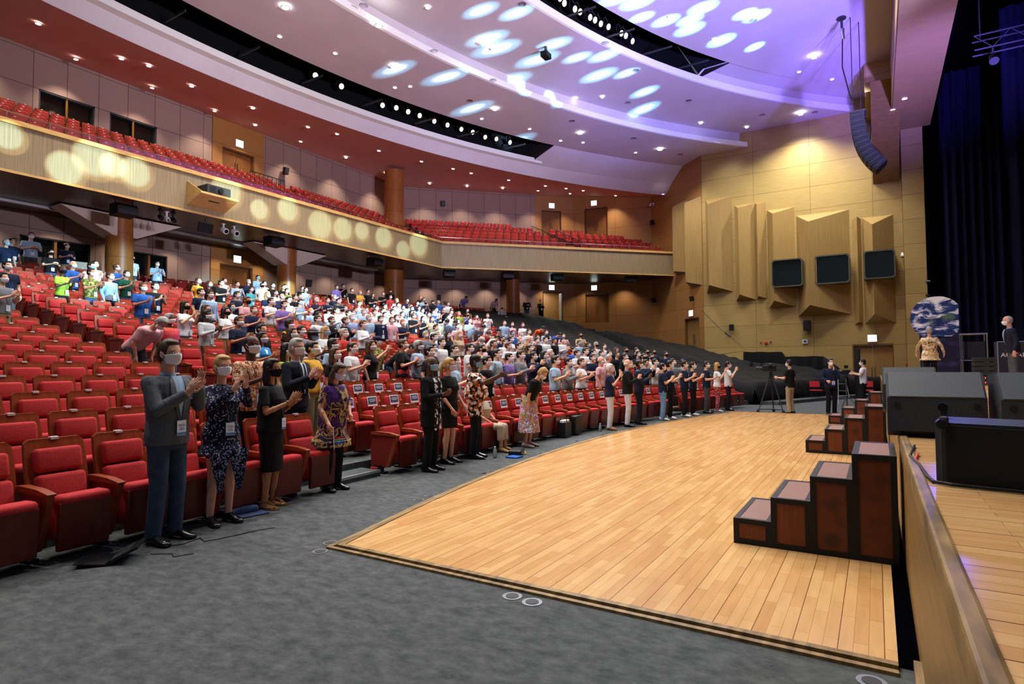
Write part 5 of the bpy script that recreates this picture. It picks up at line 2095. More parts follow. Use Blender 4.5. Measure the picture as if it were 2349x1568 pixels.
def mask_mesh(n=14, m=9, strap=False):
    mb = MB()
    vs, fs = [], []
    for layer, g in ((0, 0), (1, -.012)):
        for j in range(m):
            v = j/(m-1)
            z = -.098+.096*v
            for i in range(n):
                a = radians(-72+144*i/(n-1))
                rr = .5+.5*cos(a)
                zz = z*(.35+.65*rr)-.035*(1-rr)
                bulge = .017*(cos(a*1.2) if abs(a*1.2) < pi/2 else 0)*sin(pi*(.18+.7*v))
                nose = .014*math.exp(-(a/.28)**2)*v
                hx = .085*sqrt(max(.05, 1-((zz+.01)/.125)**2))
                x = (hx+.012)*cos(a)+bulge+nose+g*.8
                y = (.066+.012)*sin(a)*(1-.28*(1-v)**1.5)+(-g*.4*(1 if a < 0 else -1) if abs(a) > .3 else 0)*-1
                vs.append((x, y, zz))
    N = n*m
    for j in range(m-1):
        for i in range(n-1):
            a = j*n+i
            fs.append((a, a+1, a+n+1, a+n))
            fs.append((N+a, N+a+n, N+a+n+1, N+a+1))
    for i in range(n-1):
        fs.append((i, N+i, N+i+1, i+1))
        a = (m-1)*n+i
        fs.append((a, a+1, N+a+1, N+a))
    for j in range(m-1):
        a = j*n
        fs.append((a, a+n, N+a+n, N+a))
        a = j*n+n-1
        fs.append((a, N+a, N+a+n, a+n))
    mb.add(vs, fs)
    if strap:
        for s in (-1, 1):
            mb.tube([(.03, s*.076, -.02), (.005, s*.083, .0), (-.012, s*.089, .016)], .0016, 5)
            mb.tube([(.028, s*.074, -.06), (.0, s*.083, -.035), (-.012, s*.088, -.015)], .0016, 5)
    me = mb.mesh('mask')
    fixn(me)
    me.polygons.foreach_set('use_smooth', [True]*len(me.polygons))
    return me
def badge_parts(p):
    bx = .135 if p.sex == 'M' else .15
    mb = MB()
    for s in (-1, 1):
        mb.tube([p.T(-.06, s*.05, .515), p.T(.01, s*.072, .50), p.T(.09+.01, s*.065, .42), p.T(bx-.002, s*.035, .28), p.T(bx+.006, s*.006, .12)], .0045, 5)
    mb2 = MB()
    c = p.T(bx+.008, 0, .055)
    mb2.obox(c, p.f*.002, (0, .047, 0), p.u*.065)
    return mb, mb2
def shoe_mesh(side=1):
    mb = MB()
    vs, fs, n = [], [], 14
    st = [(-.09, .032, .085), (-.06, .040, .10), (.0, .042, .105), (.05, .044, .085), (.11, .048, .060), (.165, .043, .046), (.20, .024, .03)]
    for x, w_, h in st:
        for k in range(n):
            a = 2*pi*k/n
            vs.append((x, w_*cos(a), .004+max(0, (h/2)*(1+sin(a)))*1.0))
    for i in range(len(st)-1):
        for k in range(n):
            fs.append((i*n+k, (i+1)*n+k, (i+1)*n+(k+1) % n, i*n+(k+1) % n))
    fs.append(tuple(range(n)))
    fs.append(tuple((len(st)-1)*n+k for k in range(n-1, -1, -1)))
    mb.add(vs, fs)
    me = fixn(mb.mesh('shoe'))
    me.polygons.foreach_set('use_smooth', [True]*len(me.polygons))
    return me
CACHE = {}
def cached(key, fn):
    if key not in CACHE:
        CACHE[key] = fn()
    return CACHE[key]
def put(name, me, mat, parent, rot=None, loc=None, own=False):
    """link a mesh whose material sits on the object, so copies can share the mesh"""
    if len(me.materials) == 0:
        me.materials.append(None)
    o = link(name, me, parent)
    o.material_slots[0].link = 'OBJECT'
    o.material_slots[0].material = mat
    if loc is not None:
        m = (rot.to_4x4() if rot is not None else Matrix.Identity(4))
        m.translation = loc
        o.matrix_local = m
    return o
SKIN = {'L': noisy('skin_light', 'd7a48c', 'cf977e', 12, .55), 'M': noisy('skin_tan', 'b27a58', 'a86f4e', 12, .55), 'D': noisy('skin_dark', '5a3a2b', '4c3024', 12, .5), 'A': noisy('skin_beige', 'dcb094', 'd2a486', 12, .55)}
HAIRC = {'k': noisy('hair_black', '121012', '1c191b', 30, .5, stretch=(6, 6, 1)), 'br': noisy('hair_brown', '3b281d', '4d3525', 30, .5, stretch=(6, 6, 1)), 'bl': noisy('hair_blonde', 'b8945e', 'a07c48', 30, .5, stretch=(6, 6, 1)),
         'gy': noisy('hair_grey', '8b8b88', 'a3a29e', 30, .55, stretch=(6, 6, 1)), 'wh': noisy('hair_white', 'c9c6c0', 'dcd9d2', 30, .55, stretch=(6, 6, 1)), 'rd': noisy('hair_red', 'a3431c', 'b8552a', 30, .5, stretch=(6, 6, 1)),
         'mr': noisy('hair_maroon', '6b2438', '7d2c44', 30, .5, stretch=(6, 6, 1))}
def cloth_mat(name, a, b=None, sc=8):
    new = 'cloth_'+name not in MATS
    m = noisy('cloth_'+name, a, b or a, sc, .85, spec=.15)
    if new:
        nt = NT(m)
        n = nt.n('ShaderNodeTexNoise', Scale=5.5, Detail=3, Distortion=1.6)
        nt.l(coords(nt, 'Object', (1, 1, .55)), n.inputs['Vector'])
        bp = nt.n('ShaderNodeBump', Strength=.55, Distance=.035)
        nt.l(n.outputs[0], bp.inputs['Height'])
        nt.l(bp.outputs[0], nt.b.inputs['Normal'])
    return m
def pattern(name, cols, scale=14, kind='VORONOI', rough=.8):
    m = M('print_'+name, cols[0], rough, spec=.2)
    nt = NT(m)
    if kind == 'VORONOI':
        v = nt.n('ShaderNodeTexVoronoi', Scale=scale)
        nt.l(coords(nt, 'Object'), v.inputs['Vector'])
        sx = nt.n('ShaderNodeSeparateColor')
        nt.l(v.outputs['Color'], sx.inputs[0])
        f = sx.outputs[0]
    elif kind == 'NOISE':
        v = nt.n('ShaderNodeTexNoise', Scale=scale, Detail=3, Distortion=1.2)
        nt.l(coords(nt, 'Object'), v.inputs['Vector'])
        f = v.outputs[0]
    elif kind == 'WAVE':
        v = nt.n('ShaderNodeTexWave', Scale=scale, Distortion=6, Detail=2)
        v.inputs['Detail Scale'].default_value = 1.5
        nt.l(coords(nt, 'Object'), v.inputs['Vector'])
        f = v.outputs[1]
    n = len(cols)
    if kind == 'NOISE':
        st = [(.30+.4*i/max(1, n), c) for i, c in enumerate(cols)]
    else:
        st = [(i/n, c) for i, c in enumerate(cols)]
    nt.l(ramp(nt, f, st, 'CONSTANT'), nt.b.inputs['Base Color'])
    return m
def plaid(name, a, b, sc=30):
    m = M('print_'+name, a, .85, spec=.15)
    nt = NT(m)
    c = nt.n('ShaderNodeTexChecker', Scale=sc)
    c.inputs['Color1'].default_value = (*H(a), 1)
    c.inputs['Color2'].default_value = (*H(b), 1)
    nt.l(coords(nt, 'Object'), c.inputs[0])
    nt.l(c.outputs[0], nt.b.inputs['Base Color'])
    return m
TOPS = {'w': (cloth_mat('white', 'dfe2e6', 'd2d7de'), 'white'), 'lb': (cloth_mat('light_blue', '9fbdd8', '8fb0d0'), 'light blue'), 'b': (cloth_mat('blue', '2f62b5', '2857a4'), 'bright blue'), 'nb': (cloth_mat('navy', '1c2640', '161f36'), 'navy'),
        'k': (cloth_mat('black', '15161a', '1b1c21'), 'black'), 'g': (cloth_mat('grey', '7b8088', '6d727a'), 'grey'), 'gn': (cloth_mat('green', '1f5a48', '1a4c3c'), 'green'), 'tl': (cloth_mat('teal', '3f8d94', '36808a'), 'teal'),
        'y': (cloth_mat('yellow', 'd9a83a', 'cc9a30'), 'yellow'), 'o': (cloth_mat('orange', 'd9602a', 'cc5524'), 'orange'), 'r': (cloth_mat('red', 'b53434', 'a82c2c'), 'red'), 'pk': (cloth_mat('pink', 'd8a8b0', 'cc9aa4'), 'pale pink'),
        'pu': (cloth_mat('purple', '7f6bb5', '735fa8'), 'purple'), 'be': (cloth_mat('beige', 'b9a888', 'ab9a7b'), 'beige'), 'ol': (pattern('olive', ['6b6a35', 'a59a55', '4b4a22'], 26), 'olive patterned'),
        'pl': (plaid('plaid', '6f86c9', 'b9c9e8', 34), 'plaid'), 'yg': (pattern('lime', ['9db83a', '86a52c', 'b9cc55'], 14, 'NOISE'), 'lime green'), 'pkp': (cloth_mat('magenta', 'd4367c', 'e0602f', 1.6), 'magenta and orange'), 'kp': (pattern('yellowblack', ['16161a', 'c9a22e', '1c1c22', '7d2a24'], 20), 'black and yellow printed'),
        'bw': (pattern('bluewhite', ['2c7fc0', 'd6e6f2', '2c7fc0'], 9), 'blue and white'), 'kt': (cloth_mat('black', '15161a'), 'black sleeveless'), 'wg': (cloth_mat('pale_grey', 'c3c8cc', 'b4babf'), 'pale grey')}
BOTS = [cloth_mat('trouser_dark', '1d2027', '17191f'), cloth_mat('denim', '3f5d86', '365178', 14), cloth_mat('khaki', '8f8668', '857c5e'), cloth_mat('trouser_grey', '4a4d52', '404348')]
m_maskw = M('mask_white', 'f3f2fa', .8, spec=.15)
m_maskk = M('mask_black', '16161a', .8, spec=.15)
m_maskb = M('mask_blue', '8ebbe0', .8, spec=.15)
m_lany = M('lanyard', '3f4c66', .7)
m_badge = M('badge_card', 'dfe6f2', .5)
m_shoe = M('shoe_black', '0d0d0f', .25, spec=.6)
m_shoew = M('shoe_white', 'dcdcdc', .5)
m_eye = M('eye_dark', '1a1210', .3)
m_phone = M('phone', '0c0d10', .2)
HAIRN = {'k': 'black hair', 'br': 'brown hair', 'bl': 'blond hair', 'gy': 'grey hair', 'wh': 'white hair', 'rd': 'red hair', 'mr': 'maroon headscarf', 'bd': 'bald head', 'cp': 'dark cap', 'ht': 'red-banded black hat', 'bu': 'brown bun', 'cu': 'curly hair'}
VOX = .0135
def crowd_person(x, y, z, h, top, hair, mask, fl, rz, label, group, feet=False, botm=None):
    fem = 'F' in fl
    kind = next((c for c in 'bsuph' if c in fl), 'd' if 'd' in fl else 'c')
    sex = 'F' if fem else 'M'
    sc = h/1.75
    if kind in 'bs':
        sc = .97
    p = cached(('pose', kind, sex), lambda: Pose(kind, sex, sit=(kind == 's')))
    r = thing('person', label, 'person', (x, y, z), rz, group, sc)
    wide = 1.06+.10*abs(sin(31*x+17*y))
    r.scale = (sc*wide, sc*wide, sc)
    skin = SKIN['D' if 'D' in fl else 'M' if 'M' in fl else 'A' if hair == 'k' else 'L']
    b = put('body', cached(('body', kind, sex), lambda: body_mesh(p, VOX)), skin, r)
    tm = TOPS.get(top, TOPS['w'])[0]
    sl = 'tank' if top == 'kt' else 'jacket' if 'j' in fl else 'long' if 'l' in fl else 'tee'
    dress = 'x' in fl
    nm = {'tank': 'tank_top', 'jacket': 'jacket', 'long': 'shirt', 'tee': 'shirt'}[sl]
    put(nm if not dress else 'dress', cached(('top', kind, sex, sl), lambda: top_mesh(p, VOX, sl, -.07 if sex == 'M' else -.05, .026 if sl == 'jacket' else .018)), tm, r)
    if sl == 'jacket':
        def front():
            mb = MB()
            mb.add([p.T(.135, -.045, .44), p.T(.135, .045, .44), p.T(.150, .0, .12), p.T(.10, -.035, .44), p.T(.10, .035, .44), p.T(.11, 0, .12)], [(0, 1, 2), (5, 4, 3), (0, 3, 4, 1), (1, 4, 5, 2), (2, 5, 3, 0)])
            me = fixn(mb.mesh('shirt_front'))
            return me
        put('shirt_front', cached(('front', kind, sex), front), TOPS['w'][0], r)
    bi = botm if botm is not None else BOTS[int(x*7+y*13) % 4]
    if dress or 'k' in fl:
        put('skirt', cached(('skirt', sex, kind), lambda: bottom_mesh(p, .02, 'skirt', .5)), tm if dress else TOPS['r'][0], r)
    else:
        put('trousers', cached(('trousers', sex, kind), lambda: bottom_mesh(p, .018)), bi, r)
    st = {'cu': 'curly', 'cp': 'cap', 'ht': 'hat', 'bu': 'bun', 'bd': 'fringe', 'mr': 'scarf'}.get(hair, 'long' if 'G' in fl else 'bun' if fem and int(x*10) % 2 else 'short')
    hm = HAIRC.get(hair) or {'cu': HAIRC['br'], 'cp': TOPS['nb'][0], 'ht': HAIRC['k'], 'bu': HAIRC['br'], 'bd': HAIRC['gy']}.get(hair, HAIRC['k'])
    put('hat' if hair in ('cp', 'ht') else 'headscarf' if hair == 'mr' else 'hair', cached(('hair', st), lambda: hair_mesh(st, .011)), hm, r, p.hrot, p.hc)
    if hair in ('cp', 'ht'):
        pass
    if mask != 'n':
        put('face_mask', cached('mask', mask_mesh), {'w': m_maskw, 'k': m_maskk, 'b': m_maskb}[mask], r, p.hrot, p.hc)
    def eyes():
        mb = MB()
        for s in (-1, 1):
            mb.ell((.080, s*.030, .006), (.009, .013, .006), 8, 6)
        return mb.mesh('eyes')
    put('eyes', cached('eyes', eyes), m_eye, r, p.hrot, p.hc)
    if kind != 's' and kind != 'b':
        la, ca = cached(('badge', kind, sex), lambda: tuple(fixn(q.mesh('badge')) for q in badge_parts(p)))
        put('lanyard', la, m_lany, r)
        put('badge', ca, m_badge, r)
    if feet:
        for s, (hip, kn, an) in zip((-1, 1), p.legs()):
            put('shoe', cached('shoe', shoe_mesh), m_shoew if feet == 'w' else m_shoe, r, Matrix.Rotation(s*.12, 3, 'Z'), Vector((an.x+.01, an.y, 0)))
    return r
FACE = (6.5, 15.5)          # what the crowd looks at, on the stage
KINDW = {'c': 'clapping', 'd': 'with arms down', 'u': 'clapping with raised hands', 'p': 'hands held in front', 'b': 'bending down', 's': 'seated', 'h': 'hands on ears'}
cnt = {}
byrow = {}
for rw in crowd_rows:
    byrow.setdefault(rw[0], []).append(rw)
for k in sorted(byrow):
    L = sorted(byrow[k], key=lambda r: r[1])
    for i, (k_, y, h, top, hair, mask, fl) in enumerate(L):
        d = RP*k-.62
        x = rowx(d, y)
        if k > 9 and y < 14:
            h = min(h*1.07, 1.95)
        rz = atan2(FACE[1]-y, FACE[0]-x)+.18*sin(37*y+k)
        kind = next((c for c in 'bsuph' if c in fl), 'd' if 'd' in fl else 'c')
        garment = 'dress' if 'x' in fl else 'jacket' if 'j' in fl else 'top'
        lab = 'person in %s %s, %s, %s, %s row, %s from left' % (TOPS.get(top, TOPS['w'])[1], garment, HAIRN.get(hair, 'dark hair'), {'c': 'clapping', 'd': 'standing', 'u': 'clapping', 'p': 'standing', 'b': 'bending', 's': 'seated', 'h': 'ears covered'}[kind], ORD[k+1], ORD[i+1])
        crowd_person(x, y, rowz(k), h, top, hair, mask, fl, rz, lab, 'people standing in the %s row' % ORD[k+1])

# ------------------------------------------------------------------ people of the front row and on the stage, one by one
HV = .0078
def extr_on(p, poly, f, th, nm, mat, r):
    """flat piece in front of the chest: poly in (left, up)"""
    mb = MB()
    mb.extr([(u, v) for u, v in poly], p.T(f, 0, 0), (0, 1, 0), tuple(p.u), tuple(p.f*th))
    return obj(nm, mb, mat, r)
def curved_piece(p, poly, th, nm, mat, r, g, bias=.003):
    """piece wrapped on the torso: poly in (left, up), laid on the clothed chest surface"""
    T_ = torso_rings(p, g)
    def surf(l, h):
        h = max(T_[0][0], min(T_[-1][0], h))
        for a, b in zip(T_, T_[1:]):
            if h <= b[0]:
                t = (h-a[0])/(b[0]-a[0])
                f_, rx, ry = (a[i]+(b[i]-a[i])*t for i in (1, 2, 3))
                break
        q = min(.97, abs(l)/ry)
        return f_+rx*(1-q**2.353)**.425
    mb = MB()
    m = len(poly)//2
    L, R = poly[:m], poly[m:][::-1]
    # add points between the given ones so the piece follows the chest
    L2, R2 = [L[0]], [R[0]]
    for i in range(m-1):
        for s_ in (.25, .5, .75, 1):
            L2.append((L[i][0]+(L[i+1][0]-L[i][0])*s_, L[i][1]+(L[i+1][1]-L[i][1])*s_))
            R2.append((R[i][0]+(R[i+1][0]-R[i][0])*s_, R[i][1]+(R[i+1][1]-R[i][1])*s_))
    m = len(L2)
    vs, fs = [], []
    k = 5
    for a, b in zip(L2, R2):
        for j in range(k+1):
            t = j/k
            l, h = a[0]+(b[0]-a[0])*t, a[1]+(b[1]-a[1])*t
            vs.append(p.T(surf(l, h)+bias, l, h))
    N = len(vs)
    vs += [v+p.f*th for v in vs]
    for i in range(m-1):
        for j in range(k):
            a = i*(k+1)+j
            fs.append((N+a, N+a+1, N+a+k+2, N+a+k+1))
            fs.append((a, a+k+1, a+k+2, a+1))
    for i in range(m-1):
        for j in (0, k):
            a = i*(k+1)+j
            fs.append((a, a+k+1, N+a+k+1, N+a))
    for j in range(k):
        a = (m-1)*(k+1)+j
        fs += [(j, j+1, N+j+1, N+j), (a, a+1, N+a+1, N+a)]
    mb.add(vs, fs)
    return obj(nm, mb, mat, r, smooth=50)
def hero(x, y, z, h, rz, label, sex='M', kind='c', skin='L', hair=('short', 'br'), mask='w', top='tee', topm=None, bot='trousers', botm=None, blen=1.0, hem=None, flare=0, fat=1.0,
         arms=None, lean=None, nod=0, turn=0, shoem=None, shoes='shoe', belt=None, badge=True, suit=None, grp=None, glasses=False, spread=.1, g=None, hv=HV):
    if y > 12 and z == 0 and x < -3:      # keep clear of the seat fronts
        while x < rowx(0, y)+.70 and y > 10:
            x, y = x*.995, y*.995
    p = Pose(kind, sex, fat=fat, headturn=turn, nod=nod, spread=spread, sit=(kind == 's'))
    if lean is not None:
        q = Pose.__new__(Pose)
        # rebuild with an explicit lean
        p.lean = lean
        p.u = Vector((sin(lean), 0, cos(lean)))
        p.f = Vector((cos(lean), 0, -sin(lean)))
        a = lean*.75+nod
        p.hu = Vector((sin(a), 0, cos(a)))
        p.hf = Vector((cos(a), 0, -sin(a)))
        p.hc = p.T(0, 0, .555)+p.hu*.145+p.hf*.015
        p.hrot = Euler((0, a, 0)).to_matrix() @ Euler((0, 0, turn)).to_matrix()
    if arms:
        p.arm_override = arms
    r = thing('person', label, 'person', (x, y, z), radians(rz), grp, h/1.75)
    b = put('body', body_mesh(p, hv), SKIN[skin], r)
    hm = hem if hem is not None else (-.08 if sex == 'M' else -.05)
    gg = g if g is not None else (.026 if top == 'jacket' else .018)
    t_ = put({'jacket': 'jacket', 'tank': 'tank_top'}.get(top, 'shirt') if suit != 'dress' else 'dress', top_mesh(p, hv, top, hm, gg, flare), topm, r)
    if bot == 'trousers':
        put('trousers', bottom_mesh(p, .010, 'trousers', blen), botm, r)
    elif bot:
        put('skirt', bottom_mesh(p, .012, bot, blen), botm, r)
    if hair:
        put('hair', hair_mesh(hair[0], .007), HAIRC[hair[1]], r, p.hrot, p.hc)
    if mask != 'n':
        put('face_mask', cached('maskh', lambda: mask_mesh(24, 14, True)), {'w': m_maskw, 'k': m_maskk, 'b': m_maskb, 'l': M('mask_lilac', 'd3cdf0', .8)}[mask], r, p.hrot, p.hc)
    for s in (-1, 1):
        mb = MB()
        mb.ell((.079, s*.031, .004), (.012, .0155, .0085), 12, 8)
        e = put('eye', mb.mesh('eye', None, True), M('eye_white', 'd8d2cc', .3), r, p.hrot, p.hc)
        mb = MB()
        mb.ell((.0885, s*.032, .004), (.0035, .0065, .0065), 10, 6)
        q = put('iris', mb.mesh('iris', None, True), m_eye, e)
        mb = MB()
        mb.tube([(.080, s*.014, .023), (.086, s*.032, .028), (.074, s*.052, .021)], [.0022, .0032, .0016], 6)
        put('eyebrow', mb.mesh('eyebrow', None, True), HAIRC[hair[1] if hair else 'k'], r, p.hrot, p.hc)
    if glasses:
        mb = MB()
        for s in (-1, 1):
            pts = [(.101, s*.032+.021*cos(a*pi/6), .004+.016*sin(a*pi/6)) for a in range(13)]
            mb.tube(pts, .0015, 5)
            mb.tube([(.101, s*.053, .008), (.05, s*.074, .008), (-.005, s*.08, .012)], .0015, 5)
        mb.tube([(.101, -.011, .006), (.101, .011, .006)], .0015, 5)
        put('glasses', mb.mesh('glasses'), m_dark, r, p.hrot, p.hc)
    if badge:
        la, ca = badge_parts(p)
        off = p.f*(.016 if top == 'jacket' else .004)
        a = put('lanyard', fixn(la.mesh('lanyard')), m_lany, r)
        c = put('badge', fixn(ca.mesh('badge')), m_badge, r)
        a.location = c.location = off
        mb = MB()
        cc = p.T((.135 if sex == 'M' else .15)+.0112, 0, .005)
        mb.obox(cc, p.f*.0006, (0, .046, 0), p.u*.012)
        for i, (wd, hh) in enumerate(((.034, .085), (.034, .073), (.022, .055), (.026, .042))):
            mb.obox(p.T((.135 if sex == 'M' else .15)+.0112, 0, hh), p.f*.0005, (0, wd, 0), p.u*.0028)
        q = put('badge_print', fixn(mb.mesh('badge_print')), M('badge_blue', '3f7fc0', .6), c)
    for s, (hip, kn, an) in zip((-1, 1), p.legs()):
        lc = Vector((an.x+.01, an.y, 0))
        rot = Matrix.Rotation(s*.14, 3, 'Z')
        if shoes == 'sandal':
            mb = MB()
            mb.extr([(-.09, -.03), (.05, -.035), (.16, -.04), (.19, 0), (.16, .04), (.05, .035), (-.09, .03)], (0, 0, .002), (1, 0, 0), (0, 1, 0), (0, 0, .014))
            mb.tube([(.12, -.045, .02), (.10, -.02, .06), (.02, 0, .085), (.10, .02, .06), (.12, .045, .02)], .005, 6)
            mb.tube([(-.05, -.04, .07), (.03, -.03, .095), (.03, .03, .095), (-.05, .04, .07), (-.08, 0, .075), (-.05, -.04, .07)], .004, 6)
            mb.tube([(.15, 0, .02), (.10, 0, .065), (.03, 0, .10)], .006, 6)
            put('sandal', fixn(mb.mesh('sandal')), shoem or m_brass, r, rot, lc)
        else:
            o = put('shoe', cached('shoe', shoe_mesh), shoem or m_shoe, r, rot, lc)
            if h > 1.6 and hv < .01:
                mb = MB()
                for i in range(4):
                    mb.tube([(.055+.018*i, -.018, .066-.006*i), (.055+.018*i, .018, .066-.006*i)], .002, 5)
                put('laces', mb.mesh('laces'), m_dark, o)
    lapm = cloth_mat('lapel_grey', '63676f', '6c7078', 40) if topm.name == 'cloth_suit_grey' else cloth_mat('lapel_dark', '262b3a', '2c3242', 40)
    if suit in ('suit', 'tie'):
        mb = MB()
        mb.tube([p.T(-.008, 0, .49), p.T(-.004, 0, .535)], [.066, .060], 20, caps=False)
        mb.tube([p.T(-.008, 0, .49), p.T(-.004, 0, .535)], [.061, .056], 20, caps=False)
        obj('shirt_collar', mb, TOPS['lb' if suit == 'suit' else 'w'][0], r, norm=False)
    if suit == 'suit':
        curved_piece(p, [(.055, .505), (.042, .36), (.004, .12), (-.004, .12), (-.042, .36), (-.055, .505)], .004, 'shirt_front', TOPS['lb'][0], r, gg, .002)
        for s in (-1, 1):
            curved_piece(p, [(s*.052, .50), (s*.050, .38), (s*.012, .11), (s*.004, .08), (s*.006, .08), (s*.06, .26), (s*.098, .36), (s*.085, .47)], .005, 'lapel', lapm, r, gg, .005)
    elif suit == 'tie':
        curved_piece(p, [(.05, .50), (.045, .35), (.006, .10), (-.006, .10), (-.045, .35), (-.05, .50)], .004, 'shirt_front', TOPS['w'][0], r, gg, .002)
        curved_piece(p, [(.014, .49), (.012, .44), (.026, .15), (-.026, .15), (-.012, .44), (-.014, .49)], .004, 'tie', TOPS['nb'][0], r, gg, .008)
        for s in (-1, 1):
            curved_piece(p, [(s*.052, .50), (s*.050, .38), (s*.012, .11), (s*.004, .08), (s*.006, .08), (s*.06, .26), (s*.098, .36), (s*.085, .47)], .005, 'lapel', lapm, r, gg, .005)
    return r, p
CLAP_HI = {1: ((.10, .24, .23), (.27, .075, .42), (.35, -.12, .92), (0, -1, 0), .22), -1: ((.12, .22, .22), (.28, .055, .36), (.5, -.08, .85), (0, -1, 0), .35)}
m_suit = cloth_mat('suit_grey', '50535a', '5a5e66', 40)
m_suitn = cloth_mat('suit_navy', '191d2a', '1f2433', 40)
m_jean = cloth_mat('jeans_slate', '333f52', '3c495e', 9)
r1, p1 = hero(-5.64, 3.08, 0, 1.86, 14, 'tall man in grey suit jacket and slate jeans clapping, nearest the camera', 'M', 'c', 'L', ('short', 'br'), 'w', 'jacket', m_suit, 'trousers', m_jean, hem=-.09, g=.026, arms=CLAP_HI, suit='suit', turn=.0, spread=.11)
# bandana print tunic
m_band = pattern('bandana', ['12142e', '12142e', '12142e', '12142e', '171a3a', 'aab0cc', '12142e', '12142e', '12142e'], 95)
m_band2 = pattern('bandana_border', ['12142e', 'b9bdd6', '12142e', '12142e', '8c92b4', '12142e'], 85)
r2, p2 = hero(-5.80, 3.72, 0, 1.73, -2, 'blonde woman in navy bandana-print tunic with bare legs and black shoes', 'F', 'u', 'L', ('bun', 'bl'), 'w', 'long', m_band, 'skirt', m_band, .30, hem=-.20, flare=.04, glasses=True,
               arms={1: ((.14, .22, .30), (.30, .08, .50), (.25, -.1, .95), (0, -1, 0), .2), -1: ((.16, .20, .30), (.32, .06, .46), (.35, -.1, .93), (0, -1, 0), .25)})
for s, l0 in ((-1, -.11), (1, .10)):
    mb = MB()
    vs, fs = [], []
    n, m = 8, 10
    for i in range(m+1):
        t = i/m
        for j in range(n+1):
            u = j/n-.5
            wd = .20*(1-t)+.01
            l = l0+u*wd*(.9)
            vs.append(p2.T(.165+.03*sin(9*u+3*s)+.01*t, l, -.16-.42*t))
    N = len(vs)
    vs += [v+Vector((-.008, 0, 0)) for v in vs]
    for i in range(m):
        for j in range(n):
            a = i*(n+1)+j
            fs += [(a, a+1, a+n+2, a+n+1), (N+a, N+a+n+1, N+a+n+2, N+a+1)]
    for i in range(m):
        a, b = i*(n+1), i*(n+1)+n
        fs += [(a, a+n+1, N+a+n+1, N+a), (b, N+b, N+b+n+1, b+n+1)]
    mb.add(vs, fs)
    obj('tunic_point', mb, m_band2, r2, smooth=60)
m_blk = pattern('black_rib', ['0d0d11', '131319', '0d0d11', '17171f'], 3, 'WAVE')
r3, p3 = hero(-5.95, 4.42, 0, 1.70, 27, 'woman in black knee-length dress, long black hair and black mask, with gold sandals', 'F', 'c', 'M', ('long', 'k'), 'k', 'tee', m_blk, 'skirt', m_blk, .62, hem=-.05, fat=1.2, shoes='sandal', suit='dress')
mb = MB()
for i in range(3):
    e, w_ = p3.arm(-1)[1:3]
    c = e.lerp(w_, .86+.03*i)
    a = (w_-e).normalized()
    o1 = a.orthogonal().normalized()
    o2 = a.cross(o1)
    mb.tube([tuple(c+(o1*cos(q*pi/6)+o2*sin(q*pi/6))*.032) for q in range(13)], .005, 6)
obj('bracelets', mb, m_brass, r3)
r4, p4 = hero(rowx(.30, 5.42)+.02, 5.42, rowz(1), 1.82, 14, 'grey-haired man in dark navy suit and tie clapping behind the woman in black dress', 'M', 'c', 'L', ('short', 'gy'), 'w', 'jacket', m_suitn, 'trousers', m_suitn, hem=-.08, suit='tie', glasses=True, badge=False)
m_orange = pattern('orange_bloom', ['e8d4b8', 'c8642a', 'e8d4b8', '7a3018', 'd98440'], 13, 'NOISE')
r5, p5 = hero(rowx(.30, 4.72), 4.72, rowz(1), 1.83, 8, 'man in cream and orange printed shirt clapping between the blonde and black-dressed women', 'M', 'c', 'D', ('thin', 'k'), 'w', 'tee', m_orange, 'trousers', BOTS[0])
m_dash = pattern('dashiki_purple', ['40205e', '4a2670', '3a1b58', 'a88a52', '17101c', '40205e'], 5, 'NOISE')
m_dash2 = pattern('dashiki_gold', ['a88a52', '17101c', 'b59a62', '40205e', '8c7038'], 30)
r6, p6 = hero(-6.08, 5.45, 0, 1.67, 2, 'woman in purple and gold dashiki with dark trousers looking down, holding a small flag', 'F', 'd', 'L', ('long', 'br'), 'l', 'tee', m_dash, 'trousers', BOTS[0], hem=-.30, flare=.07, fat=1.35, nod=.35, lean=.08, g=.035, badge=False,
               arms={-1: ((.02, .25, .20), (.17, .24, .02), (.6, .2, -.75), (0, -1, 0), .9), 1: ((.05, .23, .20), (.20, .12, .10), (.8, -.3, -.3), (0, -1, 0), .8)})
mb = MB()
for i in range(1):
    R = [(-.315, 0, .112+.118, .168+.118), (-.24, 0, .112+.108, .168+.108)]
    rings(mb, p6, R, 28)
obj('gold_hem', mb, m_dash2, r6)
curved_piece(p6, [(.05, .44), (.06, .30), (.045, .05), (.03, -.02), (-.03, -.02), (-.045, .05), (-.06, .30), (-.05, .44)], .006, 'gold_panel', m_dash2, r6, .035, .006)
m_scarfp = pattern('scarf_blackwhite', ['0d0d10', 'd8d8dc', '0d0d10', 'c8c8d0'], 30)
r7, p7 = hero(-5.87, 7.2, 0, 1.75, 12, 'man all in black with black and white patterned scarf, hands together', 'M', 'p', 'D', None, 'b', 'long', TOPS['k'][0], 'trousers', TOPS['k'][0], hem=-.25, g=.026, badge=False)
for s in (-1, 1):
    curved_piece(p7, [(s*.035, .49), (s*.05, .35), (s*.03, .10), (s*.03, -.30), (s*.10, -.30), (s*.10, .10), (s*.12, .35), (s*.10, .49)], .008, 'scarf', m_scarfp, r7, .026, .004)
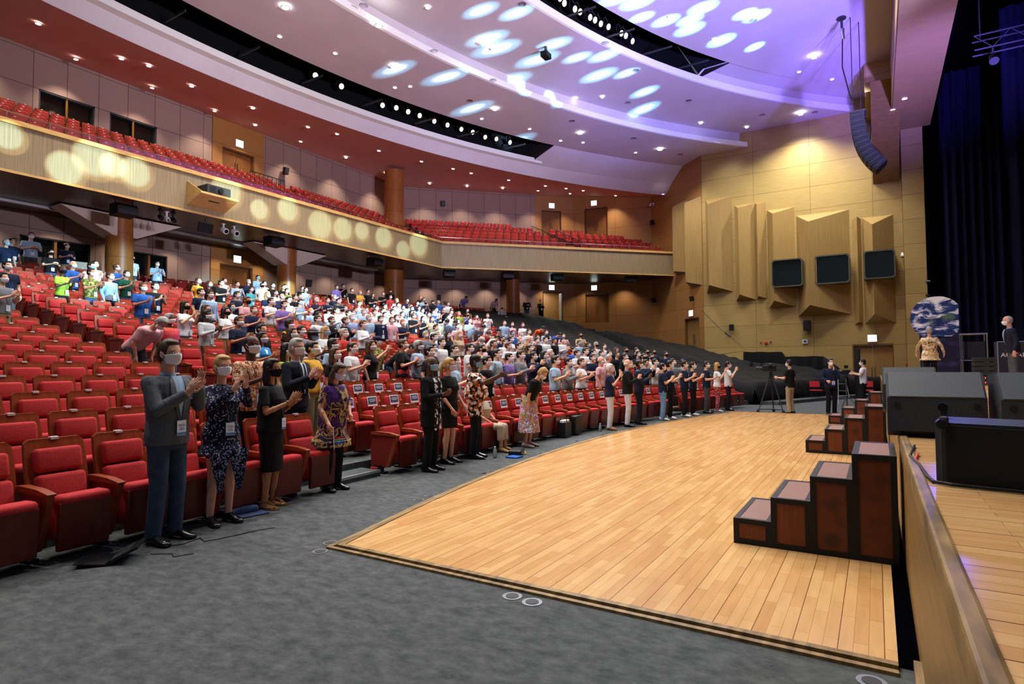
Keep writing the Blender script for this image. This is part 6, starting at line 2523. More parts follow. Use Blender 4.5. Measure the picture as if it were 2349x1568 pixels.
r8, p8 = hero(-6.08, 7.93, 0, 1.74, 6, 'woman in short black dress with blonde ponytail, arms down', 'F', 'd', 'L', ('pony', 'bl'), 'l', 'tee', TOPS['k'][0], 'skirt', TOPS['k'][0], .42, hem=-.05, turn=.3, suit='dress', badge=False,
               arms={1: ((.04, .22, .20), (.20, .17, .02), (.6, -.2, -.7), (0, -1, 0), .4), -1: ((.02, .22, .18), (.16, .16, -.02), (.5, -.15, -.8), (0, -1, 0), .4)})
m_kente = pattern('kente', ['18161c', 'e0dcd2', 'c4602c', '18161c', 'e0dcd2', '8c3c1c'], 24)
r9, p9 = hero(-6.0, 8.58, 0, 1.80, 22, 'man in black, orange and white printed shirt with dark cap, filming with raised phone', 'M', 'p', 'D', ('cap', 'k'), 'b', 'tee', m_kente, 'trousers', BOTS[0], fat=1.35, hem=-.22, g=.026, badge=False,
               arms={1: ((.18, .23, .34), (.42, .09, .46), (.75, -.2, .6), (0, -1, .1), .9), -1: ((.18, .23, .34), (.42, .09, .46), (.75, -.2, .6), (0, -1, .1), .9)})
m_beigec = cloth_mat('beige_linen', 'b7aa96', 'a89b86')
r10, p10 = hero(-6.42, 9.45, 0, 1.62, 5, 'woman in beige linen seated on the front row, hands on her lap', 'F', 's', 'L', ('short', 'bl'), 'w', 'tee', m_beigec, 'trousers', m_beigec, .65, nod=.2, shoem=cloth_mat('tan_leather', '9c7b50'), badge=False)
m_rain = pattern('rainbow_skirt', ['2b55c0', 'd8e0ee', 'c83c8c', '3a9a4a', 'e07a30', '2b55c0', 'dfe3ee', 'c9b030'], 9, 'NOISE')
r11, p11 = hero(-5.92, 10.3, 0, 1.66, 5, 'woman bending over in black top and brightly coloured skirt', 'F', 'd', 'L', ('short', 'bl'), 'w', 'tee', TOPS['k'][0], 'flare', m_rain, .78, hem=-.03, lean=.42, nod=.45, shoem=cloth_mat('pale_pumps', 'b79f92'),
                 badge=False, arms={1: ((.05, .21, .16), (.16, .16, -.08), (.35, 0, -.95), (0, -1, 0), .4), -1: ((.05, .21, .16), (.14, .17, -.10), (.35, 0, -.95), (0, -1, 0), .4)})
UPC = {1: ((.12, .24, .26), (.27, .08, .50), (.3, -.12, .95), (0, -1, 0), .2), -1: ((.12, .24, .26), (.27, .08, .48), (.3, -.12, .95), (0, -1, 0), .2)}
kw = dict(hv=.0105)
hero(-6.12, 15.05, 0, 1.64, 18, 'white-haired woman in teal scarf top and white trousers, clapping high', 'F', 'u', 'L', ('short', 'wh'), 'l', 'tee', TOPS['nb'][0], 'trousers', cloth_mat('white_jeans', 'd8d6e0', 'cccad6'), arms=UPC, shoem=cloth_mat('tan_shoe', 'a07050'), **kw)
hero(-5.92, 15.85, 0, 1.76, 20, 'bald man with long white beard, black jacket and white trousers, clapping', 'M', 'c', 'L', ('fringe', 'wh'), 'w', 'jacket', TOPS['k'][0], 'trousers', cloth_mat('white_jeans', 'd8d6e0', 'cccad6'), suit='suit', hem=-.08, **kw)
hero(-5.84, 16.55, 0, 1.76, 25, 'man in dark navy suit clapping beside the white-bearded man', 'M', 'c', 'D', ('thin', 'k'), 'w', 'jacket', m_suitn, 'trousers', m_suitn, suit='suit', hem=-.08, **kw)
m_tee = TOPS['nb'][0]
m_jl = cloth_mat('light_jeans', '6f94bf', '5d82ae', 9)
def tee_print(r, p):
    mb = MB()
    for (l, h, wd, hh) in ((0, .36, .07, .008), (-.045, .372, .018, .008), (.02, .376, .02, .010), (.05, .366, .014, .006), (0, .335, .03, .006), (-.06, .19, .03, .012), (.06, .19, .02, .010)):
        mb.obox(p.T(.137 if p.sex == 'M' else .148, l, h), p.f*.002, (0, wd, 0), p.u*hh)
    obj('shirt_print', mb, m_white, r)
for x, y, h, rz, lab, kd, bm, sh in ((-6.08, 19.55, 1.66, 25, 'person in navy T-shirt and light blue jeans clapping, first of the T-shirt group', 'c', m_jl, m_shoew),
                                     (-6.0, 20.1, 1.74, 20, 'person in navy T-shirt and black trousers clapping behind the light blue jeans', 'c', TOPS['k'][0], m_shoew),
                                     (-5.7, 20.8, 1.74, 10, 'person in navy T-shirt and dark jeans with badge, middle of the T-shirt group', 'c', BOTS[0], m_shoew),
                                     (-5.62, 21.6, 1.70, 5, 'slim person in navy T-shirt with hands pressed together, last of the T-shirt group', 'c', TOPS['k'][0], m_shoew)):
    r, p = hero(x, y, 0, h, rz, lab, 'M', kd, 'A', ('short', 'k'), 'w', 'tee', m_tee, 'trousers', bm, shoem=sh, **kw)
    tee_print(r, p)
r, p = hero(-5.35, 22.5, 0, 1.72, 0, 'person in navy T-shirt over grey sleeves and grey trousers by the kraft bag', 'M', 'p', 'A', ('short', 'k'), 'w', 'tee', m_tee, 'trousers', BOTS[3], **kw)
tee_print(r, p)
hero(-5.15, 23.3, 0, 1.68, 15, 'woman in white T-shirt and red patterned trousers clapping high', 'F', 'u', 'L', ('long', 'bl'), 'k', 'tee', TOPS['w'][0], 'trousers', pattern('red_print', ['9c3a44', '7d2c38', 'c98a8c', '8c3440'], 30), arms=UPC, shoem=m_shoew, **kw)
hero(-4.92, 24.1, 0, 1.72, 15, 'man in white T-shirt and dark jeans clapping high at the end of the row', 'M', 'u', 'A', ('short', 'k'), 'w', 'tee', TOPS['w'][0], 'trousers', BOTS[0], arms=UPC, **kw)
hero(-2.42, 21.35, 0, 1.75, 158, 'cameraman in black T-shirt and khaki trousers seen from behind at the dolly', 'M', 'p', 'A', ('short', 'k'), 'w', 'tee', TOPS['k'][0], 'trousers', cloth_mat('khaki_plain', '9c8f72', '90846a'), arms={1: ((.06, .24, .22), (.30, .20, .24), (.9, 0, .2), (0, -1, 0), .7), -1: ((-.03, .24, .2), (.10, .22, .06), (.5, 0, -.6), (0, -1, 0), .5)}, badge=False, **kw)
hero(-1.25, 21.6, 0, 1.78, -60, 'photographer in dark jacket and black trousers with one hand at the chin', 'M', 'p', 'A', ('short', 'k'), 'w', 'jacket', TOPS['nb'][0], 'trousers', TOPS['k'][0], arms={1: ((.16, .16, .22), (.16, .02, .48), (.2, -.1, .9), (0, -1, 0), .9), -1: ((.0, .25, .2), (.22, .22, .12), (.9, 0, -.1), (0, -1, 0), .9)}, **kw)
hero(-.42, 26.0, 0, 1.78, 175, 'man in white T-shirt and black trousers steadying a video camera rig', 'M', 'p', 'A', ('short', 'k'), 'w', 'tee', TOPS['w'][0], 'trousers', TOPS['k'][0], arms={1: ((.06, .24, .24), (.32, .16, .28), (.9, 0, .2), (0, -1, 0), .8), -1: ((.06, .24, .24), (.32, .16, .32), (.9, 0, .2), (0, -1, 0), .8)}, badge=False, **kw)
m_bar = pattern('baroque', ['cdbb96', 'e3d6bc', '9c7a44', 'c9b48a', '5c4630'], 9, 'NOISE')
hero(1.27, 20.0, 1.0, 1.62, 80, 'grey-haired person in baroque print blouse walking away across the stage', 'F', 'd', 'L', ('short', 'gy'), 'n', 'long', m_bar, 'trousers', TOPS['k'][0], hem=-.18, flare=.06, g=.045, badge=False, arms={1: ((-.02, .30, .22), (.04, .34, .02), (.2, 0, -.9), (0, -1, 0), .5), -1: ((-.02, .30, .22), (.04, .34, .02), (.2, 0, -.9), (0, -1, 0), .5)}, **kw)
hero(2.9, 19.0, 1.0, 1.78, -175, 'grey-haired man in dark suit walking on the stage at the right edge', 'M', 'd', 'L', ('thin', 'gy'), 'w', 'jacket', m_suitn, 'trousers', BOTS[3], lean=.12, hem=-.08, suit='suit', badge=False, **kw)
# held things
def phone(x, y, z, rz, lab):
    mb = MB()
    mb.rbox((0, 0, 0), (.005, .04, .078), bev=.004, seg=1)
    o = obj('phone', mb, m_phone)
    o.location = (x, y, z)
    o.rotation_euler = (0, -.2, rz)
    tag(o, lab, 'phone')
a = radians(22)
s9 = 1.80/1.75
hp = p9.T(.50, 0, .55)*s9
phone(-6.0+hp.x*cos(a)-hp.y*sin(a), 8.58+hp.x*sin(a)+hp.y*cos(a), hp.z, a, 'phone raised by the man in the printed shirt')
a = radians(2)
hp = p6.T(.26, -.23, -.08)*(1.66/1.75)
t = thing('hand_flag', 'small blue, white, green and red flag held low by the woman in purple', 'flag', (-6.08+hp.x*cos(a)-hp.y*sin(a), 5.45+hp.x*sin(a)+hp.y*cos(a), hp.z), a)
mb = MB(); mb.tube([(0, 0, .05), (.02, .0, -.22)], .004, 6); obj('stick', mb, m_white, t)
mb = MB()
cols = ['2a62b8', 'e8e8e8', '2f9a55', 'e8e8e8', 'c8392e']
for j, (z0, z1) in enumerate(((.0, .03), (.03, .037), (.037, .055), (.055, .062), (.062, .09))):
    for i in range(6):
        x0, x1 = .02+i*.03, .05+i*.03
        mb.add([(x0, .012*sin(i*1.1), -.16+z0+.005*i), (x1, .012*sin((i+1)*1.1), -.16+z0+.005*(i+1)), (x1, .012*sin((i+1)*1.1), -.16+z1+.005*(i+1)), (x0, .012*sin(i*1.1), -.16+z1+.005*i)], [(0, 1, 2, 3)], j)
o = obj('flag_cloth', mb, [M('flag_%d' % i, c, .8) for i, c in enumerate(cols)], t)
so = o.modifiers.new('thickness', 'SOLIDIFY'); so.thickness = .002

# ------------------------------------------------------------------ stage steps
m_stp = noisy('step_walnut', '5e2c17', '6b341c', 3, .4, stretch=(10, 10, .6))
m_stt = noisy('step_tread', '7d5a50', '8a665b', 8, .45, stretch=(1, 8, 1))
m_mark = noisy('step_side_marks', '5a2a16', '341c14', 4.2, .42, detail=1, p=(.55, .72))
def steps(y0, dep, label, hs=(.22, .43, .64, .85), x0=-1.12, wd=.31, rz=0):
    t = thing('stage_steps', label, 'steps', (x0, y0, .023), rz, 'walnut stage steps')
    n = len(hs)
    f = .045
    for i, h in enumerate(hs):
        a, b = i*wd, (i+1)*wd
        fr = MB()
        for yy in (0, dep-f):
            fr.box(a, a+f, yy, yy+f, 0, h)
            fr.box(b-f, b, yy, yy+f, 0, h)
            fr.box(a+f, b-f, yy, yy+f, h-f, h)
            fr.box(a+f, b-f, yy, yy+f, 0, f)
        fr.box(a, a+f, f, dep-f, h-f, h)
        fr.box(b-f, b, f, dep-f, h-f, h)
        fr.box(a, a+f, f, dep-f, 0, f)
        bx = obj('step_frame', fr, m_black, t)
        for ya in (.008, dep-.02):
            mb = MB()
            mb.box(a+f, b-f, ya, ya+.012, f, h-f)
            obj('side_panel', mb, m_mark if i > 1 else m_stp, bx)
        mb = MB()
        mb.box(a+.008, a+.02, f, dep-f, hs[i-1] if i else f, h-f)
        obj('riser_panel', mb, m_stp, bx)
        mb = MB()
        mb.box(a+f, b-f, .03, dep-.03, h-.014, h-.004)
        obj('tread', mb, m_stt, bx)
steps(5.6, .95, 'nearest set of four walnut stage steps with black edging')
steps(11.95, .95, 'second set of four walnut stage steps along the stage')
steps(17.95, .95, 'farthest set of four walnut stage steps by the photographer')

# ------------------------------------------------------------------ wedge monitors on the stage
m_wed = noisy('speaker_paint', '23272c', '2a2f35', 60, .55, bump=.05)
m_wedg = noisy('speaker_grille_steel', '3c434b', '343a42', 90, .5, spec=.5)
def wedge(name, x, y, wx, dy, h, label, rz=0, top=.55, flat=False):
    t = thing(name, label, 'speaker', (x, y, stz+.004), rz)
    # profile in y (towards the camera at 0), grille slopes up and away
    mb = MB()
    poly = [(0, .05), (0.02, h*.62), (dy*.42, h), (dy*.98, h*.97), (dy, .0), (.10, 0)]
    mb.extr(poly, (0, 0, 0), (0, 1, 0), (0, 0, 1), (wx, 0, 0))
    obj('cabinet', mb, m_wed, t, smooth=20)
    mb = MB()
    dz = h-h*.62
    nl = hypot(dy*.40, dz)
    n = Vector((0, -dz/nl, dy*.40/nl))
    c = Vector((wx/2, (0.02+dy*.42)/2, (h*.62+h)/2))+n*.004
    mb.obox(c, (wx/2-.015, 0, 0), Vector((0, dy*.40, dz))*.49, n*.006)
    obj('grille', mb, m_wedg, t)
    for sx in (.07, wx-.07):
        mb = MB()
        mb.tube([(sx, .014, h*.50), (sx, .004, h*.50)], .022, 14)
        obj('bolt', mb, m_black, t)
    mb = MB()
    mb.tube([(.06, -.003+.03, .12), (.06, .02, .12)], .022, 14)
    obj('bolt', mb, m_black, t)
    return t
wedge('stage_monitor', .07, 5.85, .66, .62, .52, 'large grey stage monitor in the middle of the stage edge', 0)
wedge('stage_monitor', .79, 5.7, .9, .62, .52, 'large grey stage monitor cut by the right edge', 0)
t = wedge('stage_monitor', .06, 8.6, .55, .5, .55, 'smaller dark stage monitor behind the large ones', 0)
mb = MB(); mb.tube([(-.006, .12, .14), (.0, .12, .14)], .05, 16); obj('connector_plate', mb, m_wedg, t)
# front fill speaker lying nearest
t = thing('front_fill_speaker', 'low black front fill speaker with rounded grille nearest the camera', 'speaker', (.245, 3.72, stz+.004), radians(-8))
mb = MB()
poly = [(0, 0), (.9, -.10), (.9, .34), (.12, .36), (0, .30)]
poly2 = [(0, .02), (.05, -.02), (.95, -.10), (.95, .36), (.05, .42), (.0, .38)]
mb.prism(poly2, 0, .30)
obj('cabinet', mb, m_wed, t)
mb = MB()
pts = [(.055, -.03), (.5, -.075), (.95, -.115)]
mb.extr([(0, 0), (.9, 0), (.9, .26), (0, .275)], (.05, -.028, .015), (.996, -.089, 0), (0, 0, 1), (-.001, -.012, 0))
obj('grille', mb, m_black, t)
for c_ in ((.04, .0, .16), (.02, .30, .18)):
    mb = MB()
    mb.rbox(c_, (.018, .03, .17), bev=.006, seg=1)
    obj('corner_bracket', mb, m_dark, t)
for dx, dy_, z in ((.035, -.03, .295), (.02, .30, .36)):
    mb = MB()
    mb.tube([(dx, dy_-.012, z), (dx, dy_-.034, z)], .024, 14)
    obj('rigging_pin', mb, m_black, t)
mb = MB()
mb.tube([(.22, 5.2, 1.012), (.17, 4.6, 1.012), (.20, 4.2, 1.012), (.215, 3.8, 1.012), (.23, 3.66, 1.012), (.30, 3.61, 1.012), (.7, 3.54, 1.012), (1.4, 3.50, 1.012)], .009, 8)
tag(obj('speaker_cable', mb, m_black), 'black cable running round the foot of the front fill speaker', 'cable')
mb = MB()
mb.tube([(.22, 4.75, 1.012), (.19, 4.45, 1.012), (.20, 4.25, 1.012)], .008, 8)
tag(obj('speaker_cable', mb, M('cable_red', 'c8402c', .5)), 'short red cable beside the large stage monitor', 'cable')

# ------------------------------------------------------------------ globe banner, racks and cases on the stage
m_globe = M('globe_print', '1c3c80', .5)
nt = NT(m_globe)
v = nt.n('ShaderNodeTexNoise', Scale=1.9, Detail=9, Roughness=.62, Distortion=.8)
nt.l(coords(nt, 'Object', (1.2, 1, 2.6)), v.inputs['Vector'])
ocean = ramp(nt, v.outputs[0], [(.40, '0e1f52'), (.50, '1c3c80'), (.545, 'b8c4dc'), (.62, 'f2f4fa')])
v2 = nt.n('ShaderNodeTexNoise', Scale=1.3, Detail=5)
nt.l(coords(nt, 'Object', (1, 1, 1)), v2.inputs['Vector'])
mx = nt.n('ShaderNodeMix', _data_type='RGBA')
r_ = ramp(nt, v2.outputs[0], [(.60, (0, 0, 0)), (.66, (.7, .7, .7))])
nt.l(r_, mx.inputs[0])
nt.l(ocean, mx.inputs[6])
mx.inputs[7].default_value = (*H('5e7a52'), 1)
nt.l(mx.outputs[2], nt.b.inputs['Base Color'])
m_space = noisy('night_earth_print', '12142c', '3a3c66', 2.2, .5, stretch=(1, 1, 2), detail=8, p=(.5, .75))
t = thing('globe_banner', 'standing cut-out banner printed with the Earth over a night sky', 'banner', (.97, 22, stz))
mb = MB()
cx, cz, rr = .62, 1.98, .66
pts = [(0+cx+rr*cos(a), cz+rr*sin(a)) for a in [radians(-58+i*(296)/48) for i in range(49)]]
# flat right side, arc to the left
pts = [(min(u, 1.16), v_) for u, v_ in pts]
mb.extr(pts, (0, 0, 0), (1, 0, 0), (0, 0, 1), (0, .05, 0))
obj('globe_print', mb, m_globe, t)
mb = MB()
mb.extr([(.18, .0), (1.16, 0), (1.16, 1.75), (.9, 1.45), (.62, 1.36), (.32, 1.42), (.18, 1.55)], (0, .004, 0), (1, 0, 0), (0, 0, 1), (0, .045, 0))
obj('night_print', mb, m_space, t)
mb = MB()
mb.box(.1, 1.15, .05, .6, 0, .04)
mb.obox((.6, .3, .8), (.04, 0, 0), (0, .012, 0), (0, -.22, .8))
obj('stand', mb, m_dark, t)
t = thing('equipment_rack', 'low rack of amplifiers with blue edges and small lights on the stage', 'rack', (2.30, 20.6, stz))
for i in range(6):
    mb = MB()
    mb.rbox((.25, .3, .08+.125*i), (.25, .3, .055), bev=.008, seg=1)
    u = obj('rack_unit', mb, m_dark, t)
    if i < 2:
        for j in range(5):
            mb = MB()
            mb.box(.1+j*.06, .12+j*.06, -.004, .0, .06+.125*i, .10+.125*i)
            obj('indicator', mb, M('led_red', '801818', .4, emit='ff3a3a', es=3) if j < 3 else M('led_cyan', '188080', .4, emit='5affee', es=3), u)
t = thing('flight_case', 'tall dark flight case with white stencilled letters on the stage', 'case', (2.95, 21.6, stz))
mb = MB(); mb.rbox((.32, .3, .62), (.32, .3, .6), bev=.015, seg=1); obj('box', mb, m_dark, t)
mb = MB()
for z in (.03, 1.21):
    mb.box(-.005, .645, -.006, .0, z-.012, z+.012)
for x in (.0, .64):
    mb.box(x-.012, x+.012, -.006, 0, .03, 1.21)
obj('edging', mb, m_metal, t)
def text_obj(s, size, mat, parent, loc, rot, name='lettering', align='CENTER'):
    c = bpy.data.curves.new(name, 'FONT')
    c.body = s
    c.size = size
    c.extrude = .002
    c.align_x = align
    c.materials.append(mat)
    tmp = bpy.data.objects.new('tmp', c)
    COL.objects.link(tmp)
    me = bpy.data.meshes.new_from_object(tmp.evaluated_get(bpy.context.evaluated_depsgraph_get()))
    bpy.data.objects.remove(tmp)
    o = link(name, me, parent)
    o.location = loc
    o.rotation_euler = rot
    return o
text_obj('AGUAI', .17, m_white, t, (.32, -.012, .78), (pi/2, 0, 0))
mb = MB(); mb.box(.25, .27, -.01, 0, 1.05, 1.07); mb.box(.40, .42, -.01, 0, 1.05, 1.07)
obj('indicator', mb, M('led_green', '188030', .4, emit='5aff7a', es=4), t)
t = thing('rack_trolley', 'dark metal trolley beside the amplifiers at the back of the stage', 'trolley', (2.25, 22.6, stz))
mb = MB()
for x in (0, .6):
    for y in (0, .5):
        mb.tube([(x, y, .08), (x, y, 1.5)], .02, 6)
for z in (.15, .7, 1.5):
    mb.box(-.02, .62, -.02, .52, z-.015, z+.015)
obj('frame', mb, m_metal, t)
mb = MB(); mb.rbox((.3, .25, 1.0), (.27, .22, .26), bev=.02, seg=1); obj('machine', mb, m_dark, t)

t = thing('stage_truss', 'dark lighting truss faintly lit in blue high over the stage', 'truss', (3.2, 25.8, 12.5))
for a_, b_ in ((0, 0), (.5, 0), (0, .5), (.5, .5)):
    mb = MB(); mb.tube([(0, a_, b_), (7, a_, b_)], .03, 6); obj('chord', mb, m_dark, t)
for i in range(14):
    mb = MB(); mb.tube([(i*.5, 0, 0 if i % 2 else .5), (i*.5+.5, 0, .5 if i % 2 else 0)], .015, 5); obj('brace', mb, m_dark, t)
for xx in (.2, 6.6):
    mb = MB(); mb.tube([(xx, .25, .5), (xx, .25, 7.4)], .02, 6); obj('hanger', mb, m_dark, t)
for i in range(5):
    l = thing('hanging_spotlight', 'black spotlight under the stage truss, %s from the left' % ORD[i+1], 'spotlight', (3.7+i*1.2, 25.8, 12.45), 0, 'truss spotlights')
    mb = MB(); mb.tube([(0, 0, 0), (0, 0, -.3)], .03, 6); obj('clamp', mb, m_dark, l)
    mb = MB(); mb.tube([(0, .1, -.25), (0, -.15, -.5), (0, -.2, -.55)], [.1, .14, .14], 12); obj('body', mb, m_black, l)
# ------------------------------------------------------------------ things on the floor
def disc(x, y, lab):
    t = thing('floor_socket', lab, 'floor socket', (x, y, .0), 0, 'round metal floor sockets')
    mb = MB()
    mb.tube([(0, 0, 0), (0, 0, .004)], .07, 28)
    obj('rim', mb, M('socket_metal', '85888c', .35, .8), t)
    mb = MB()
    mb.tube([(0, 0, .004), (0, 0, .007)], .045, 24)
    obj('cap', mb, m_chrome if int(x*100) % 2 else m_dark, t)
for i, (x, y) in enumerate([(-4.16, 3.6), (-4.28, 3.82), (-2.2, 3.59), (-2.03, 3.57), (-4.72, 5.57), (-4.74, 5.80), (-5.02, 7.41), (-5.04, 7.65), (-5.3, 9.46), (-5.32, 9.7), (-5.45, 11.55), (-5.46, 12.96), (-5.3, 16.2), (-5.0, 18.6), (-.06, 3.56)]):
    disc(x, y, 'round metal socket in the carpet, %s one along the edge of the maple floor' % ORD[i+1])
t = thing('laptop', 'black laptop lying open and tilted on the carpet by the tall man', 'laptop', (-5.42, 2.62, 0), radians(-38))
m_lap = M('laptop_black', '060709', .35)
mb = MB(); mb.obox((0, .02, .07), (.16, 0, 0), (0, .11, .055), (0, -.005, .009)); obj('keyboard_base', mb, m_lap, t)
mb = MB(); mb.obox((0, -.20, .025), (.16, 0, 0), (0, .115, -.014), (0, .0005, .004)); obj('screen', mb, m_lap, t)
mb = MB()
for i in range(11):
    for j in range(5):
        x, v_ = -.14+i*.028, -.06+j*.028
        mb.obox((x, v_, .07+(v_-.02)*.5+.0125), (.011, 0, 0), (0, .0095, .0048), (0, 0, .002))
obj('keys', mb, m_dark, t)
mb = MB()
mb.tube([(-5.5, 2.95, .006), (-5.4, 3.1, .006), (-5.45, 3.3, .006), (-5.3, 3.25, .006), (-5.25, 3.45, .006), (-5.2, 3.75, .008), (-5.1, 3.85, .02)], .004, 6)
mb.tube([(-5.35, 2.8, .006), (-5.2, 2.9, .006), (-5.1, 2.86, .006), (-5.05, 3.0, .006)], .004, 6)
tag(obj('charging_cable', mb, m_black), 'thin black cable trailing from the laptop past the shoes', 'cable')
t = thing('folded_bag', 'flat blue-grey bag lying by the seats between the two women', 'bag', (-6.0, 4.05, 0), radians(80))
mb = MB(); mb.rbox((0, 0, .045), (.19, .12, .04), bev=.03, seg=3); obj('body', mb, cloth_mat('bag_slate', '3d4a68', '465478'), t)
mb = MB(); mb.rbox((.08, -.16, .01), (.16, .09, .006), bev=.004, seg=1); obj('flap', mb, cloth_mat('bag_slate', '3d4a68', '465478'), t)
def bottle(x, y, lab):
    t = thing('water_bottle', lab, 'bottle', (x, y, 0), 0, 'plastic water bottles')
    mb = MB()
    mb.tube([(0, 0, 0), (0, 0, .01), (0, 0, .14), (0, 0, .165), (0, 0, .18)], [.03, .033, .033, .018, .014], 16)
    obj('bottle_body', mb, M('bottle_plastic', 'dfe8ee', .1, trans=.7), t, smooth=40)
    mb = MB(); mb.tube([(0, 0, .178), (0, 0, .2)], .016, 12); obj('cap', mb, m_white, t)
bottle(-5.72, 8.78, 'clear water bottle on the carpet beside the filming man')
bottle(-5.75, 13.5, 'clear water bottle on the carpet before the empty notice seats')
def tote(x, y, z, w_, d_, h_, rz, m_, lab, nm='tote_bag', cat='bag', handles=True):
    t = thing(nm, lab, cat, (x, y, z), rz)
    mb = MB()
    vs = []
    for zz, k in ((0, .92), (h_*.5, 1.0), (h_, .96)):
        vs += [(-d_*k, -w_*k, zz), (d_*k, -w_*k, zz), (d_*k, w_*k, zz), (-d_*k, w_*k, zz)]
    fs = [(0, 3, 2, 1)]
    for i in range(2):
        for q in range(4):
            fs.append((i*4+q, i*4+(q+1) % 4, i*4+4+(q+1) % 4, i*4+4+q))
    mb.add(vs, fs)
    o = obj('bag_body', mb, m_, t)
    so = o.modifiers.new('thickness', 'SOLIDIFY'); so.thickness = .006
    if handles:
        for s in (-1, 1):
            mb = MB()
            mb.tube([(s*d_*.95, -w_*.5, h_*.98), (s*d_*.7, -w_*.4, h_+.10), (s*d_*.7, w_*.4, h_+.10), (s*d_*.95, w_*.5, h_*.98)], .008, 6)
            obj('handle', mb, m_, t)
    return t
m_bagk = M('bag_black', '17181b', .4)
m_kraft = noisy('kraft_paper', 'b08d5c', 'a17f50', 6, .8)
tote(-5.98, 12.05, 0, .2, .09, .34, .1, m_bagk, 'black tote bag on the carpet before the notice seats')
mb = MB(); mb.rbox((-5.98, 12.05, .33), (.06, .15, .06), bev=.01, seg=1); tag(obj('papers', mb, m_paper), 'white papers sticking out of the black tote bag', 'papers')
t = thing('trolley_case', 'small black trolley case beside the black tote bag', 'suitcase', (-6.0, 12.6, 0), 0)
mb = MB(); mb.rbox((0, 0, .24), (.12, .18, .21), bev=.03, seg=2); obj('case_body', mb, m_bagk, t)
mb = MB(); mb.tube([(-.08, -.08, .44), (-.08, -.08, .50), (-.08, .08, .50), (-.08, .08, .44)], .01, 6); obj('handle', mb, m_dark, t)
for s in (-1, 1):
    mb = MB(); mb.tube([(0, s*.13, .03), (0, s*.16, .03)], .03, 10); obj('wheel', mb, m_black, t)
t = tote(-6.15, 18.55, 0, .3, .1, .36, .1, m_kraft, 'wide kraft paper bag with printed lines by the aisle', 'paper_bag', 'paper bag', False)
mb = MB()
for i, wd in enumerate((.17, .12, .14)):
    mb.box(.100, .103, -.2, -.2+wd*1.6, .24-.035*i, .25-.035*i)
obj('print', mb, m_dark, t)
tote(-5.55, 22.85, 0, .14, .08, .34, .1, m_kraft, 'kraft paper bag behind the red patterned trousers', 'paper_bag', 'paper bag', False)
tote(-5.6, 22.2, 0, .10, .07, .32, .1, M('olive_bag', '6c6f48', .8), 'narrow olive bag between grey trouser legs', 'paper_bag', 'paper bag')
tote(-6.15, 17.1, 0, .14, .08, .34, .1, m_kraft, 'kraft paper bag behind the navy suit man', 'paper_bag', 'paper bag')
t = thing('backpack', 'round black backpack on the floor between the white trousers', 'backpack', (-6.2, 15.45, 0), 0)
mb = MB(); mb.ell((0, 0, .19), (.13, .19, .2), 18, 12); obj('bag_body', mb, m_bagk, t, smooth=60)
mb = MB(); mb.tube([(.0, -.05, .38), (0, -.03, .44), (0, .03, .44), (0, .05, .38)], .01, 6); obj('handle', mb, m_dark, t)
t = thing('shoulder_bag', 'flat black shoulder bag on the carpet before the seated woman', 'bag', (-5.62, 9.35, 0), .4)
mb = MB(); mb.rbox((0, 0, .05), (.12, .26, .045), bev=.03, seg=2); obj('bag_body', mb, m_bagk, t)
mb = MB(); mb.tube([(.1, -.2, .05), (.18, 0, .01), (.1, .2, .05)], .008, 6); obj('strap', mb, M('strap_tan', 'c8b060', .6), t)
mb = MB(); mb.box(-5.55, -5.33, 8.85, 9.08, .001, .025)
tag(obj('notebook', mb, TOPS['b'][0]), 'blue notebook lying beside the flat black shoulder bag', 'book')
mb = MB(); mb.rbox((rowx(0, 6.7)+.05, 6.66, .05), (.07, .03, .04), bev=.01, seg=1)
tag(obj('red_box', mb, m_red), 'small red box under the first front seat after the aisle', 'box')

# ------------------------------------------------------------------ camera dolly, ladder, red chairs
t = thing('camera_tripod', 'broadcast camera on a wheeled tripod beside the man in khaki trousers', 'camera', (-3.0, 21.45, 0), 0)
for i in range(3):
    a = radians(90+120*i)
    mb = MB()
    mb.tube([(cos(a)*.42, sin(a)*.42, .10), (cos(a)*.06, sin(a)*.06, 1.18)], [.016, .026], 8)
    obj('leg', mb, m_dark, t)
    mb = MB()
    mb.tube([(0, 0, .12), (cos(a)*.45, sin(a)*.45, .12)], .014, 6)
    obj('spreader', mb, m_black, t)
    mb = MB()
    mb.tube([(cos(a)*.45, sin(a)*.45-.015, .05), (cos(a)*.45, sin(a)*.45+.015, .05)], .05, 12)
    obj('wheel', mb, m_black, t)
mb = MB(); mb.tube([(0, 0, 1.15), (0, 0, 1.36)], .05, 12); mb.tube([(0, 0, 1.3), (.45, -.1, 1.12)], .010, 6); obj('pan_head', mb, m_black, t)
cam = MB()
cam.rbox((-.05, 0, 1.48), (.21, .07, .10), bev=.02, seg=1)
cb = obj('camera_body', cam, m_black, t)
mb = MB(); mb.tube([(-.24, 0, 1.48), (-.46, 0, 1.48)], [.055, .06], 14); obj('lens', mb, m_dark, cb)
mb = MB(); mb.rbox((.0, -.11, 1.6), (.07, .04, .04), bev=.01, seg=1); mb.tube([(-.2, 0, 1.64), (.1, 0, 1.64)], .014, 6); obj('viewfinder', mb, m_dark, cb)
t = thing('video_rig', 'black video camera rig held up by the man in the white T-shirt', 'camera', (-.98, 26.0, 0), 0)
mb = MB(); mb.tube([(0, 0, 0), (0, 0, 1.2)], [.02, .02], 8); obj('pole', mb, m_dark, t)
for i in range(3):
    a = radians(120*i); mb = MB(); mb.tube([(0, 0, .4), (cos(a)*.35, sin(a)*.35, .01)], .012, 6); obj('leg', mb, m_dark, t)
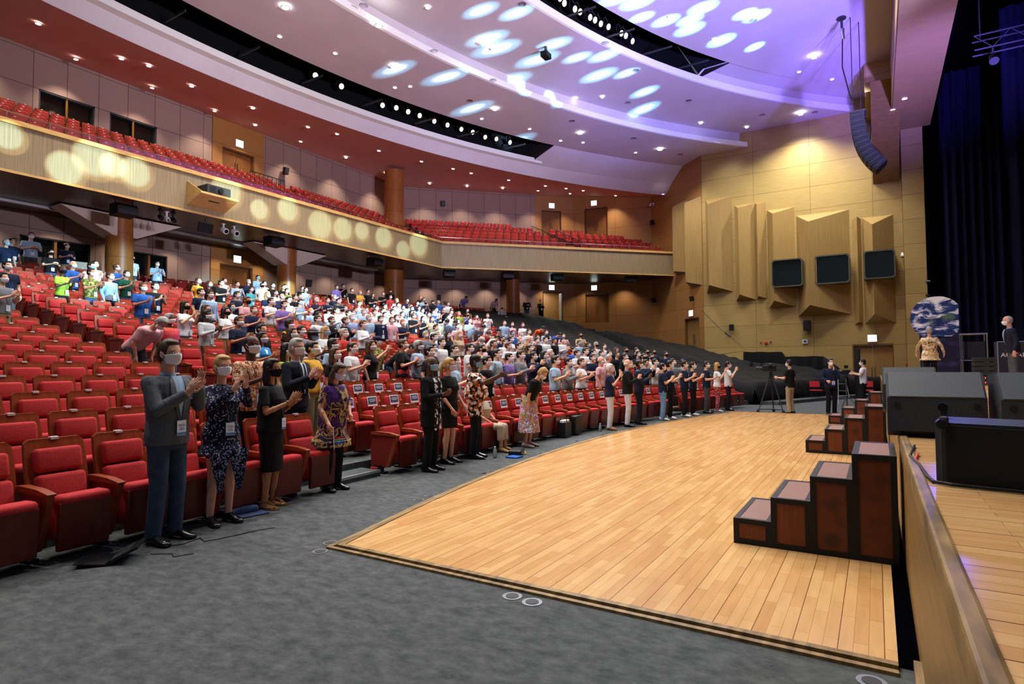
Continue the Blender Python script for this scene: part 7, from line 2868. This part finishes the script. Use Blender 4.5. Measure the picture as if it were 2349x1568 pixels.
mb = MB(); mb.rbox((0, 0, 1.3), (.14, .06, .09), bev=.02, seg=1); mb.tube([(-.14, 0, 1.3), (-.28, 0, 1.3)], .05, 12); mb.rbox((.0, 0, 1.5), (.07, .02, .06), bev=.01, seg=1); obj('camera_body', mb, m_black, t)
t = thing('step_ladder', 'small aluminium step ladder standing behind the photographer', 'ladder', (-1.2, 27.6, 0), .3)
for s in (-1, 1):
    mb = MB(); mb.tube([(s*.22, -.25, 0), (s*.14, 0, 1.0)], .018, 6); obj('front_rail', mb, m_metal, t)
    mb = MB(); mb.tube([(s*.22, .25, 0), (s*.14, 0, 1.0)], .014, 6); obj('rear_rail', mb, m_metal, t)
for i in range(3):
    z = .25+.28*i
    mb = MB(); mb.box(-.2+.02*i, .2-.02*i, -.25+z*.25-.05, -.25+z*.25+.05, z-.01, z+.01); obj('tread', mb, m_metal, t)
for x, y, rz, lab in ((-2.3, 29.6, -1.2, 'red stacking chair left of the step ladder'), (-.35, 30.4, -1.6, 'red stacking chair half hidden behind the stage steps')):
    t = thing('stacking_chair', lab, 'chair', (x, y, 0), rz, 'red stacking chairs')
    mb = MB(); mb.rbox((0, 0, .45), (.21, .22, .025), bev=.015, seg=2); obj('seat', mb, m_red, t)
    mb = MB(); mb.rbox((-.2, 0, .72), (.02, .21, .13), Matrix.Rotation(radians(-10), 3, 'Y'), .015, 2); obj('backrest', mb, m_red, t)
    for sx in (-1, 1):
        for sy in (-1, 1):
            mb = MB(); mb.tube([(sx*.2, sy*.2, 0), (sx*.17, sy*.2, .44)], .011, 6)
            if sx < 0:
                mb.tube([(-.18, sy*.2, .44), (-.22, sy*.2, .75)], .011, 6)
            obj('leg', mb, m_black, t)
t = thing('drum_screen', 'tall black flat panel standing by the side wall door', 'panel', (-.75, 32.2, 0), .2)
mb = MB(); mb.box(-.02, .02, -.6, .6, .02, 2.3); obj('panel', mb, m_black, t)
mb = MB(); mb.box(-.25, .25, -.5, -.45, 0, .04); mb.box(-.25, .25, .45, .5, 0, .04); obj('foot', mb, m_black, t)

# ------------------------------------------------------------------ control area at the back of the stalls
m_ctl = noisy('pale_oak_partition', 'a8957c', '98866e', 3, .45, stretch=(1, 1, 14))
mb = MB()
pts = [(-28.1, 8.6), (-27.9, 11.2), (-27.85, 11.8)]
for a, b in zip(pts, pts[1:]):
    c = ((a[0]+b[0])/2, (a[1]+b[1])/2, 5.35)
    d = Vector((b[0]-a[0], b[1]-a[1], 0))/2
    mb.obox(c, d, Vector((-d.y, d.x, 0)).normalized()*.04, (0, 0, .62))
tag(obj('partition', mb, m_ctl), 'low curved oak partition behind the back rows at the far left', 'partition')
t = thing('sound_desk', 'long sound desk with light railing at the back of the stalls', 'desk', (-24.6, 15.6, rowz(19)))
mb = MB(); mb.box(-.4, .4, -1.7, 1.9, .70, .75); obj('desktop', mb, m_white, t)
for yy in (-1.6, 0, 1.8):
    mb = MB(); mb.box(-.35, .35, yy-.02, yy+.02, 0, .7); obj('leg', mb, m_metal, t)
mb = MB()
mb.box(-.3, .3, -.9, .9, .75, .86)
obj('mixing_console', mb, m_dark, t)
mb = MB()
for i in range(14):
    for j in range(3):
        mb.box(.05-.12*j, .1-.12*j, -.85+.12*i, -.80+.12*i, .86, .885)
obj('faders', mb, M('console_blue', '3a5a9a', .4, emit='6fb4ff', es=.8), t)
mb = MB()
mb.tube([(.5, -1.8, .35), (.5, 2.0, .35)], .012, 6)
mb.tube([(.5, -1.8, .62), (.5, 2.0, .62)], .012, 6)
for i in range(9):
    mb.tube([(.5, -1.8+i*.475, 0), (.5, -1.8+i*.475, .62)], .012, 6)
    if i < 8:
        mb.tube([(.5, -1.8+i*.475, .05), (.5, -1.8+(i+1)*.475, .6)], .008, 6)
obj('railing', mb, m_metal, t)
for i, (yy, w_, h_, mm, lab) in enumerate(((14.6, .28, .18, m_black, 'left black monitor on the sound desk'), (15.5, .28, .2, m_black, 'right black monitor on the sound desk'))):
    t = thing('desk_monitor', lab, 'monitor', (-24.7, yy, rowz(19)+.75), .1)
    mb = MB(); mb.rbox((0, 0, .3), (.02, w_, h_), bev=.006, seg=1); obj('screen', mb, mm, t)
    mb = MB(); mb.box(-.08, .08, -.1, .1, 0, .015); mb.box(-.015, .015, -.02, .02, 0, .2); obj('stand', mb, m_dark, t)
t = thing('white_monitor', 'big white backed monitor with a black cross mark on the sound desk', 'monitor', (-24.6, 16.5, rowz(19)+.75), .1)
mb = MB(); mb.rbox((0, 0, .3), (.02, .4, .22), bev=.01, seg=1); obj('casing', mb, m_white, t)
mb = MB()
for s in (-1, 1):
    mb.obox((.0225, 0, .3), (.0015, 0, 0), (0, .05, s*.035), (0, -.01*s, .012))
obj('cross_mark', mb, m_black, t)
mb = MB(); mb.box(-.08, .08, -.1, .1, 0, .015); mb.box(-.015, .015, -.02, .02, 0, .1); obj('stand', mb, m_metal, t)

# ------------------------------------------------------------------ small fittings on the side wall
def wall_box(name, u, z, w_, h_, d_, m_, lab, a=P4, b=P5, cat='fitting', det=None):
    x, y, r = on(a, b, u)
    t = thing(name, lab, cat, (x, y, z), r)
    mb = MB(); mb.rbox((d_/2, 0, 0), (d_/2, w_, h_), bev=min(.01, d_*.4), seg=1); obj('casing', mb, m_, t)
    if det:
        mb = MB(); mb.box(d_, d_+.004, -w_*.55, w_*.55, -h_*.5, h_*.5); obj('panel', mb, det, t)
    return t
wall_box('wall_control', 9.24-3.5, 2.93, .14, .12, .05, m_white, 'small white control panel on the side wall', det=TOPS['b'][0])
for i, (u, z, w_) in enumerate(((9.24-5.9, 2.95, .05), (9.24-5.6, 2.9, .10), (9.24-5.35, 2.98, .05))):
    wall_box('fire_alarm', u, z, w_, w_*.6, .05, m_red if i != 0 else m_brass, '%s of the three small red fire fittings on the side wall' % ('left', 'middle', 'right')[i])
wall_box('fire_valve', 9.24+1.4, 1.55, .06, .10, .08, m_brass, 'brass fire valve right of the side wall door', det=m_red)
def dome_cam(x, y, z, rz, lab):
    t = thing('dome_camera', lab, 'security camera', (x, y, z), rz)
    mb = MB(); mb.tube([(0, 0, .1), (.22, 0, .12), (.26, 0, .05)], .03, 8); mb.box(-.01, .02, -.07, .07, 0, .2); obj('arm', mb, m_white, t)
    mb = MB(); mb.ell((.27, 0, -.03), (.1, .1, .09), 14, 8); obj('housing', mb, m_white, t)
    mb = MB(); mb.ell((.27, 0, -.09), (.07, .07, .06), 14, 8); obj('dome', mb, m_glass, t)
x, y, r = on(P4, P5, 10.6); dome_cam(x, y, 7.45, r, 'white dome security camera right of the wall windows')
x, y, r = on(P3, P4, .35); dome_cam(x, y, 13.3, r, 'white security camera high on the angled wall above the balcony')
x, y, r = on(P4, P5, 11.6)
for z, lab, m_ in ((5.95, 'small round metal fitting on the pilaster', m_metal), (5.2, 'dark hook fitting low on the pilaster', m_dark)):
    mb = MB(); mb.tube([(0, 0, 0), (.1, 0, 0)], .06, 12); mb.tube([(.08, 0, 0), (.1, .15, -.03)], .02, 8)
    o = obj('wall_hook', mb, m_)
    o.location = (x, 37.98, z); o.rotation_euler = (0, 0, -pi/2)
    tag(o, lab, 'fitting')
# boom microphone reaching over the cloth
t = thing('boom_microphone', 'long boom arm with black weights reaching over the cloth from the angled wall door', 'microphone', (-8.2, 37.2, 2.2), 0)
mb = MB(); mb.tube([(0, 0, 0), (-.0, 0, .1), (1.2, -.6, 1.9-1.2), (0.1, 0, 2.2), (-.9, .3, 2.75), (-1.1, .3, 2.6)][:1]+[(1.9, -1.0, .2), (0.2, 0, 1.6), (-.9, .3, 2.75)][0:], .018, 6); obj('arm', mb, m_dark, t)
mb = MB(); mb.tube([(.55, -.17, 1.32), (.85, -.32, 1.07)], .06, 10); obj('weight', mb, m_black, t)
